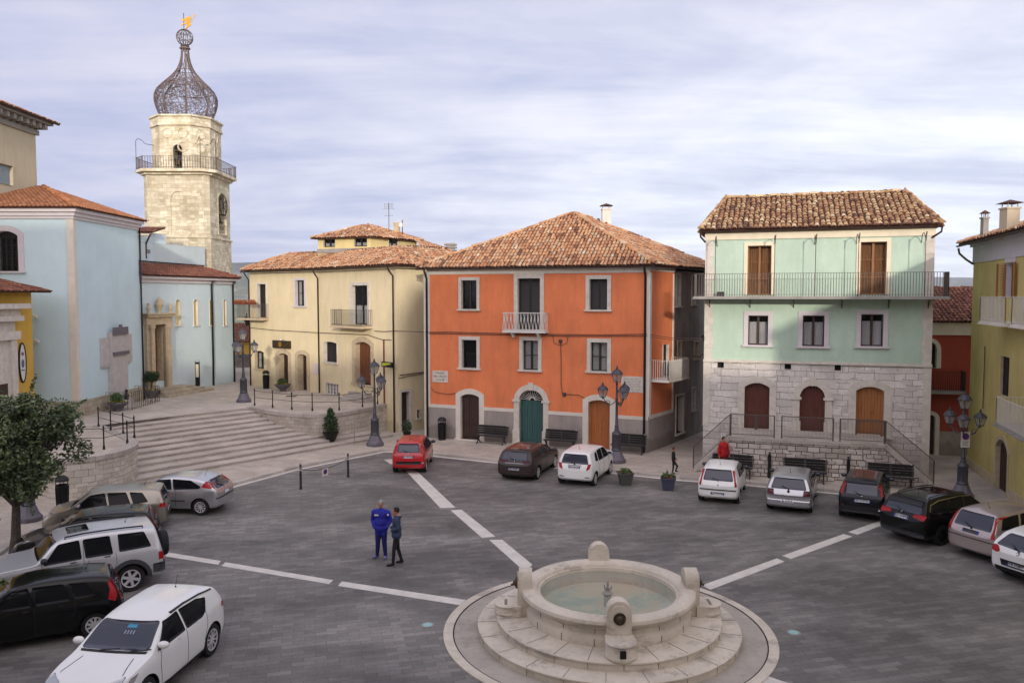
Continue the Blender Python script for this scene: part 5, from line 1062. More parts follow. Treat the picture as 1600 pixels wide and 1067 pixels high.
for r0_, z0_, z1_, ri_, n_, ph in ((2.02, .45, .61, 2.02, 16, .13), (1.935, .70, .8, 1.94, 16, .13)):
    for k in range(n_): a = k * 2 * math.pi / n_ + ph; d = Vector((math.cos(a), math.sin(a), 0)); m_j.bar(C0 + d * r0_ + Vector((0, 0, z0_)), C0 + d * (r0_ + .004) + Vector((0, 0, z1_)), .014, .02)
for k in range(22):
    a = k * math.pi / 11 + .3; d = Vector((math.cos(a), math.sin(a), 0)); m_s.bar(C0 + d * 3.155 + Vector((0, 0, .02)), C0 + d * 3.168 + Vector((0, 0, .15)), .014, .01); m_s.bar(C0 + d * 3.17 + Vector((0, 0, .222)), C0 + d * 2.72 + Vector((0, 0, .224)), .012, .008)
    a += .14; d = Vector((math.cos(a), math.sin(a), 0)); m_s.bar(C0 + d * 2.695 + Vector((0, 0, .24)), C0 + d * 2.708 + Vector((0, 0, .37)), .014, .01); m_s.bar(C0 + d * 2.7 + Vector((0, 0, .442)), C0 + d * 2.03 + Vector((0, 0, .445)), .012, .008)
for k in range(14): a = k * .449 + .1; d = Vector((math.cos(a), math.sin(a), 0)); m_j.bar(C0 + d * 2.13 + Vector((0, 0, 1.0)), C0 + d * 2.05 + Vector((0, 0, 1.105)), .01, .008)
m_s.build('steps', ['fountain_body', 'joint_grey'], FN, smooth='auto'); m_j.build('basin', ['fountain_body', 'joint_grey'], FN, smooth='auto')
t = Mt('basin_floor'); v = t.coord(); t.ln(t.ramp(t.noise(v, .9, 6, .6), [(.40, srgb('#a9bdb0')), (.48, srgb('#c9ccba')), (.54, srgb('#dccab0'))]), t.p.inputs['Base Color']); t.p.inputs['Roughness'].default_value = .8
m = MB(); m.lathe([(1.65, .60), (.01, .60)], 48, C0); m.build('basin_floor', 'basin_floor', FN)
t = Mt('water'); t.p.inputs['Base Color'].default_value = (.55, .68, .62, 1); t.p.inputs['Roughness'].default_value = .05; t.p.inputs['IOR'].default_value = 1.33; t.bump(t.noise(t.coord(), 2.2, 3, .5), .12, .03)
tb = t.nd('ShaderNodeBsdfTransparent'); tb.inputs[0].default_value = (.91, .94, .90, 1); fr = t.nd('ShaderNodeFresnel', inp={0: 1.33}); gl = t.nd('ShaderNodeBsdfGlossy', inp={'Roughness': .03}); t.ln(t.p.inputs['Normal'].links[0].from_socket, gl.inputs['Normal'])
t.ln(t.p.inputs['Normal'].links[0].from_socket, fr.inputs['Normal'])
ms = t.nd('ShaderNodeMixShader'); t.ln(fr.outputs[0], ms.inputs[0]); t.ln(tb.outputs[0], ms.inputs[1]); t.ln(gl.outputs[0], ms.inputs[2])
df = t.nd('ShaderNodeBsdfDiffuse'); df.inputs[0].default_value = (.47, .49, .43, 1); m2 = t.nd('ShaderNodeMixShader', inp={0: .3}); t.ln(ms.outputs[0], m2.inputs[1]); t.ln(df.outputs[0], m2.inputs[2]); t.ln(m2.outputs[0], t.n['Material Output'].inputs[0])
m = MB(); m.lathe([(1.652, .90), (.005, .90)], 64, C0); m.build('water', 'water', FN, smooth=True)
for k in range(4):
    a = -math.pi / 2 + k * math.pi / 2 + .0; d = Vector((math.cos(a), math.sin(a), 0)); s_ = Vector((-d.y, d.x, 0)); pl = MB(); hw = .27
    def slab(m, r0_, r1_, hw, zb_, zt_, n=10):
        prof = [(-hw, zb_), (-hw, zt_ - hw)] + [(-hw * math.cos(math.pi * i / n), zt_ - hw + hw * math.sin(math.pi * i / n)) for i in range(1, n)] + [(hw, zt_ - hw), (hw, zb_)]
        b0 = len(m.v); q = len(prof); m.v += [C0 + d * r0_ + s_ * x + Vector((0, 0, z)) for x, z in prof] + [C0 + d * r1_ + s_ * x + Vector((0, 0, z)) for x, z in prof]
        for i in range(q): m.face((b0 + i, b0 + q + i, b0 + q + (i + 1) % q, b0 + (i + 1) % q))
        m.face([b0 + q + i for i in range(q)][::-1]); m.face([b0 + i for i in range(q)])
    slab(pl, 1.86, 2.18, hw, .44, 1.55); slab(pl, 2.17, 2.215, hw - .06, .5, 1.46)
    o = pl.build('spout_pillar', 'fountain_body', FN, smooth='auto')
    m = MB(); cc = C0 + d * 2.215 + Vector((0, 0, 1.18)); ax = Matrix((s_, Vector((0, 0, 1)), d)).transposed()
    for q in range(16): b_a = q * math.pi / 8; p_ = ax @ Vector((math.cos(b_a) * .115, math.sin(b_a) * .115, .01)); m.tube([cc + p_ * .6, cc + p_ * 1.15 + d * .015], .03, 5)
    m.lathe([(.1, 0), (.09, .05), (.05, .1), (0, .12)], 12, cc, ax=ax); m.tube([cc + d * .08 - Vector((0, 0, .03)), cc + d * .16 - Vector((0, 0, .05))], .025, 6); m.build('lion_mask', 'bronze', o)
    m = MB(); pc = C0 + d * 2.45; a0_ = a - math.pi / 2
    zt_ = .80 if k in (0, 2) else .70
    m.lathe([(.33, .442), (.35, .5), (.32, .56), (.32, zt_ - .05), (.35, zt_ - .02), (.34, zt_), (0, zt_)], 20, pc, sq=(1, 1)); mm = Matrix((s_, d, Vector((0, 0, 1)))).transposed().to_4x4(); mm.translation = C0 + d * 2.3 + Vector((0, 0, (.442 + zt_) / 2)); m.box(None, (.64, .34, zt_ - .443), M_=mm)
    o2 = m.build('drinking_basin', 'fountain_body', FN, smooth='auto'); m = MB(); mm = Matrix((s_, d, Vector((0, 0, 1)))).transposed().to_4x4(); mm.translation = pc + Vector((0, 0, zt_ - .06)) + d * .05; m.box(None, (.36, .07, .13), M_=mm)
    if k != 0: m.build('basin_slot', 'joint_grey', o2)
    if k == 0: m = MB(); mm = Matrix((s_, d, Vector((0, 0, 1)))).transposed().to_4x4(); mm.translation = C0 + d * 2.79 + Vector((0, 0, .64)); m.box(None, (.13, .04, .16), M_=mm); m.build('outlet', 'dark_void', o2)
m = MB(); m.lathe([(.09, .6), (.09, .88), (.14, .92), (.05, .98), (.04, 1.02)], 12, C0)
for k in range(5): a = k * 1.256; m.tube([C0 + Vector((0, 0, .98)), C0 + Vector((math.cos(a) * .08, math.sin(a) * .08, 1.03)), C0 + Vector((math.cos(a) * .1, math.sin(a) * .1, 1.1))], .018, 5)
m.tube([C0 + Vector((0, 0, 1.0)), C0 + Vector((0, 0, 1.22))], .03, 6); m.build('nozzle', 'concrete', FN)
plain('cyan_plate', '#8db8b3', .5)
for i, (x, y) in enumerate(((668, 976), (1240, 988))):
    p = at(x, y, 0); m = MB(); m.lathe([(.17, 0), (.17, .01), (.12, .014)], 18, p); m.cur = 1; m.lathe([(.12, .012), (.001, .012)], 18, p); tag(m.build('ground_light', ['concrete', 'cyan_plate'], None), 'round turquoise ground light set in the paving %s of the fountain' % ('left', 'right')[i], 'ground light', 'ground lights beside the fountain')
for x, y, w, lab in ((1070, 663, .5, 'in the alley between the orange and green houses'), (38, 607, .4, 'x'), (455, 619, .45, 'on the terrace before the beige house'), (110, 666, .35, 'on the church terrace behind the tree'), (1480, 768, .3, 'at the foot of the right hand lane')):
    if lab == 'x': continue
    z = ZT if 'terrace' in lab else ZP; p = at(x, y, z); m = MB(); m.box(p + Vector((0, 0, .006)), (w * 1.5, w * 1.3, .008)); tag(m.build('drain_cover', 'manhole', None), 'dark drain cover ' + lab, 'drain cover')
# ---------------------------------------------------------------- four-lantern street lamps
def make_lamp():
    o = thing('street_lamp', None, 'street lamp'); m = MB()
    m.lathe([(.46, 0), (.46, .16), (.40, .22), (.33, .34), (.28, .5), (.24, .56)], 8, sq=(1, 1)); m.build('plinth', 'cast_iron', o, smooth='auto')
    m = MB(); m.lathe([(.21, .55), (.25, .6), (.21, .66), (.19, .8), (.19, 1.3), (.23, 1.36), (.2, 1.44), (.12, 1.5), (.085, 1.7), (.11, 1.74), (.07, 1.8), (.055, 3.0), (.08, 3.05), (.05, 3.1), (.045, 3.72), (.07, 3.76), (.03, 3.8)], 14)
    for k in range(10): a = k * .628; m.tube([(math.cos(a) * .19, math.sin(a) * .19, .68), (math.cos(a) * .19, math.sin(a) * .19, 1.3)], .025, 5)
    m.build('column', 'lamp_iron', o, smooth='auto')
    def lantern(c, s=1.0):
        c = Vector(c); l = MB(); q = MB()
        def ring(z, w): return [c + Vector((x * w, y * w, z)) for x, y in ((-1, -1), (1, -1), (1, 1), (-1, 1))]
        b_, t_ = ring(0, .10 * s), ring(.40 * s, .19 * s)
        for k in range(4): l.bar(b_[k], t_[k], .022); l.bar(b_[k], b_[(k + 1) % 4], .025); l.bar(t_[k], t_[(k + 1) % 4], .035); q.quad(b_[k], b_[(k + 1) % 4], t_[(k + 1) % 4], t_[k])
        l.lathe([(.29 * s, .40 * s), (.27 * s, .44 * s), (.21 * s, .52 * s), (.10 * s, .60 * s), (.05 * s, .62 * s), (.07 * s, .66 * s), (.03 * s, .70 * s), (.045 * s, .74 * s), (0, .80 * s)], 12, c); l.lathe([(0, -.12 * s), (.05 * s, -.08 * s), (.03 * s, -.04), (.12 * s, 0)], 10, c)
        f = l.build('lantern', 'lamp_iron', o); q.build('lantern_glass', 'lamp_glass', f)
    lantern((0, 0, 3.85))
    for k in range(3):
        a = k * 2.094 + .35; d = Vector((math.cos(a), math.sin(a), 0)); m = MB(); n = 14
        m.tube([d * (.05 + .62 * i / n) + Vector((0, 0, 2.95 - .20 * math.sin(math.pi * i / n) * (1.1) + .22 * (i / n) ** 3)) for i in range(n + 1)], .022, 6)
        m.tube([d * (.42 + .1 * math.cos(t_ * .7)) + Vector((0, 0, 2.86 + .1 * math.sin(t_ * .7))) for t_ in range(10)], .014, 5); m.build('arm', 'lamp_iron', o); lantern(d * .67 + Vector((0, 0, 3.12)), .92)
    return o
lamp0 = make_lamp()
def place(proto, used, loc, rz=0, label=None, s=1.0):
    o = proto if not used else copy_tree(proto); o.location = loc; o.rotation_euler = (0, 0, rz); o.scale = (s, s, s)
    if label: o['label'] = label
    return o
lamp0['group'] = 'street lamps round the square'
for i, (p, rz, lab) in enumerate(((at(963, 722, ZP), .5, 'dark iron lamp with four lanterns in front of the orange house, beside the white hatchback'), (at(586, 696, ZP), .9, 'dark iron lamp with four lanterns before the curved terrace wall of the beige house'),
        (at(381, 628, ZT), 2.2, 'dark iron lamp with four lanterns on the church terrace at the head of the steps'), (at(1503, 776, ZP), 1.7, 'dark iron lamp carrying a no parking sign before the olive house'), (at(45, 813, ZP), 0.3, 'iron lamp with grey plinth half hidden behind the leafy tree'))):
    place(lamp0, i > 0, p, rz, lab, 1.02 if i < 2 else .93 if i == 3 else 1.0)
q = at(1503, 776, ZP); m = MB(); m.box(q + Vector((0, -.12, 2.35)), (.36, .02, .62)); s_ = m.build('no_parking_sign', 'white_paint', None); tag(s_, 'white no parking sign with blue disc fixed to the lamp before the olive house', 'sign')
plain('sign_blue', '#3f3f92', .5, var=0); plain('sign_red', '#8f2733', .5, var=0)
def nop(center, r, parent, n=Vector((0, -1, 0))):
    sx = Vector((-n.y, n.x, 0)); m = MB(); m.quad(*[center + n * .004 + sx * (r * math.cos(k * .393)) + Vector((0, 0, r * math.sin(k * .393))) for k in range(16)]); m.cur = 1
    m.tube([center + n * .008 + sx * (r * math.cos(k * .393)) + Vector((0, 0, r * math.sin(k * .393))) for k in range(17)], r * .12, 4); m.bar(center + n * .01 - sx * r * .7 + Vector((0, 0, r * .7)), center + n * .01 + sx * r * .7 - Vector((0, 0, r * .7)), r * .2, .01); return m.build('no_parking_disc', ['sign_blue', 'sign_red'], parent)
nop(q + Vector((0, -.131, 2.48)), .13, s_)
m = MB(); 
for z in (2.27, 2.2, 2.13): m.box(q + Vector((0, -.133, z)), (.24, .006, .03))
m.build('sign_text', 'concrete', s_)
# wall lantern in the alley, yellow sign, fascia sign
wl = thing('wall_lantern', 'old iron lantern on a bracket high in the alley', 'lantern', FS2.pt(3.2, 0, 7)); u, z = FS2.px(1083, 532); m = MB(); c = FS2.pt(u, .75, z - .2)
m.tube([FS2.pt(u, 0, z - .9), FS2.pt(u, .4, z - .95), FS2.pt(u, .75, z - .6), c], .025, 6); m.lathe([(.1, 0), (.2, .4), (.27, .42), (.1, .6), (.03, .75), (0, .8)], 8, c); m.build('lantern', 'iron', wl)
wl = thing('wall_lantern', 'small iron lantern on a bracket at the left corner of the beige house', 'lantern', hz(386, 497, 58)); c = hz(386, 509, 58.2); m = MB(); m.tube([FA.pt(0, .0, c.z + .1), FA.pt(-.3, .3, c.z + .35), c + Vector((0, 0, .9)), c + Vector((0, 0, .7))], .03, 6); m.lathe([(.09, 0), (.2, .38), (.27, .42), (.1, .6), (0, .75)], 8, c); m.build('lantern', 'iron', wl)
sg_ = thing('shop_sign', 'small black projecting sign with yellow green stripe on the beige house corner', 'sign', FB.pt(FB.W, 0, 5)); u0_, z0_, u1_, z1_ = FB.rect(607, 565, 623, 573); m = MB(); FB.box(m, u0_, u1_, .35, .5, z0_, z1_); m.build('sign_box', 'black_plastic', sg_)
t = plain('sign_yellow', '#b5c22e', .5, var=0); m = MB(); m.quad(FB.pt(u0_ + .08, .505, z0_ + .06), FB.pt(u0_ + .25, .505, z0_ + .06), FB.pt(u1_ - .12, .505, z1_ - .1), FB.pt(u1_ - .12, .505, z1_ - .04), FB.pt(u0_ + .08, .505, z1_ - .06)); m.build('stripe', 'sign_yellow', sg_)
fs = thing('shop_sign', 'bronze gold fascia sign above the first arched door of the beige house', 'sign', FA.pt(3, 0, 5)); u0_, z0_, u1_, z1_ = FA.rect(428, 532, 455, 544); m = MB(); FA.box(m, u0_, u1_, 0, .14, z0_, z1_); m.build('sign_box', 'bronze', fs)
m = MB(); oval(m, FA, (u0_ + u1_) / 2 - .1, (z0_ + z1_) / 2, .2, .18, .15); m.bar(FA.pt((u0_ + u1_) / 2 + .3, .15, z0_ + .1), FA.pt(u1_ - .15, .15, z1_ - .15), .06, .02); m.build('emblem', 'gold', fs); m = MB(); m.tube([FA.pt((u0_ + u1_) / 2 + .25, 0, z1_ + .12), FA.pt((u0_ + u1_) / 2 + .25, .3, z1_ + .1)], .02, 5); m.box(FA.pt((u0_ + u1_) / 2 + .25, .3, z1_ + .08), (.14, .1, .1)); m.build('spotlight', 'white_paint', fs)
r = FA.rect(491, 568, 497, 584); m = MB(); FA.box(m, r[0], r[2], 0, .03, r[1], r[3]); tag(m.build('wall_notice', 'lavender_trim', None), 'pale notice board beside the second arched door of the beige house', 'notice')
# tall narrow totem beside the church door
p = F3.pt(F3.px(291, 560)[0], .9, ZT); o = thing('information_totem', 'slim dark standing totem with pale oval panel before the church wall', 'totem', p); m = MB(); m.box(p + Vector((0, 0, 1.0)), (.3, .08, 1.9)); m.lathe([(.15, 0), (.15, .08)], 16, p + Vector((0, .04, 1.95)), ax=Matrix.Rotation(R(90), 3, 'X')); m.box(p + Vector((0, 0, .03)), (.7, .4, .05)); m.build('post', 'iron', o); m = MB(); m.box(p + Vector((0, -.045, 1.35)), (.2, .012, .9)); m.build('panel', 'cream_trim', o)
# ---------------------------------------------------------------- benches, bins, bollards, railings
def make_bench():
    o = thing('bench', None, 'bench', group='benches along the house fronts'); L_ = 1.75; m = MB()
    for k in range(5): m.box((0, -.05 - k * .09 + .2, .44 + .004 * k), (L_, .075, .03))
    m.build('seat', 'dark_bench', o); m = MB()
    for s_ in (-1, 1):
        for k in range(4): m.bar((s_ * .03, .25 + k * .031, .56 + k * .108), (s_ * (L_ / 2 - .03), .25 + k * .031, .56 + k * .108), .012, .1, up=(0, -.27, 1))
    for z, y in ((.5, .235), (.95, .36)): m.bar((-L_ / 2, y, z), (L_ / 2, y, z), .05, .04)
    for x in (-L_ / 2, 0, L_ / 2): m.bar((x, .235, .48), (x, .365, .96), .04)
    m.build('backrest', 'dark_bench', o)
    for s_ in (-1, 1):
        x = s_ * (L_ / 2 - .12); m = MB(); m.bar((x, -.28, 0), (x, .22, .44), .05); m.bar((x, .28, 0), (x, -.22, .44), .05); m.bar((x, -.25, .43), (x, .25, .43), .05); m.build('leg', 'dark_bench', o)
    m = MB(); m.lathe([(.035, 0), (.035, .02), (0, .03)], 8, (L_ / 2 - .07, .36, .965)); m.build('cap', 'white_paint', o)
    return o
b0 = make_bench(); angO = math.atan2(FO.d.y, FO.d.x); angG = math.atan2(dG.y, dG.x); first = True
for u, lab in ((FO.px(774, 690)[0], 'dark slatted bench between the dark panelled door and the green arched door'), (FO.px(880, 695)[0], 'dark slatted bench between the green arched door and the orange door'), (FO.px(985, 705)[0], 'dark slatted bench at the right end of the orange house, behind the lamp')):
    place(b0, not first, FO.pt(u, .62, ZP), angO, lab); first = False
for x, lab in ((1145, 'dark slatted bench against the stone terrace, behind the white three door hatchback'), (1257, 'dark slatted bench against the stone terrace, behind the silver hatchback'), (1390, 'dark slatted bench against the stone terrace, behind the dark blue car')):
    place(b0, True, FT.pt(FT.px(x, 745)[0], .5, ZP), angG, lab)
for x, i in ((1202, 0), (1325, 1)):
    u = FT.px(x, 740)[0]; m = MB(); m.tube([FT.pt(u, .14, .1), FT.pt(u, .14, 1.15)], .07, 8); m.tube([FT.pt(u, .14, 1.15), FT.pt(u, .02, 1.25)], .04, 6); tag(m.build('drain_pipe', 'iron', None), 'short black pipe on the terrace wall, %s' % ('left of the silver hatchback' if not i else 'left of the dark blue car'), 'pipe')
def make_bin():
    o = thing('litter_bin', None, 'litter bin', group='black litter bins'); m = MB(); m.lathe([(.22, 0), (.22, .05), (.18, .1), (.2, .85), (.24, .88), (.24, .92), (.18, .95)], 16)
    for k in range(14): a = k * .449; m.bar((math.cos(a) * .2, math.sin(a) * .2, .1), (math.cos(a) * .225, math.sin(a) * .225, .86), .03, .02)
    m.build('bin_body', 'iron', o, smooth='auto'); m = MB(); m.lathe([(.25, 1.08), (.22, 1.2), (.12, 1.28), (0, 1.3)], 16)
    for k in range(4): a = k * 1.57 + .4; m.bar((math.cos(a) * .2, math.sin(a) * .2, .9), (math.cos(a) * .22, math.sin(a) * .22, 1.1), .03)
    m.build('bin_lid', 'iron', o, smooth='auto'); return o
bn = make_bin()
for i, (p, lab) in enumerate(((FO.pt(FO.px(696, 685)[0], .45, ZP), 'black domed litter bin at the left end of the orange house'), (at(416, 607, ZT), 'black domed litter bin by the first arched door of the beige house'), (at(98, 795, ZP), 'black litter bin at the foot of the rounded wall, behind the beige hatchback'))): place(bn, i > 0, p, i, lab)
def make_bollard():
    o = thing('bollard', None, 'bollard', group='bollards by the steps'); m = MB(); m.lathe([(.07, 0), (.065, .05), (.055, .1), (.05, .88), (.06, .9), (.035, .95), (.05, 1.02), (.03, 1.08), (0, 1.1)], 12); m.build('post', 'dark_bench', o, smooth='auto')
    for z in (.80, .88): m = MB(); m.lathe([(.056, z), (.056, z + .045)], 12); m.build('white_band', 'white_paint', o)
    return o
bo = make_bollard(); place(bo, False, at(470, 764, 0), 0, 'thin dark bollard with white bands, the left one before the steps'); place(bo, True, at(544, 745, 0), 0, 'thin dark bollard with white bands, the right one nearer the red car')
p1, p2 = at(470, 764, 0), at(544, 745, 0); pm = lerp(p1, p2, .5); m = MB(); m.tube([lerp(p1, p2, t) + Vector((0, 0, .86 - .9 * t * (1 - t))) for t in [i / 12 for i in range(13)]], .012, 5); ch = m.build('chain', 'iron', None); tag(ch, 'sagging chain hung between the two bollards', 'chain')
m = MB(); dd_ = (p2 - p1).normalized(); nn = Vector((dd_.y, -dd_.x, 0)); mm = Matrix((dd_, nn, Vector((0, 0, 1)))).transposed().to_4x4(); mm.translation = pm + Vector((0, 0, .48)); m.box(None, (.34, .015, .34), M_=mm); s_ = m.build('no_parking_sign', 'white_paint', None); tag(s_, 'little white no parking sign hanging on the chain between bollards', 'sign'); nop(pm + Vector((0, 0, .5)) + nn * .008, .1, s_, nn)
def railing(pts, label, name='railing', z=ZT):
    P = [Vector((p[0], p[1], z)) for p in pts]; o = thing(name, label, 'railing', P[0])
    for p in P: m = MB(); m.lathe([(.055, 0), (.05, .12), (.03, .2), (.028, .9), (.045, .93), (.03, 1.0), (0, 1.05)], 10, p); m.build('post', 'iron', o, smooth='auto')
    for z_ in (.5, .88): m = MB(); m.tube([p + Vector((0, 0, z_)) for p in P], .014, 6); m.build('rail', 'iron', o)
    return o
RI = off_line(RW, .22); fr_ = lambda t, L_: L_[min(len(L_) - 1, int(t * (len(L_) - 1)))]
railing([at(x, y, ZT) for x, y in ((398, 633.5), (426, 637), (456, 640), (488, 642), (530, 641), (566.5, 636.5), (590, 631), (608, 626))], 'black post railing along the curved terrace before the beige house')
railing([at(x, y, ZT) for x, y in ((154, 667), (173, 673), (192.5, 678), (210, 684))], 'black post railing down the left side of the broad steps')
railing([at(x, y, ZT) for x, y in ((70, 703), (102, 703), (162.5, 702), (199, 692.5))], 'black post railing on the rounded wall behind the tree')
# short post sign by the retaining wall
p = at(554, 693, ZP); m = MB(); m.tube([p, p + Vector((0, 0, 1.1))], .025, 6); m.box(p + Vector((0, 0, 1.15)), (.14, .05, .28)); m.lathe([(.1, 0), (.02, .03)], 8, p); tag(m.build('post_meter', 'concrete', None), 'short grey post with small box before the curved stone wall', 'post')
# ---------------------------------------------------------------- plants
def leaf_cloud(m, c, rad, n, size, rnd, shell=.45, flat=1.0, tb=.5):
    c = Vector(c)
    for _ in range(n):
        while True:
            v = Vector((rnd.uniform(-1, 1), rnd.uniform(-1, 1), rnd.uniform(-1, 1))); l = v.length
            if shell < l < 1: break
        p = c + Vector((v.x * rad[0], v.y * rad[1], v.z * rad[2])); s = size * rnd.uniform(.6, 1.3); a = Vector((rnd.gauss(0, 1), rnd.gauss(0, 1), rnd.gauss(0, .7) + .3)).normalized(); b = a.cross(Vector((rnd.gauss(0, 1), rnd.gauss(0, 1), rnd.gauss(0, 1)))).normalized() * s * .45
        m.tint = min(1, max(.01, rnd.gauss(tb, .22))); n0 = len(m.v); m.v += [p - a * s, p + b, p + a * s, p - b]; m.face((n0, n0 + 1, n0 + 2, n0 + 3))
    m.tint = None
def tree(loc, h, crad, trunk_h, label, seed, nl=9000, clumps=34, cz=None, name='leafy_tree', lean=(0, 0), mat='leaves', ls=.075):
    rnd = random.Random(seed); loc = Vector(loc); o = thing(name, label, 'tree', loc); m = MB(); top = loc + Vector((lean[0], lean[1], trunk_h))
    m.tube([loc - Vector((0, 0, .1)), lerp(loc, top, .4) + Vector((.04, .02, 0)), top, top + Vector((.1, 0, (h - trunk_h) * .6))], [.16, .14, .11, .05], 9); cc = top + Vector((0, 0, (h - trunk_h) / 2 - .1)) if cz is None else loc + Vector((lean[0], lean[1], cz)); rz_ = (h - trunk_h) / 2 + .1
    ends = []
    for k in range(clumps):
        while True:
            v = Vector((rnd.uniform(-1, 1), rnd.uniform(-1, 1), rnd.uniform(-1, 1)))
            if .35 < v.length < 1: break
        wob = 1 + .24 * math.sin(3 * math.atan2(v.y, v.x) + seed); ends.append(cc + Vector((v.x * crad * .84 * wob, v.y * crad * .84 * wob, v.z * rz_ * .84)))
    for e in ends: mid = lerp(top, e, .5) + Vector((0, 0, .12)); m.tube([top + Vector((0, 0, -.2)), mid, e], [.05, .03, .012], 5)
    m.build('trunk', 'bark', o); lf = MB()
    for e in ends:
        r = crad * rnd.uniform(.18, .40); leaf_cloud(lf, e, (r, r, r * .8), int(nl / clumps * rnd.uniform(.6, 1.3)), ls, rnd, .2, tb=rnd.uniform(.15, .85))
    for _ in range(26):
        e = rnd.choice(ends); d = (e - cc).normalized(); p = e + d * crad * .2
        for i in range(16): leaf_cloud(lf, p + d * i * .035, (.05, .05, .05), 3, ls * .9, rnd, 0, tb=.7)
    lf.build('crown', mat, o); return o
tree(at(20, 872, .1), 5.35, 1.85, 1.75, 'dense olive green tree standing by the parked cars at the left edge', 12, 30000, 62, name='leafy_tree', lean=(.1, .1), cz=3.45)
tree((-12.6, 17.6, .1), 2.9, 1.0, .9, 'smaller pale leafy tree at the very left edge beside the black hatchback', 5, 4500, 16, name='leafy_tree')
def bowl_planter(p, label, kind, s=1.0):
    p = Vector(p); o = thing('flower_bowl', label, 'planter', p, group='bowl planters'); m = MB(); m.lathe([(.2, 0), (.24, .04), (.2, .1), (.34, .22), (.52, .38), (.58, .46), (.55, .48), (.5, .44), (.3, .40), (0, .40)], 20, p); m.build('bowl', 'cast_iron', o, smooth='auto'); rnd = random.Random(int(p.x * 100)); m = MB(); m.lathe([(.5, .43), (.3, .46), (0, .47)], 16, p); m.build('soil', 'soil', o)
    m = MB(); leaf_cloud(m, p + Vector((0, 0, .47)), (.5, .5, .1), 260, .05, rnd, 0); m.build('ground_leaves', 'leaves_bush', o); m = MB(); leaf_cloud(m, p + Vector((0, 0, .54)), (.48, .48, .08), 90, .045, rnd, .4); m.build('flowers', 'pansies', o)
    if kind == 'ball':
        m = MB(); m.tube([p + Vector((0, 0, .4)), p + Vector((.03, 0, 1.1))], .035, 6); m.build('stem', 'bark', o); m = MB()
        for k in range(9): a = k * .7; leaf_cloud(m, p + Vector((math.cos(a) * .26, math.sin(a) * .26, 1.35 + .14 * math.sin(k * 2.1))), (.28, .28, .26), 340, .045, rnd, .3, tb=.35)
        m.build('crown', 'leaves_bush', o)
    elif kind == 'shrub': m = MB(); leaf_cloud(m, p + Vector((-.05, 0, .72)), (.36, .36, .3), 1300, .045, rnd, .3, tb=.75); m.build('shrub', 'leaves_bush', o)
    elif kind == 'low': m = MB(); leaf_cloud(m, p + Vector((-.05, 0, .66)), (.32, .32, .24), 800, .045, rnd, .3, tb=.7); m.build('shrub', 'leaves_bush', o)
    return o
bowl_planter((-22.45, 45.3, ZT), 'bowl planter with low green shrub and yellow pansies before the marble memorial', 'shrub', 1); bowl_planter((-23.15, 51.1, ZT), 'bowl planter with ball clipped tree by the church door', 'ball'); bowl_planter(at(442, 611, ZT), 'bowl planter with green shrub before the two arched doors of the beige house', 'low')
p = at(517, 694, ZP); o = thing('potted_shrub', 'cone shaped dark shrub in a black pot at the foot of the curved stone wall', 'potted plant', p); m = MB(); m.lathe([(.26, 0), (.26, .08), (.2, .14), (.42, .62), (.46, .66), (.4, .66), (0, .6)], 14, p); m.build('pot', 'iron', o, smooth='auto'); rnd = random.Random(2); m = MB()
for k in range(14): z = .75 + k * .085; r = .40 * (1 - (k / 15) ** 1.4) + .06; leaf_cloud(m, p + Vector((rnd.uniform(-.1, .1), rnd.uniform(-.06, .06), z)), (r * rnd.uniform(.75, 1.15), r, .16), 210, .055, rnd, .2, tb=rnd.uniform(.1, .6))
m.build('shrub', 'leaves_bush', o); m = MB(); m.tube([p + Vector((0, 0, .5)), p + Vector((0, 0, 1.6))], .03, 5); m.build('stem', 'bark', o)
p = at(636, 684, ZP); o = thing('potted_shrub', 'small dark shrub in a pot behind the red car', 'potted plant', p); m = MB(); m.lathe([(.15, 0), (.25, .35), (.2, .35), (0, .3)], 12, p); m.build('pot', 'iron', o); m = MB(); leaf_cloud(m, p + Vector((0, 0, .65)), (.3, .3, .42), 700, .05, rnd, .1, tb=.3); m.build('shrub', 'leaves_bush', o)
for x, y, lab, rz in ((977, 757, 'grey square planter tub beside the white hatchback', .1), (1044, 765, 'slate blue square planter tub near the person in black', -.2)):
    p = at(x, y, 0); o = thing('square_planter', lab, 'planter', p, rz, group='square planter tubs'); m = MB(); T_ = Matrix.Translation(p) @ Matrix.Rotation(rz, 4, 'Z')
    b_, t_ = [T_ @ Vector((a * .21, c * .21, 0)) for a, c in ((-1, -1), (1, -1), (1, 1), (-1, 1))], [T_ @ Vector((a * .3, c * .3, .52)) for a, c in ((-1, -1), (1, -1), (1, 1), (-1, 1))]
    for k in range(4): m.quad(b_[k], b_[(k + 1) % 4], t_[(k + 1) % 4], t_[k]); m.bar(t_[k], t_[(k + 1) % 4], .05, .06)
    m.build('tub', plain('tub_grey' if x < 1000 else 'tub_blue', '#4a4a49' if x < 1000 else '#3d4052', .6), o); m = MB(); m.quad(*[T_ @ Vector((a * .28, c * .28, .47)) for a, c in ((-1, -1), (1, -1), (1, 1), (-1, 1))]); m.build('soil', 'soil', o)
    m = MB(); rnd = random.Random(x); 
    for k in range(9): leaf_cloud(m, p + Vector((rnd.uniform(-.22, .22), rnd.uniform(-.22, .22), .52 + rnd.uniform(0, .12))), (.09, .09, .12), 60, .04, rnd, 0, tb=.8)
    if x > 1000: leaf_cloud(m, p + Vector((-.05, 0, .68)), (.04, .04, .2), 60, .04, rnd, 0, tb=.8)
    m.build('plants', 'leaves_bush', o); m = MB(); leaf_cloud(m, p + Vector((0, 0, .55)), (.25, .25, .06), 70, .04, rnd, 0); m.build('dry_plants', 'pinks', o)
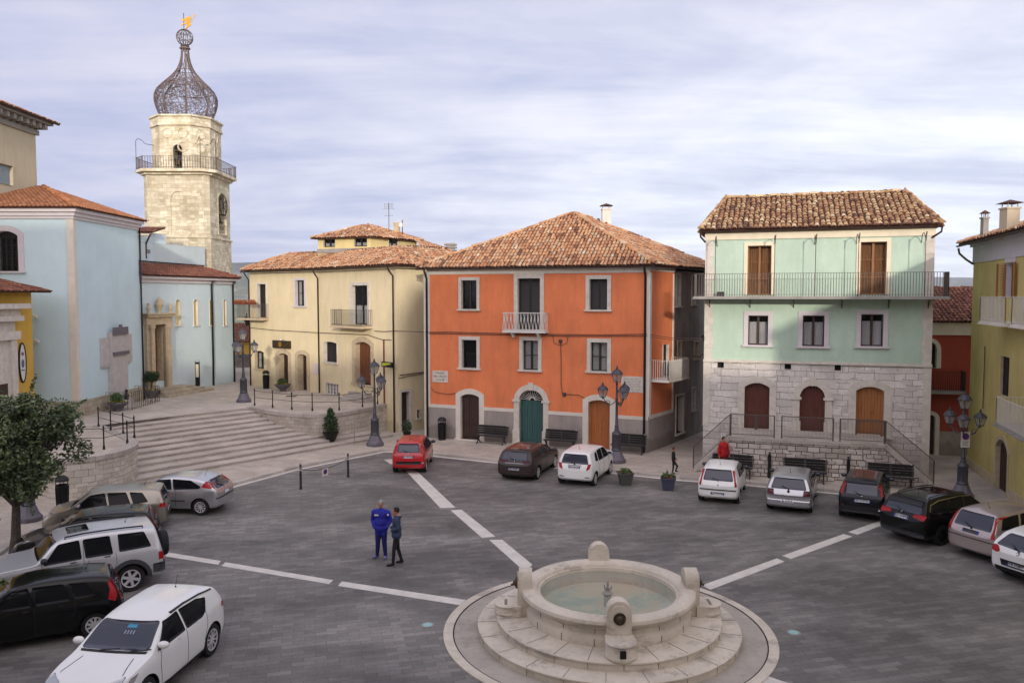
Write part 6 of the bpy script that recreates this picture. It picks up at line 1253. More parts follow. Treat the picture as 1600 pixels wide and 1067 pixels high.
# flower boxes on the beige house balcony
rnd = random.Random(8)
for i, (a, c) in enumerate(((-.6, .75), (1.05, 1.75))):
    m = MB(); z_ = FA.px(405, 497)[1] + 1.0; FA.box(m, a, c, .72, .95, z_ - .02, z_ + .16); b_ = m.build('flower_box', 'rust_pipe', None); tag(b_, ('long' if not i else 'short') + ' flower box with rusty leaves on the beige house balcony rail', 'flower box', 'balcony flower boxes'); m = MB()
    for k in range(int((c - a) / .16)): leaf_cloud(m, FA.pt(a + .1 + k * .16, .84, z_ + .22), (.13, .13, .11), 60, .05, rnd, 0)
    m.build('flowers', 'pinks', b_)
# ---------------------------------------------------------------- people: one remeshed skin, clothes coloured by region
for n_, c_ in (('tracksuit_blue', '#1c2290'), ('tracksuit_navy', '#14165a'), ('jacket_navy', '#2c3a55'), ('trousers_black', '#141317'), ('hoodie_red', '#a80f16'), ('skin', '#a9745a'), ('hair_dark', '#17120f'), ('hair_grey', '#8d8b8a'), ('shoe_dark', '#1c1a1c'), ('shoe_blue', '#6d6ea8'), ('hair_red', '#4a2226'), ('sole', '#b8b5b4')): plain(n_, c_, .8 if 'skin' not in n_ else .5, var=.3 if 'skin' not in n_ else .08, scale=7, bump=.9 if 'skin' not in n_ else .1)
def capsule(m, a, b, ra, rb, n=12):
    a, b = Vector(a), Vector(b); d = b - a; l = max(d.length, 1e-5); d /= l; pts, rs = [], []
    for i in range(4): t = math.pi / 2 * i / 4; pts.append(a - d * ra * math.cos(t)); rs.append(max(.002, ra * math.sin(t)))
    pts += [a, b]; rs += [ra, rb]
    for i in range(1, 5): t = math.pi / 2 * i / 4; pts.append(b + d * rb * math.sin(t)); rs.append(max(.002, rb * math.cos(t)))
    m.tube(pts, rs, n)
def ellip(m, c, r, n=12, M_=None):
    pr = [(math.sin(math.pi * i / 8), -math.cos(math.pi * i / 8)) for i in range(9)]; q = MB(); q.lathe(pr, n); T_ = Matrix.Translation(Vector(c)) @ (M_.to_4x4() if M_ else Matrix()) @ Matrix.Diagonal((*r, 1)); m.add(q, T_)
def person(loc, rz, label, J, H=1.75, build_=1.0, top='jacket_navy', legs='trousers_black', shoes='shoe_dark', hair='hair_dark', head_turn=0, hood=False, cap=False, hands=(1, 1), long_top=.0, flared=1.0, extra=None):
    k = H / 1.75; o = thing('person', label, 'person', loc, rz)
    D = dict(pel=(0, 0, .95), ch=(0, .0, 1.32), nk=(0, 0, 1.50), hd=(0, .02, 1.63), lsh=(-.18, 0, 1.42), rsh=(.18, 0, 1.42), lel=(-.25, -.02, 1.17), rel=(.25, -.02, 1.17), lwr=(-.25, .06, .93), rwr=(.25, .06, .93),
             lhp=(-.09, 0, .92), rhp=(.09, 0, .92), lkn=(-.10, .02, .50), rkn=(.10, .02, .50), lan=(-.11, -.02, .09), ran=(.11, -.02, .09), lto=(-.13, .15, .04), rto=(.13, .15, .04)); D.update(J); P = {a: Vector(b) * k for a, b in D.items()}; b = build_; m = MB(); K = k
    ellip(m, P['pel'] + Vector((0, 0, .03)), (.165 * b * K, .125 * b * K, .17 * K)); ellip(m, lerp(P['pel'], P['ch'], .5), (.165 * b * K, .13 * b * K, .25 * K)); ellip(m, lerp(P['ch'], P['nk'], .1), (.18 * b * K, .125 * b * K, .19 * K))
    for s_ in 'lr': capsule(m, P[s_ + 'sh'], P['nk'] - Vector((0, 0, .02)) * K, .068 * K * b, .062 * K); capsule(m, P[s_ + 'sh'] - Vector((0, 0, .01)), lerp(P['ch'], P[s_ + 'sh'], .35), .072 * K * b, .1 * K * b)
    capsule(m, P['ch'], P['nk'], .09 * K, .06 * K); capsule(m, P['nk'], P['hd'], .055 * K, .05 * K)
    hc = P['hd'] + Vector((0, 0, .03)) * K; Rh = Matrix.Rotation(head_turn, 3, 'Z'); ellip(m, hc + Vector((0, 0, .02)) * K, (.076 * K, .095 * K, .105 * K), M_=Rh); ellip(m, hc + Rh @ Vector((0, .035, -.055)) * K, (.055 * K, .06 * K, .055 * K), M_=Rh); capsule(m, hc + Rh @ Vector((0, .092, .02)) * K, hc + Rh @ Vector((0, .108, -.012)) * K, .012 * K, .017 * K, 8)
    for s_ in (-1, 1): ellip(m, hc + Rh @ Vector((s_ * .078, 0, 0)) * K, (.014 * K, .022 * K, .032 * K), M_=Rh); ellip(m, hc + Rh @ Vector((s_ * .03, .085, .03)) * K, (.02 * K, .012 * K, .01 * K), 8, M_=Rh)
    for s_ in 'lr':
        capsule(m, P[s_ + 'sh'], P[s_ + 'el'], .062 * b * K, .05 * b * K); capsule(m, P[s_ + 'el'], P[s_ + 'wr'], .05 * b * K, .036 * K); capsule(m, P[s_ + 'hp'], P[s_ + 'kn'], .092 * b * K, .064 * flared * K); capsule(m, P[s_ + 'kn'], P[s_ + 'an'], .062 * flared * K, .046 * flared * K)
        capsule(m, P[s_ + 'an'] + Vector((0, -.02, -.03)) * K, P[s_ + 'to'], .045 * K, .036 * K)
    if hood: ellip(m, P['nk'] + Vector((0, -.08, .0)) * K, (.12 * K, .09 * K, .07 * K))
    if long_top: ellip(m, P['pel'] + Vector((0, 0, .0)), (.195 * b * K, .15 * b * K, .17 * K)); ellip(m, P['pel'] + Vector((0, 0, .16)), (.18 * b * K, .15 * b * K, .2 * K))
    T_ = wmat(o); bmx = MB(); bmx.add(m, T_); body = bmx.build('body', [top, legs, 'skin', shoes], o); md = body.modifiers.new('r', 'REMESH'); md.mode = 'VOXEL'; md.voxel_size = .016 * K; sm = body.modifiers.new('s', 'SMOOTH'); sm.factor = .5; sm.iterations = 3
    dg = bpy.context.evaluated_depsgraph_get(); me = bpy.data.meshes.new_from_object(body.evaluated_get(dg)); body.modifiers.clear(); body.data = me
    while len(me.materials) < 4: me.materials.append(None)
    for i, q in enumerate((top, legs, 'skin', shoes)): me.materials[i] = MATS[q]
    def segd(p, a, c): ab = c - a; t = max(0, min(1, (p - a).dot(ab) / ab.length_squared)); return (p - a - ab * t).length
    segs = [(1, P['lhp'], P['lkn'], .09), (1, P['rhp'], P['rkn'], .09), (1, P['lkn'], P['lan'], .055), (1, P['rkn'], P['ran'], .055), (3, P['lan'] + Vector((0, -.02, -.05)), P['lto'], .03), (3, P['ran'] + Vector((0, -.02, -.05)), P['rto'], .03), (0, P['pel'] + Vector((0, 0, .05 - long_top)), P['ch'], .17 * b), (0, P['ch'], P['nk'], .13), (0, P['lsh'], P['lel'], .05), (0, P['rsh'], P['rel'], .05), (0, P['lel'], P['lwr'], .045), (0, P['rel'], P['rwr'], .045), (2, P['nk'] + Vector((0, 0, .05)), P['hd'], .09)]
    mis = []
    for f in me.polygons: c = f.center; mis.append(min(segs, key=lambda s: segd(c, s[1], s[2]) - s[3] * K)[0] if c.z < P['nk'].z + .045 * K else 2)
    me.polygons.foreach_set('material_index', mis); me.polygons.foreach_set('use_smooth', [True] * len(mis))
    for s_, on in zip('lr', hands):       # hands: palm, four bent fingers and a thumb, joined to the wrist
        if not on: continue
        w, e = P[s_ + 'wr'], P[s_ + 'el']; d = (w - e).normalized(); sg = -1 if s_ == 'l' else 1; fwd = Vector((0, 1, 0)); fwd = (fwd - d * fwd.dot(d)).normalized(); inn = d.cross(fwd) * sg; h = MB(); capsule(h, w - d * .02, w + d * .05 * K, .03 * K, .034 * K, 10)
        for q in range(4):
            r_ = w + d * .075 * K + fwd * (q - 1.5) * .019 * K; l_ = (.032, .038, .036, .028)[q] * K; a1_ = r_ + d * l_; capsule(h, r_, a1_, .0095 * K, .009 * K, 6); capsule(h, a1_, a1_ + (d * .8 - inn * .5).normalized() * l_ * .8, .009 * K, .0075 * K, 6)
        t_ = w + d * .03 * K + fwd * .03 * K; capsule(h, t_, t_ + (d + fwd * .8).normalized() * .04 * K, .012 * K, .01 * K, 6); capsule(h, t_ + (d + fwd * .8).normalized() * .04 * K, t_ + (d + fwd * .8).normalized() * .04 * K + d * .028 * K, .01 * K, .008 * K, 6)
        T_ = wmat(o); hm = MB(); hm.add(h, T_); hm.build('hand', 'skin', o, smooth=True)
    T_ = wmat(o); m = MB(); q = MB(); ellip(q, hc + Rh @ Vector((0, -.018, .045)) * K, (.09 * K, .104 * K, .096 * K), 14, M_=Rh); kept = MB()
    idx = {}
    for f in q.f:
        c = sum((q.v[i] for i in f), Vector()) / len(f) - hc; c = Rh.transposed() @ c
        if c.y > .045 * K and c.z < (.075 if not cap else .05) * K: continue
        if c.z < -.03 * K: continue
        kept.quad(*[T_ @ q.v[i] for i in f])
    kept.build('hair' if not cap else 'cap', hair, o, smooth=True, merge=.001)
    m = MB()
    for s_ in (-1, 1): q = MB(); ellip(q, hc + Rh @ Vector((s_ * .03, .093, .018)) * K, (.011 * K, .006 * K, .006 * K), 8, M_=Rh); m.add(q, T_)
    q = MB(); ellip(q, hc + Rh @ Vector((0, .088, -.05)) * K, (.022 * K, .006 * K, .005 * K), 8, M_=Rh); m.add(q, T_); m.build('face_features', 'hair_dark', o)
    if extra: extra(o, P, T_, K)
    return o
def bx(o, T_, c, s, mat, name): m = MB(); m.box(None, s, M_=T_ @ Matrix.Translation(Vector(c))); m.build(name, mat, o)
person(at(596, 871, 0), R(180 - 8), 'person in royal blue tracksuit and grey cap, hands in pockets, facing the camera', dict(lsh=(-.22, 0, 1.41), rsh=(.22, 0, 1.41), lel=(-.29, -.05, 1.15), rel=(.29, -.05, 1.15), lwr=(-.21, .1, .97), rwr=(.21, .1, .97), lan=(-.13, 0, .09), ran=(.13, 0, .09), lto=(-.16, .17, .04), rto=(.22, .14, .04)), H=1.8, build_=1.22, top='tracksuit_blue', legs='tracksuit_navy', shoes='shoe_blue', hair='hair_grey', head_turn=R(12), cap=True, hands=(0, 0), long_top=.1, flared=1.25,
    extra=lambda o, P, T_, K: (bx(o, T_, (.10, .172, 1.40), (.13, .02, .04), 'white_paint', 'chest_badge'), bx(o, T_, (-.245, .06, 1.40), (.05, .05, .06), 'white_paint', 'sleeve_badge')))
person(at(620, 882, 0), R(102), 'person in dark padded jacket and black trousers, facing the one in blue', dict(lel=(-.26, -.03, 1.2), rel=(.26, -.03, 1.2), lwr=(-.18, .16, 1.12), rwr=(.18, .16, 1.12), ran=(.11, -.16, .09), rto=(.14, 0, .04), rkn=(.1, -.04, .5), lan=(-.1, .12, .09), lto=(-.12, .3, .04), lkn=(-.1, .09, .5)), H=1.74, build_=1.08, top='jacket_navy', head_turn=R(5), hood=True, long_top=.08, hands=(0, 0))
person(FT.pt(FT.px(1131, 715)[0], .35, ZP), R(180 + 20), 'person in red hooded top and black trousers standing behind the white hatchback at the terrace', dict(lwr=(-.27, .04, .95), rwr=(.27, .04, .95)), H=1.74, build_=1.15, top='hoodie_red', hood=True)
person(at(1052, 741, ZP), R(-105), 'small person in black mid step on the kerb near the slate blue tub', dict(rkn=(.1, .26, .58), ran=(.1, .16, .28), rto=(.12, .30, .24), lkn=(-.09, .0, .5), lan=(-.1, -.06, .09), lto=(-.1, .1, .04), lwr=(-.2, .14, 1.0), rwr=(.2, .1, 1.0)), H=1.22, build_=1.05, top='trousers_black', hair='hair_red')
# ---------------------------------------------------------------- cars
def paint(name, col, metal=.0, rough=.35):
    dk = name in ('paint_black', 'paint_blueblack', 'paint_brown'); return plain(name, col, rough, metal=metal * (.3 if dk else 1), coat=.35 if dk else .8, var=.03, scale=1.5, spec=.2 if dk else .5)
plain('tyre', '#1a1a1b', .85, var=.15, scale=9); plain('rim_silver', '#d2d2d4', .3, metal=.35, var=.05); plain('rim_dark', '#232325', .5, metal=.5); plain('trim_black', '#151516', .55, var=.1); plain('lens_red', '#9e0d18', .2, coat=.15, spec=.3, var=.15, scale=14)
plain('lens_dark', '#4a0d17', .2, coat=.15, spec=.3, var=.1); plain('lens_clear', '#a8abae', .1, metal=.5, coat=1, var=.1, scale=14); plain('chrome', '#c9c9cc', .15, metal=1, var=0); plain('plate_white', '#c8cbd0', .4, var=0); plain('plate_blue', '#1d3f9a', .4, var=0); plain('seam', '#0d0d0e', .8, var=0); plain('grey_plastic', '#3c3d40', .65, var=.1)
def interp(P, t):
    if t <= P[0][0]: return P[0][1]
    for (a, b), (c, d) in zip(P, P[1:]):
        if t <= c: return b + (d - b) * (t - a) / (c - a)
    return P[-1][1]
TOPS = dict(
 hatch=[(0, .36), (.01, .45), (.045, .52), (.15, .58), (.26, .63), (.285, .655), (.42, .925), (.50, .98), (.62, 1.0), (.78, .985), (.885, .945), (.91, .91), (.962, .67), (.98, .61), (1.0, .52)],
 punto=[(0, .36), (.01, .45), (.045, .52), (.15, .58), (.235, .63), (.26, .655), (.40, .93), (.50, .985), (.62, 1.0), (.80, .985), (.915, .95), (.935, .92), (.972, .66), (.985, .60), (1.0, .50)],
 tall=[(0, .34), (.01, .45), (.04, .53), (.12, .59), (.20, .635), (.225, .66), (.36, .94), (.45, .985), (.6, 1), (.82, .985), (.925, .955), (.945, .92), (.975, .66), (.988, .58), (1, .46)],
 coupe=[(0, .37), (.01, .46), (.045, .53), (.15, .585), (.26, .64), (.285, .665), (.42, .925), (.50, .98), (.62, 1.0), (.76, .975), (.865, .915), (.89, .88), (.965, .69), (.982, .635), (1.0, .55)],
 wagon=[(0, .36), (.01, .45), (.045, .52), (.15, .58), (.26, .635), (.285, .66), (.41, .925), (.49, .98), (.60, 1.0), (.78, .985), (.90, .955), (.925, .92), (.972, .66), (.985, .60), (1.0, .50)],
 jeep=[(0, .42), (.008, .54), (.03, .60), (.12, .63), (.27, .655), (.295, .68), (.385, .945), (.45, .985), (.6, 1), (.84, .985), (.945, .965), (.96, .93), (.982, .66), (.992, .58), (1, .46)],
 cross=[(0, .38), (.01, .50), (.04, .57), (.14, .625), (.25, .665), (.275, .69), (.41, .935), (.50, .985), (.62, 1.0), (.80, .98), (.90, .945), (.92, .91), (.965, .69), (.982, .62), (1.0, .52)])
def rnd_poly(P, r=.18):
    o = []; n = len(P)
    for i in range(n):
        a, b, c = Vector(P[i - 1]), Vector(P[i]), Vector(P[(i + 1) % n]); l1, l2 = (a - b).length, (c - b).length; q = min(r, l1 * .4, l2 * .4)
        s, e = b + (a - b).normalized() * q, b + (c - b).normalized() * q
        for k in range(4): t = k / 3; o.append((s * (1 - t) ** 2 + b * 2 * t * (1 - t) + e * t * t))
    return o
class Car:
    def __init__(s, sp):
        s.sp = sp; s.L, s.W, s.H = sp['L'], sp['W'], sp['H']; s.o = thing('parked_car', sp['label'], 'car', group='cars parked in the square'); s.body()
    def X(s, t): return s.L / 2 - t * s.L
    def body(s):
        sp = s.sp; L_, W_, H_ = s.L, s.W, s.H; top = TOPS[sp['top']]; belt = [(t, z - .03) for t, z in sp.get('belt', [(0, .60), (.28, .64), (.6, .655), (.95, .675), (1, .68)])]
        ts = sorted({t for t, _ in top} | {.09, .2, .35, .56, .70, .84, .95}); ts = [t for i, t in enumerate(ts)]
        wf = sp.get('wf', [(0, .74), (.012, .84), (.05, .925), (.14, .98), (.3, 1), (.8, 1), (.92, .975), (.975, .925), (.99, .87), (1, .78)]); cl = sp.get('clear', .19)
        zbf = [(0, .32), (.02, .24), (.08, cl), (.92, cl), (.975, .25), (1, .34)]; V = []; tum = sp.get('tum', .36)
        for t in ts:
            hw = W_ / 2 * interp(wf, t); zb = interp(zbf, t); tp = interp(top, t) * H_; sh = min(interp(belt, t) * H_, tp - .045); g = tp - sh; y5 = hw * .955; y7 = y5 - g * tum
            pts = [(0, zb), (hw * .8, zb), (hw * .955, zb + .05), (hw * .995, zb + (sh - zb) * .3), (hw, zb + (sh - zb) * .62), (hw * .985, sh - .06), (y5, sh), (y5 - g * tum * .5, sh + g * .5), (y7, sh + g * .88), (y7 * .93, tp - .008 - g * .03), (y7 * .5, tp + .002), (0, tp + .008)]
            V.append([Vector((s.X(t), y, z)) for y, z in pts])
        me = bpy.data.meshes.new('body'); vs = []; fs = []; n = len(V[0]); m2 = 2 * n - 2
        for r in V: vs += r + [Vector((p.x, -p.y, p.z)) for p in r[-2:0:-1]]
        for i in range(len(V) - 1):
            for k in range(m2): a, b = i * m2 + k, i * m2 + (k + 1) % m2; fs.append((a, a + m2, b + m2, b))
        for base, fl in ((0, False), ((len(V) - 1) * m2, True)):
            for k in range(n - 1):
                q = [base + k, base + k + 1, base + (m2 - k - 1) % m2, base + (m2 - k) % m2]; q = list(dict.fromkeys(q))
                fs.append(tuple(q if not fl else q[::-1]))
        me.from_pydata(vs, [], fs); ob = bpy.data.objects.new('body', me); COL.objects.link(ob); md = ob.modifiers.new('s', 'SUBSURF'); md.levels = md.render_levels = 2
        dg = bpy.context.evaluated_depsgraph_get(); m1 = bpy.data.meshes.new_from_object(ob.evaluated_get(dg)); ob.modifiers.clear(); ob.data = m1
        bm = bmesh.new(); bm.from_mesh(m1); s.bvh = BVHTree.FromBMesh(bm); bmesh.ops.recalc_face_normals(bm, faces=bm.faces); bm.to_mesh(m1); bm.free()
        m1.materials.clear(); m1.materials.append(MATS[sp['paint']]); m1.materials.append(MATS['seam']); wr = sp['wr']; s.axles = (s.L / 2 - sp['fo'], s.L / 2 - sp['fo'] - sp['wb'])
        c = MB(); c.cur = 1
        for ax in s.axles:
            for sg in (-1, 1):
                y0, y1 = sg * (W_ / 2 - .25), sg * (W_ / 2 + .12); k = 28; b = len(c.v)
                for y in (y0, y1): c.v += [Vector((ax + (wr + sp.get('gap', .05)) * math.cos(2 * math.pi * q / k), y, wr + (wr + sp.get('gap', .05)) * math.sin(2 * math.pi * q / k))) for q in range(k)]
                for q in range(k): c.face((b + q, b + (q + 1) % k, b + k + (q + 1) % k, b + k + q)[::sg])
                c.face([b + q for q in range(k)][::-sg]); c.face([b + k + q for q in range(k)][::sg])
        co = c.build('cut', ['seam', 'seam']); bmc = bmesh.new(); bmc.from_mesh(co.data); bmesh.ops.recalc_face_normals(bmc, faces=bmc.faces); bmc.to_mesh(co.data); bmc.free()
        md = ob.modifiers.new('b', 'BOOLEAN'); md.operation = 'DIFFERENCE'; md.solver = 'EXACT'; md.object = co
        dg = bpy.context.evaluated_depsgraph_get(); dg.update(); m3 = bpy.data.meshes.new_from_object(ob.evaluated_get(dg)); ob.modifiers.clear(); ob.data = m3; bpy.data.objects.remove(co)
        m3.polygons.foreach_set('use_smooth', [True] * len(m3.polygons)); m3.set_sharp_from_angle(angle=R(35)); ob.parent = s.o; s.ob = ob
        for i, ax in enumerate(s.axles):
            for sg in (-1, 1): s.wheel(ax, sg, wr)
    def wheel(s, x, sg, r):
        w = .2; yo = sg * (s.W / 2 - .035); yi = sg * (s.W / 2 - .035 - w); ax = Matrix(((1, 0, 0), (0, 0, sg), (0, 1, 0))).transposed(); ax = Matrix(((1, 0, 0), (0, 0, 1), (0, 1, 0)))
        m = MB(); c = Vector((x, 0, r)); ri = r * .66
        prof = [(ri, yi), (r * .93, yi), (r, yi + sg * .03), (r, yo - sg * .03), (r * .94, yo), (ri + .01, yo), (ri, yo - sg * .02)]
        m.lathe([(a, b) for a, b in prof], 28, c, ax=ax); t = m.build('wheel', 'tyre', s.o, smooth='auto')
        m = MB(); m.cur = 1; m.lathe([(ri + .005, yo - sg * .06), (.02, yo - sg * .07)], 24, c, ax=ax); m.cur = 0; m.lathe([(ri + .006, yo - sg * .002), (ri + .006, yo - sg * .03), (ri - .02, yo - sg * .03), (ri - .025, yo - sg * .008), (ri + .006, yo - sg * .002)], 24, c, ax=ax)
        ns = s.sp.get('spokes', 5); sw = s.sp.get('spw', .055)
        for k in range(ns):
            a = 2 * math.pi * k / ns + .3; d = Vector((math.cos(a), 0, math.sin(a))); yy = Vector((0, yo - sg * .022, 0)); m.bar(c + yy + d * .03, c + yy + d * (ri - .012), sw, .025, up=(0, 1, 0))
        m.lathe([(.06, yo - sg * .03), (.055, yo - sg * .006), (.001, yo - sg * .002)], 14, c, ax=ax); m.build('rim', [s.sp.get('rim', 'rim_silver'), 'rim_dark'], t)
    def cast(s, org, d):
        h = s.bvh.ray_cast(Vector(org), Vector(d))
        if h[0] is None:
            h = s.bvh.find_nearest(Vector(org) + Vector(d) * (s.L / 2 if d[0] else 2 - s.W / 2))
        n = h[1]; n = n if n.dot(Vector(d)) < 0 else -n; return h[0], n
    def decal(s, name, poly, side, mat, off=.006, cell=.07, parent=None, r=.04, label=None, mb=None, skirt=.02, convert=True):
        """panel on the body surface; side 'L','R' take (t,zf), 'F','B' take (y fraction, zf), 'T' (t, y fraction)"""
        if side in 'LR': P = [(s.X(t), z * s.H) for t, z in poly]
        elif side in 'FB': P = [(y * s.W / 2, z * s.H) for y, z in poly]
        else: P = [(s.X(t), y * s.W / 2) for t, y in poly]
        P = rnd_poly(P, r) if r else [Vector(p) for p in P]
        bm = bmesh.new(); vs = [bm.verts.new((p[0], p[1], 0)) for p in P]; bm.faces.new(vs)
        for ax in (0, 1):
            lo, hi = min(p[ax] for p in P), max(p[ax] for p in P); k = int((hi - lo) / cell)
            for i in range(1, k + 1):
                c = [0, 0, 0]; c[ax] = lo + (hi - lo) * i / (k + 1); nn = [0, 0, 0]; nn[ax] = 1
                bmesh.ops.bisect_plane(bm, geom=bm.verts[:] + bm.edges[:] + bm.faces[:], plane_co=c, plane_no=nn)
        bm.verts.index_update(); m = mb or MB(); base = len(m.v); nrm = []
        for v in bm.verts:
            a, b = v.co.x, v.co.y
            if side in 'LR': sg = 1 if side == 'L' else -1; h = s.cast((a, sg * 2, b), (0, -sg, 0))
            elif side in 'FB': sg = 1 if side == 'F' else -1; h = s.cast((sg * s.L, a, b), (-sg, 0, 0))
            else: h = s.cast((a, b, 4), (0, 0, -1))
            m.v.append(h[0] + h[1] * off); nrm.append(h[1])
        for f in bm.faces: m.face([base + v.index for v in f.verts])
        if skirt:
            for e in bm.edges:
                if len(e.link_faces) == 1:
                    a, b = e.verts; n0 = len(m.v); m.v += [m.v[base + a.index] - nrm[a.index] * skirt, m.v[base + b.index] - nrm[b.index] * skirt]; m.face((base + a.index, base + b.index, n0 + 1, n0))
        bm.free()
        if mb: return None
        o = m.build(name, mat, parent or s.o, smooth=True)
        if label: o['label'] = label
        return o
    def strip(s, pts, side, w=.012, mb=None, off=.004):
        for (a, b), (c, d) in zip(pts, pts[1:]):
            sx, sz = (s.L, s.H) if side in 'LR' else (s.W / 2, s.H); dx, dz = (c - a) * sx, (d - b) * sz; l = math.hypot(dx, dz)
            if l < 1e-4: continue
            nx, nz_ = -dz / l * w / 2 / sx, dx / l * w / 2 / sz; s.decal('', [(a + nx, b + nz_), (a - nx, b - nz_), (c - nx, d - nz_), (c + nx, d + nz_)], side, None, off, .1, r=0, mb=mb, skirt=.01)
def mirror_y(P): return [(-a, b) for a, b in P]
def finish(C, wins, wind, rear, tails, plate, handles, seams, heads=None, bumper=None, extras=None, glass='car_glass', lens='lens_red', mir=(.30, .70), mirmat=None, mir_c=None, emblem=None, emb_mat='chrome', wiper=True, ptxt=None):
    sp = C.sp
    drop = lambda P: [(a, b - .035 if b < .80 else b + .012) for a, b in P]
    wins = [drop(P) for P in wins]; rear = [(a, b - .04 if b < .78 else b + .008) for a, b in rear]
    for sd_ in 'LR':
        for P in wins: C.decal('side_window', P, sd_, glass, .007, r=.045)
        m = MB()
        for S in seams: C.strip(S, sd_, .011, m)
        if m.f: m.build('door_seam', 'seam', C.o)
        for (t, z) in handles: C.decal('door_handle', [(t, z), (t, z + .016), (t + .034, z + .018), (t + .034, z + .002)], sd_, sp.get('handle', sp['paint']), .022, r=.01)
        sg = 1 if sd_ == 'L' else -1; h, n = C.cast((C.X(mir[0]), sg * 2, mir[1] * C.H), (0, -sg, 0)); m = MB(); c = h + Vector((.0, sg * .12, .02)); q = MB(); ellip(q, (0, 0, 0), (.085, .12, .075), 14); m.add(q, Matrix.Translation(c)); mo = m.build('side_mirror', mirmat or sp['paint'], C.o, smooth=True)
        m = MB(); m.bar(h, c, .04, .03); m.build('mirror_arm', 'trim_black', mo); m = MB(); ellip(m, c + Vector((-.05, 0, 0)), (.04, .1, .06), 12); m.build('mirror_glass', 'car_glass_blue', mo, smooth=True)
        for P, mt, rr in tails:
            C.decal('tail_light', P if sd_ == 'L' else mirror_y(P), 'B', mt or lens, .012, .05, r=rr)
    if sp.get('tail_side'):
        for sd_ in 'LR': C.decal('tail_light', sp['tail_side'], sd_, lens, .012, .05, r=.03)
    C.decal('windshield', wind, 'F', sp.get('wglass', glass), .007, r=.07); rw = C.decal('rear_window', rear, 'B', sp.get('rglass', 'car_glass_blue'), .008, r=.06)
    y0, z0, y1, z1 = plate
    p = C.decal('license_plate', [(y0, z0), (y1, z0), (y1, z1), (y0, z1)], 'B', 'plate_white', .016, .2, r=.01)
    for a, b in ((y0, y0 + .05), (y1 - .05, y1)): C.decal('plate_band', [(a, z0 + .004), (b, z0 + .004), (b, z1 - .004), (a, z1 - .004)], 'B', 'plate_blue', .019, .2, r=0, parent=p, skirt=.004)
    if ptxt:
        h, n = C.cast((-C.L, (y0 + y1) / 2 * C.W / 2, (z0 + z1) / 2 * C.H), (1, 0, 0)); m4 = Matrix((Vector((0, -1, 0)), Vector((-n.z, 0, -n.x)).normalized() * (1 if n.x < 0 else -1), Vector((n.x, 0, n.z)))).transposed().to_4x4(); up = Vector((0, 0, 1)) - n * n.z; up.normalize(); m4 = Matrix((Vector((0, -1, 0)), up, n)).transposed().to_4x4(); m4.translation = h + n * .021
        text_mb(ptxt, .10, m4).build('plate_text', 'seam', p)
    if emblem: z, r_ = emblem; C.decal('badge', [(r_ / C.W * 2 * math.cos(k * .524), z + r_ / C.H * math.sin(k * .524)) for k in range(12)], 'B', emb_mat, .018, .2, r=0)
    if bumper:
        for P, mt, sdv in bumper: C.decal('bumper_strip', P, sdv, mt, .014, .08, r=.02)
    if heads:
        for sg in (1, -1): C.decal('headlight', heads if sg > 0 else mirror_y(heads), 'F', 'lens_clear', .01, .05, r=.05)
    m = MB(); g_ = sp.get('grille', (.34, .42, .27)); C.decal('grille', [(-g_[2] * 1.3, g_[0]), (g_[2] * 1.3, g_[0]), (g_[2] * 1.5, g_[1]), (-g_[2] * 1.5, g_[1])], 'F', 'trim_black', .008, r=.03)
    if wiper:
        zb = min(z for _, z in rear); m = MB(); a, n = C.cast((-C.L, 0, (zb + .0) * C.H), (1, 0, 0)); b, n2 = C.cast((-C.L, .26, (zb + .075) * C.H), (1, 0, 0)); m.bar(a + n * .02, b + n2 * .022, .016); m.lathe([(.025, 0), (.02, .03), (0, .035)], 8, a + n * .01, ax=n.to_track_quat('Z', 'Y').to_matrix()); m.build('wiper', 'trim_black', C.o)
    m = MB(); c, n = C.cast((C.X(sp.get('ant', .80)), 0, 4), (0, 0, -1)); m.lathe([(.025, 0), (.015, .02)], 8, c); m.tube([c + Vector((0, 0, .01)), c + Vector((-.09, 0, sp.get('antl', .2)))], .006, 5); m.build('aerial', 'trim_black', C.o)
    if extras: extras(C)
    return C
def put(C, rear, head):     # rear centre point on the ground, heading vector
    h = Vector((head[0], head[1])).normalized(); c = Vector(rear[:2]) + h * C.L / 2; C.o.location = (c.x, c.y, .003); C.o.rotation_euler = (0, 0, math.atan2(h.y, h.x)); return C
def hv(deg): return (math.sin(R(deg)), math.cos(R(deg)))      # heading measured from +Y to the right
def W5(a=.31, b=.42, c=.555, d=.72, e=.86, zb=.675, zt=.905, q=True):    # five door windows
    o = [[(a, zb - .005), (b + .015, zt - .015), (c - .03, zt + .01), (c - .006, zb)], [(c + .01, zb + .002), (c - .012, zt + .01), (d - .03, zt + .0), (d + .01, zb + .015)]]
    if q: o.append([(d + .03, zb + .02), (d - .005, zt - .002), (e - .05, zt - .03), (e, zb + .05)])
    return o
SE = lambda c, d: [[(c + .002, .66), (c + .002, .20)], [(.33, .62), (.315, .48), (.325, .22), (c + .002, .155), (d - .01, .2)], [(d + .02, .66), (d + .025, .5), (d - .02, .34), (d - .01, .2)]]
paint('paint_red', '#b3121a'); paint('paint_brown', '#3a3330', .5, .3); paint('paint_white', '#e4e5e2'); paint('paint_silver', '#bcbdc0', .75, .3); paint('paint_golf', '#b2b4b8', .7, .32); paint('paint_blueblack', '#15161f', .3, .25); paint('paint_black', '#0c0d0e', .1, .2); paint('paint_rose', '#b8aaa6', .6, .32); paint('paint_beige', '#938d82', .7, .32); paint('paint_jeep', '#c3c5c8', .45, .33); paint('paint_roof_red', '#5d2b28', .3)
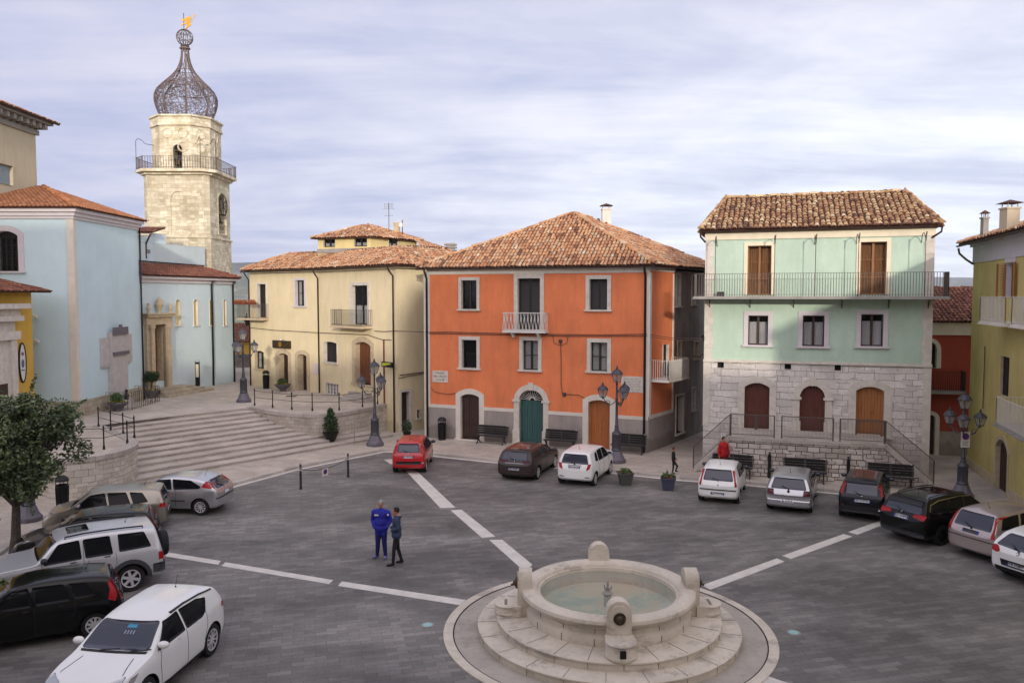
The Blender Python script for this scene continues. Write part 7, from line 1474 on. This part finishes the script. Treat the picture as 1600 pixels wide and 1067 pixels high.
# 1 red city car, squarish tail lamps high beside the window
C = Car(dict(L=3.6, W=1.62, H=1.53, fo=.75, wb=2.3, wr=.29, top='tall', paint='paint_red', label='bright red small hatchback parked alone by the alley beside the orange house', handle='trim_black'))
finish(C, W5(.27, .36, .53, .72, .88, .665, .91), [(-.78, .665), (.78, .665), (.66, .92), (-.66, .92)], [(-.66, .69), (.66, .69), (.58, .90), (-.58, .90)], [([(.70, .60), (.84, .62), (.74, .86), (.66, .86)], None, .04)], (-.30, .49, .32, .555), [(.48, .57), (.67, .58)], SE(.53, .74), [(.6, .46), (.85, .47), (.8, .56), (.6, .54)], [([(-.7, .30), (.7, .30), (.72, .39), (-.72, .39)], 'trim_black', 'B'), ([(-.78, .33), (-.86, .33), (-.86, .38), (-.78, .38)], 'lens_clear', 'B')], mir=(.27, .68), mirmat='trim_black', emblem=(.625, .045), ptxt='EL 943NN')
put(C, at(638, 741), hv(1))
# 2 dark brown estate
C = Car(dict(L=4.43, W=1.77, H=1.42, fo=.95, wb=2.6, wr=.31, top='wagon', paint='paint_brown', label='dark brown estate car before the orange house, left of the white hatchback', belt=[(0, .6), (.28, .65), (.6, .68), (1, .70)]))
finish(C, W5(.31, .42, .54, .70, .90, .70, .91), [(-.8, .665), (.8, .665), (.68, .91), (-.68, .91)], [(-.68, .70), (.68, .70), (.60, .90), (-.60, .90)], [([(.35, .60), (.80, .61), (.84, .67), (.40, .66)], 'lens_dark', .03), ([(.6, .30), (.84, .32), (.84, .36), (.6, .34)], 'lens_dark', .02)], (-.30, .375, .32, .44), [(.46, .60), (.64, .61)], SE(.54, .71), [(.5, .46), (.82, .47), (.8, .55), (.5, .53)], emblem=(.645, .05), ptxt='DL 847JC', extras=lambda C: [C.decal('roof_panel', [(.48, -.52), (.88, -.50), (.88, .50), (.48, .52)], 'T', 'paint_roof_red', .005, .2, r=.06), C.decal('chrome_strip', [(-.5, .575), (.5, .575), (.5, .59), (-.5, .59)], 'B', 'chrome', .014, r=.0)])
put(C, at(803, 753), hv(20))
# 3 white hatchback
C = Car(dict(L=3.8, W=1.70, H=1.51, fo=.78, wb=2.5, wr=.30, top='tall', paint='paint_white', label='white five door hatchback before the orange door, nose to the street lamp'))
finish(C, W5(.27, .37, .53, .71, .84, .675, .91), [(-.8, .665), (.8, .665), (.66, .92), (-.66, .92)], [(-.72, .685), (.72, .685), (.60, .90), (-.60, .90)], [([(.62, .47), (.80, .53), (.86, .66), (.70, .66)], None, .03)], (-.30, .515, .32, .58), [(.48, .59), (.66, .60)], SE(.53, .73), [(.5, .46), (.85, .47), (.8, .57), (.55, .54)], [([(.55, .27), (.8, .28), (.78, .30), (.55, .29)], 'trim_black', 'B'), ([(-.55, .27), (-.8, .28), (-.78, .30), (-.55, .29)], 'trim_black', 'B'), ([(-.36, .60), (.36, .60), (.36, .615), (-.36, .615)], 'trim_black', 'B')], emblem=(.645, .04), ptxt='EN 070GM')
put(C, at(897, 760), hv(22))
# 4 white three-door with tall red lamps
C = Car(dict(L=3.82, W=1.66, H=1.48, fo=.77, wb=2.46, wr=.29, top='punto', paint='paint_white', label='white three door hatchback with tall red lamps before the stone terrace', handle='trim_black'))
W3 = [[(.30, .665), (.41, .90), (.57, .92), (.59, .68)], [(.61, .685), (.595, .92), (.76, .895), (.83, .73)]]
PB = [([(-.84, .395), (.84, .395), (.84, .425), (-.84, .425)], 'trim_black', 'B')]
finish(C, W3, [(-.8, .665), (.8, .665), (.66, .92), (-.66, .92)], [(-.70, .68), (.70, .68), (.60, .915), (-.60, .915)], [([(.78, .50), (.87, .52), (.74, .90), (.63, .92), (.73, .70)], None, .02)], (-.30, .275, .32, .345), [(.50, .58)], [[(.60, .66), (.60, .21)], [(.33, .62), (.315, .48), (.325, .22), (.60, .155)]], [(.5, .46), (.85, .47), (.8, .55), (.55, .53)], PB, mirmat='trim_black', emblem=(.53, .03), ptxt='CS 791VW')
put(C, at(1121, 789), hv(21))
# 5 silver hatchback with square lamps
C = Car(dict(L=4.15, W=1.73, H=1.45, fo=.88, wb=2.51, wr=.305, top='punto', paint='paint_golf', label='silver hatchback with dark square lamps before the stone terrace', handle='paint_golf'))
finish(C, W5(.30, .41, .54, .72, .86, .68, .905, True), [(-.8, .665), (.8, .665), (.66, .92), (-.66, .92)], [(-.74, .69), (.74, .69), (.61, .91), (-.61, .91)], [([(.60, .50), (.88, .51), (.86, .64), (.62, .64)], 'lens_dark', .02)], (-.28, .32, .36, .39), [(.48, .59), (.67, .60)], SE(.54, .73), [(.5, .46), (.85, .47), (.8, .55), (.55, .53)], mirmat='trim_black', emblem=(.60, .05), emb_mat='trim_black', ptxt='BJ 328HB', extras=lambda C: C.decal('bumper', [(-.86, .36), (.86, .36), (.9, .50), (-.9, .50)], 'B', 'paint_silver', .02, r=.03, skirt=.03))
put(C, at(1231, 804), hv(24))
# 6 dark blue small MPV
C = Car(dict(L=3.95, W=1.67, H=1.53, fo=.8, wb=2.45, wr=.30, top='tall', paint='paint_blueblack', label='dark blue hatchback with high red lamps, third car before the stone terrace', handle='paint_blueblack', belt=[(0, .58), (.28, .62), (.6, .65), (1, .68)]))
finish(C, W5(.27, .37, .53, .71, .86, .665, .91), [(-.8, .655), (.8, .655), (.66, .92), (-.66, .92)], [(-.70, .665), (.70, .665), (.62, .90), (-.62, .90)], [([(.78, .62), (.87, .64), (.74, .90), (.65, .88), (.72, .75)], None, .03)], (-.36, .47, .30, .535), [(.48, .58), (.67, .59)], SE(.53, .73), [(.5, .46), (.85, .47), (.8, .55), (.55, .53)], [([(-.86, .22), (.86, .22), (.86, .40), (-.86, .40)], 'trim_black', 'B'), ([(.70, .36), (.82, .37), (.82, .42), (.70, .42)], 'lens_dark', 'B'), ([(-.66, .30), (-.76, .30), (-.76, .35), (-.66, .35)], 'lens_clear', 'B')], mirmat='trim_black', emblem=(.61, .05), ptxt='EF 510TX', extras=lambda C: [C.decal('roof_panel', [(.48, -.52), (.86, -.50), (.86, .50), (.48, .52)], 'T', 'paint_roof_red', .005, .2, r=.06)])
put(C, at(1345, 815), hv(28))
# 7 black estate suv
C = Car(dict(L=4.6, W=1.84, H=1.58, fo=.92, wb=2.75, wr=.345, top='wagon', paint='paint_black', label='black estate car with chrome window line and roof rails at the right', rim='rim_dark', belt=[(0, .6), (.28, .645), (.6, .67), (1, .70)]))
def ex7(C):
    for sd_ in 'LR':
        m = MB(); W_ = [(.305, .655), (.425, .90), (.55, .935), (.80, .92), (.90, .86), (.925, .745), (.90, .685), (.60, .668), (.305, .655)]
        C.strip(W_, sd_, .022, m, .014); m.build('chrome_strip', 'chrome', C.o)
        sg = 1 if sd_ == 'L' else -1; m = MB(); pts = [C.cast((C.X(t), sg * .56, 4), (0, 0, -1))[0] + Vector((0, 0, .045)) for t in (.46, .55, .65, .75, .86)]; pts = [pts[0] - Vector((0, 0, .05))] + pts + [pts[-1] - Vector((0, 0, .05))]; m.tube(pts, .018, 6); m.build('roof_rail', 'trim_black', C.o)
    C.decal('sunroof', [(.46, -.42), (.70, -.42), (.70, .42), (.46, .42)], 'T', 'car_glass', .005, .2, r=.05); C.decal('spoiler', [(.915, -.66), (.945, -.66), (.945, .66), (.915, .66)], 'T', 'trim_black', .03, .2, r=.02)
finish(C, W5(.305, .42, .545, .71, .915, .69, .90), [(-.8, .665), (.8, .665), (.68, .92), (-.68, .92)], [(-.74, .70), (.74, .70), (.62, .905), (-.62, .905)], [([(.42, .60), (.86, .56), (.90, .66), (.80, .68), (.44, .65)], None, .03)], (-.28, .53, .28, .60), [(.46, .60), (.65, .61)], SE(.545, .72), [(.5, .46), (.85, .47), (.8, .55), (.55, .53)], [([(-.86, .20), (.86, .20), (.88, .30), (-.88, .30)], 'grey_plastic', 'B')], emblem=(.665, .055), extras=ex7, ptxt='EZ 254PK')
put(C, (12.95, 26.3), hv(62))
# 8 rose silver people carrier
C = Car(dict(L=4.5, W=1.76, H=1.56, fo=.9, wb=2.6, wr=.31, top='wagon', paint='paint_rose', label='rose grey estate car with tall red pillar lamps between the black and white cars', belt=[(0, .6), (.28, .64), (.6, .665), (1, .675)]))
finish(C, W5(.305, .42, .545, .72, .925, .68, .92), [(-.8, .665), (.8, .665), (.68, .92), (-.68, .92)], [(-.70, .68), (.70, .68), (.64, .91), (-.64, .91)], [([(.76, .52), (.88, .53), (.75, .92), (.67, .91), (.76, .72)], None, .02)], (-.30, .54, .30, .605), [(.46, .60), (.65, .61)], SE(.545, .74), [(.5, .46), (.85, .47), (.8, .55), (.55, .53)], [([(-.90, .44), (.90, .44), (.9, .455), (-.9, .455)], 'trim_black', 'B')], mirmat='trim_black', emblem=(.64, .04), ptxt=None)
for c in [c for c in C.o.children if c.name.startswith('license_plate')]: c.data.materials[0] = MATS['grey_plastic']
put(C, (14.25, 24.55), hv(66))
# 9 white rounded hatchback
C = Car(dict(L=4.3, W=1.81, H=1.47, fo=.9, wb=2.64, wr=.32, top='coupe', paint='paint_white', label='white rounded hatchback cut off by the right edge, nearest of the three', belt=[(0, .6), (.28, .66), (.6, .70), (1, .72)]))
finish(C, [[(.305, .69), (.425, .88), (.56, .915), (.60, .70)], [(.62, .71), (.585, .915), (.72, .89), (.82, .76)]], [(-.8, .68), (.8, .68), (.68, .91), (-.68, .91)], [(-.78, .71), (0, .685), (.78, .71), (.60, .875), (-.60, .875)], [([(.56, .56), (.70, .53), (.90, .56), (.86, .66), (.68, .66)], None, .06)], (-.30, .34, .30, .405), [(.50, .60)], [[(.61, .68), (.61, .21)], [(.33, .62), (.315, .48), (.325, .22), (.61, .155)]], [(.5, .46), (.85, .47), (.8, .57), (.55, .55)], [([(-.50, .31), (.50, .31), (.56, .43), (-.56, .43)], 'trim_black', 'B'), ([(-.7, .18), (.7, .18), (.75, .28), (-.75, .28)], 'trim_black', 'B')], emblem=(.60, .05), ptxt='FB 618RT')
put(C, (14.35, 22.35), hv(66))
# 10 silver three-door, lamps high on the pillar
def ex10(C):
    for sd_ in 'LR': C.decal('tail_light', [(.845, .735), (.925, .70), (.945, .73), (.905, .86), (.875, .87)], sd_, 'lens_red', .013, .04, r=.02); C.decal('rub_strip', [(.36, .37), (.70, .37), (.70, .40), (.36, .40)], sd_, 'trim_black', .014, r=.01)
C = Car(dict(L=4.15, W=1.70, H=1.43, fo=.85, wb=2.61, wr=.31, top='coupe', paint='paint_silver', label='silver three door hatchback by the steps, first in the left hand row', handle='trim_black', spokes=10, spw=.03, belt=[(0, .6), (.28, .65), (.6, .70), (.85, .72), (1, .70)]))
finish(C, [[(.31, .685), (.43, .885), (.55, .915), (.575, .70)], [(.59, .70), (.565, .915), (.74, .89), (.84, .79), (.83, .735)]], [(-.8, .68), (.8, .68), (.68, .91), (-.68, .91)], [(-.66, .72), (.66, .72), (.56, .875), (-.56, .875)], [([(.74, .70), (.86, .70), (.70, .86), (.63, .86)], None, .02)], (-.28, .52, .28, .585), [(.52, .61)], [[(.61, .68), (.61, .21)], [(.33, .62), (.315, .48), (.325, .22), (.61, .155)]], [(.5, .46), (.85, .47), (.8, .57), (.55, .55)], [([(-.9, .43), (.9, .43), (.9, .46), (-.9, .46)], 'trim_black', 'B')], extras=ex10, emblem=(.655, .04))
put(C, (-10.95, 30.35), (-1, .07))
# 11 beige grey hatchback
C = Car(dict(L=3.94, W=1.73, H=1.52, fo=.8, wb=2.46, wr=.305, top='tall', paint='paint_beige', label='beige grey rounded hatchback, second in the left hand row', spokes=7, belt=[(0, .58), (.28, .64), (.6, .675), (1, .69)]))
def ex11(C):
    for sd_ in 'LR': C.decal('tail_light', [(.93, .56), (.985, .54), (.99, .62), (.95, .65)], sd_, 'lens_red', .013, .04, r=.02)
finish(C, W5(.26, .37, .53, .70, .85, .68, .915), [(-.82, .665), (.82, .665), (.66, .93), (-.66, .93)], [(-.68, .69), (.68, .69), (.58, .90), (-.58, .90)], [([(.60, .56), (.88, .55), (.88, .655), (.66, .65)], None, .04)], (-.30, .38, .30, .445), [(.48, .59), (.66, .60)], SE(.53, .72), [(.45, .46), (.85, .48), (.8, .57), (.5, .55)], extras=ex11, emblem=(.62, .045), ptxt='DZ 405EK')
put(C, (-12.35, 28.45), (-.94, -.30))
# 12 black hatchback
C = Car(dict(L=4.1, W=1.72, H=1.46, fo=.85, wb=2.5, wr=.305, top='wagon', paint='paint_black', label='glossy black car between the beige hatchback and the silver off roader'))
finish(C, W5(.305, .42, .545, .71, .87, .68, .91), [(-.8, .665), (.8, .665), (.68, .92), (-.68, .92)], [(-.70, .69), (.70, .69), (.60, .905), (-.60, .905)], [([(.70, .62), (.86, .63), (.76, .84), (.68, .84)], None, .03)], (-.30, .38, .30, .445), [(.46, .60), (.65, .61)], SE(.545, .73), [(.5, .46), (.85, .47), (.8, .57), (.55, .55)], ptxt='BX 772AD')
put(C, (-11.5, 25.75), (-.92, -.39))
# 13 silver off roader
C = Car(dict(L=4.35, W=1.82, H=1.78, fo=.82, wb=2.65, wr=.37, gap=.07, clear=.32, top='jeep', paint='paint_jeep', label='boxy silver off roader with spare wheel on its tail, third from the left corner', handle='trim_black', tum=.24, spokes=6, spw=.075, belt=[(0, .6), (.28, .655), (.6, .665), (1, .67)], wf=[(0, .80), (.012, .88), (.05, .94), (.14, .98), (.3, 1), (.85, 1), (.94, .98), (.985, .95), (.995, .90), (1, .84)]))
def ex13(C):
    for sd_ in 'LR':
        sg = 1 if sd_ == 'L' else -1
        for i, ax in enumerate(C.axles):
            r0, r1 = C.sp['wr'] + .065, C.sp['wr'] + .18; t0 = .5 - ax / C.L; m = MB(); n = 14
            A = [R(-12 + 204 * k / n) for k in range(n + 1)]
            def P(r, a): return (t0 - r * math.cos(a) / C.L, (C.sp['wr'] + r * math.sin(a)) / C.H)
            for a, b in zip(A, A[1:]): C.decal('', [P(r0, a), P(r1, a), P(r1, b), P(r0, b)], sd_, None, .035, .2, r=0, mb=m, skirt=.05)
            m.build('wheel_flare', 'grey_plastic', C.o)
        C.decal('sill_trim', [(.29, .19), (.70, .19), (.70, .25), (.29, .25)], sd_, 'grey_plastic', .02, r=.01); C.decal('bumper_corner', [(.93, .25), (.995, .25), (.995, .39), (.93, .39)], sd_, 'grey_plastic', .035, r=.02, skirt=.05); C.decal('door_trim', [(.33, .345), (.70, .345), (.70, .375), (.33, .375)], sd_, 'chrome', .012, r=.01)
        C.decal('tail_light', [(.965, .44), (.993, .44), (.993, .56), (.965, .56)], sd_, 'lens_red', .018, .05, r=.01)
        m = MB(); pts = [C.cast((C.X(t), sg * .66, 4), (0, 0, -1))[0] + Vector((0, 0, .05)) for t in (.44, .55, .66, .77, .88)]; pts = [pts[0] - Vector((0, 0, .06))] + pts + [pts[-1] - Vector((0, 0, .06))]; m.tube(pts, .022, 6); m.build('roof_rail', 'trim_black', C.o)
    C.decal('bumper', [(-.95, .25), (.95, .25), (.95, .38), (-.95, .38)], 'B', 'grey_plastic', .05, r=.03, skirt=.07); C.decal('sunroof', [(.46, -.40), (.58, -.40), (.58, .40), (.46, .40)], 'T', 'car_glass', .006, .2, r=.04)
    c = Vector((-C.L / 2 - .13, -.05, .98)); ax = Matrix(((0, 0, -1), (1, 0, 0), (0, 1, 0))); m = MB(); m.lathe([(.1, -.1), (.33, -.11), (.365, -.07), (.365, .07), (.33, .11), (.22, .12), (.2, .08), (0, .07)], 28, c, ax=ax); w = m.build('spare_wheel', 'tyre', C.o, smooth='auto'); m = MB(); m.lathe([(.2, .09), (.1, .12), (0, .125)], 18, c, ax=ax); m.build('rim', 'grey_plastic', w)
finish(C, [[(.315, .66), (.40, .885), (.515, .905), (.525, .675)], [(.545, .675), (.535, .905), (.685, .905), (.70, .675)], [(.735, .69), (.73, .905), (.885, .89), (.925, .70)]], [(-.8, .68), (.8, .68), (.70, .93), (-.70, .93)], [(-.78, .70), (.78, .70), (.72, .90), (-.72, .90)], [([(.84, .44), (.95, .44), (.95, .56), (.84, .56)], None, .01)], (-.80, .42, -.30, .475), [(.46, .60), (.65, .61)], [[(.535, .66), (.535, .26)], [(.31, .66), (.31, .26)], [(.715, .66), (.72, .50), (.70, .40)], [(.535, .905), (.535, .66)]], [(.55, .50), (.82, .50), (.82, .58), (.55, .58)], extras=ex13, mirmat='trim_black', mir=(.32, .70))
put(C, (-10.35, 23.05), (-.83, -.56))
# 14 black hatchback in the foreground
C = Car(dict(L=4.0, W=1.70, H=1.49, fo=.85, wb=2.51, wr=.30, top='punto', paint='paint_black', label='black hatchback with tall red lamps in the lower left corner', spokes=9, spw=.05))
def ex14(C):
    for sd_ in 'LR': C.decal('tail_light', [(.915, .60), (.955, .55), (.965, .66), (.945, .80), (.925, .88), (.915, .84), (.925, .74)], sd_, 'lens_red', .014, .04, r=.015)
finish(C, W5(.29, .40, .53, .71, .85, .68, .905), [(-.8, .665), (.8, .665), (.66, .92), (-.66, .92)], [(-.66, .69), (.66, .69), (.57, .905), (-.57, .905)], [([(.74, .54), (.87, .56), (.74, .88), (.65, .90), (.70, .74)], None, .02)], (-.30, .30, .30, .37), [(.47, .59), (.65, .60)], SE(.53, .72), [(.5, .46), (.85, .47), (.8, .57), (.55, .55)], PB, extras=ex14, emblem=(.62, .04), ptxt='CY 196ZL')
put(C, (-9.85, 19.85), (-.885, -.465))
# 15 white crossover facing the camera
def ex15(C):
    for sd_ in 'LR':
        sg = 1 if sd_ == 'L' else -1; m = MB()
        C.strip([(.50, .95), (.54, .955), (.62, .96), (.76, .945), (.88, .91)], sd_, .03, m, .012); m.build('roof_trim', 'trim_black', C.o); C.decal('tail_light', [(.93, .61), (.975, .60), (.98, .66), (.94, .68)], sd_, 'lens_red', .013, .04, r=.02)
        C.decal('sill_trim', [(.30, .13), (.74, .13), (.74, .205), (.30, .205)], sd_, 'trim_black', .02, r=.01); C.decal('headlight', [(.045, .50), (.10, .50), (.15, .585), (.10, .575)], sd_, 'lens_clear', .01, .05, r=.02)
    plain('sticker_blue', '#3f8fb5', .6); plain('sticker_grey', '#8d93a8', .6)
    w = [c for c in C.o.children if c.name.startswith('windshield')][0]; C.decal('sticker', [(.02, .87), (.26, .87), (.24, .90), (.02, .90)], 'F', 'sticker_blue', .012, .1, r=.01, parent=w, skirt=.003)
    m = MB()
    for k in range(4): C.decal('', [(.02 + k * .07, .82), (.05 + k * .07, .82), (.05 + k * .07, .85), (.02 + k * .07, .85)], 'F', None, .012, .1, r=0, mb=m, skirt=.003)
    m.build('sticker', 'sticker_grey', w)
    for y in (-.3, .35): m = MB(); a, n = C.cast((C.L, y, .685 * C.H), (-1, 0, 0)); b, n2 = C.cast((C.L, y + .42, .705 * C.H), (-1, 0, 0)); m.bar(a + n * .02, b + n2 * .02, .014); m.build('front_wiper', 'trim_black', C.o)
    m = MB(); C.decal('cowl', [(-.78, .675), (.78, .675), (.8, .69), (-.8, .69)], 'F', 'trim_black', .009, r=.01)
    for q in (-1, 1): m = MB(); C.strip([(q * .72, .60), (q * .6, .655)], 'F', .01, m); m.build('hood_seam', 'seam', C.o)
C = Car(dict(L=4.2, W=1.80, H=1.59, fo=.86, wb=2.6, wr=.36, top='cross', paint='paint_white', label='white crossover facing the camera in the lower left foreground', wglass='car_glass_blue', spokes=10, spw=.035, ant=.82, antl=.26, belt=[(0, .6), (.28, .67), (.6, .69), (.9, .745), (1, .74)]))
finish(C, [[(.305, .695), (.425, .905), (.545, .925), (.555, .70)], [(.57, .70), (.56, .925), (.72, .91), (.80, .86), (.76, .745), (.72, .705)]], [(-.82, .695), (.82, .695), (.70, .925), (-.70, .925)], [(-.70, .71), (.70, .71), (.58, .895), (-.58, .895)], [([(.62, .60), (.88, .60), (.88, .67), (.68, .68)], None, .03)], (-.30, .45, .30, .515), [(.475, .625), (.655, .655)], [[(.563, .68), (.563, .20)], [(.33, .66), (.315, .48), (.325, .22), (.563, .155), (.73, .2)], [(.76, .72), (.765, .55), (.735, .36), (.73, .2)]], [(.50, .50), (.86, .54), (.84, .60), (.52, .56)], [([(-.5, .36), (.5, .36), (.6, .46), (-.6, .46)], 'trim_black', 'F')], extras=ex15, mir=(.325, .72))
put(C, (-7.62, 18.75), (-.125, -.99))
# ---------------------------------------------------------------- air
hm = MB(); hm.box((0, 4600, 150), (13000, 9800, 303)); hz_o = hm.build('haze', [], None); hz_o['kind'] = 'stuff'; t = Mt('haze_air'); t.t.nodes.remove(t.p); pv_ = t.nd('ShaderNodeVolumePrincipled'); pv_.inputs['Density'].default_value = 0.7e-4; pv_.inputs['Color'].default_value = (.80, .86, 1.0, 1); t.ln(pv_.outputs[0], t.n['Material Output'].inputs['Volume']); hz_o.data.materials.clear(); hz_o.data.materials.append(t.m)
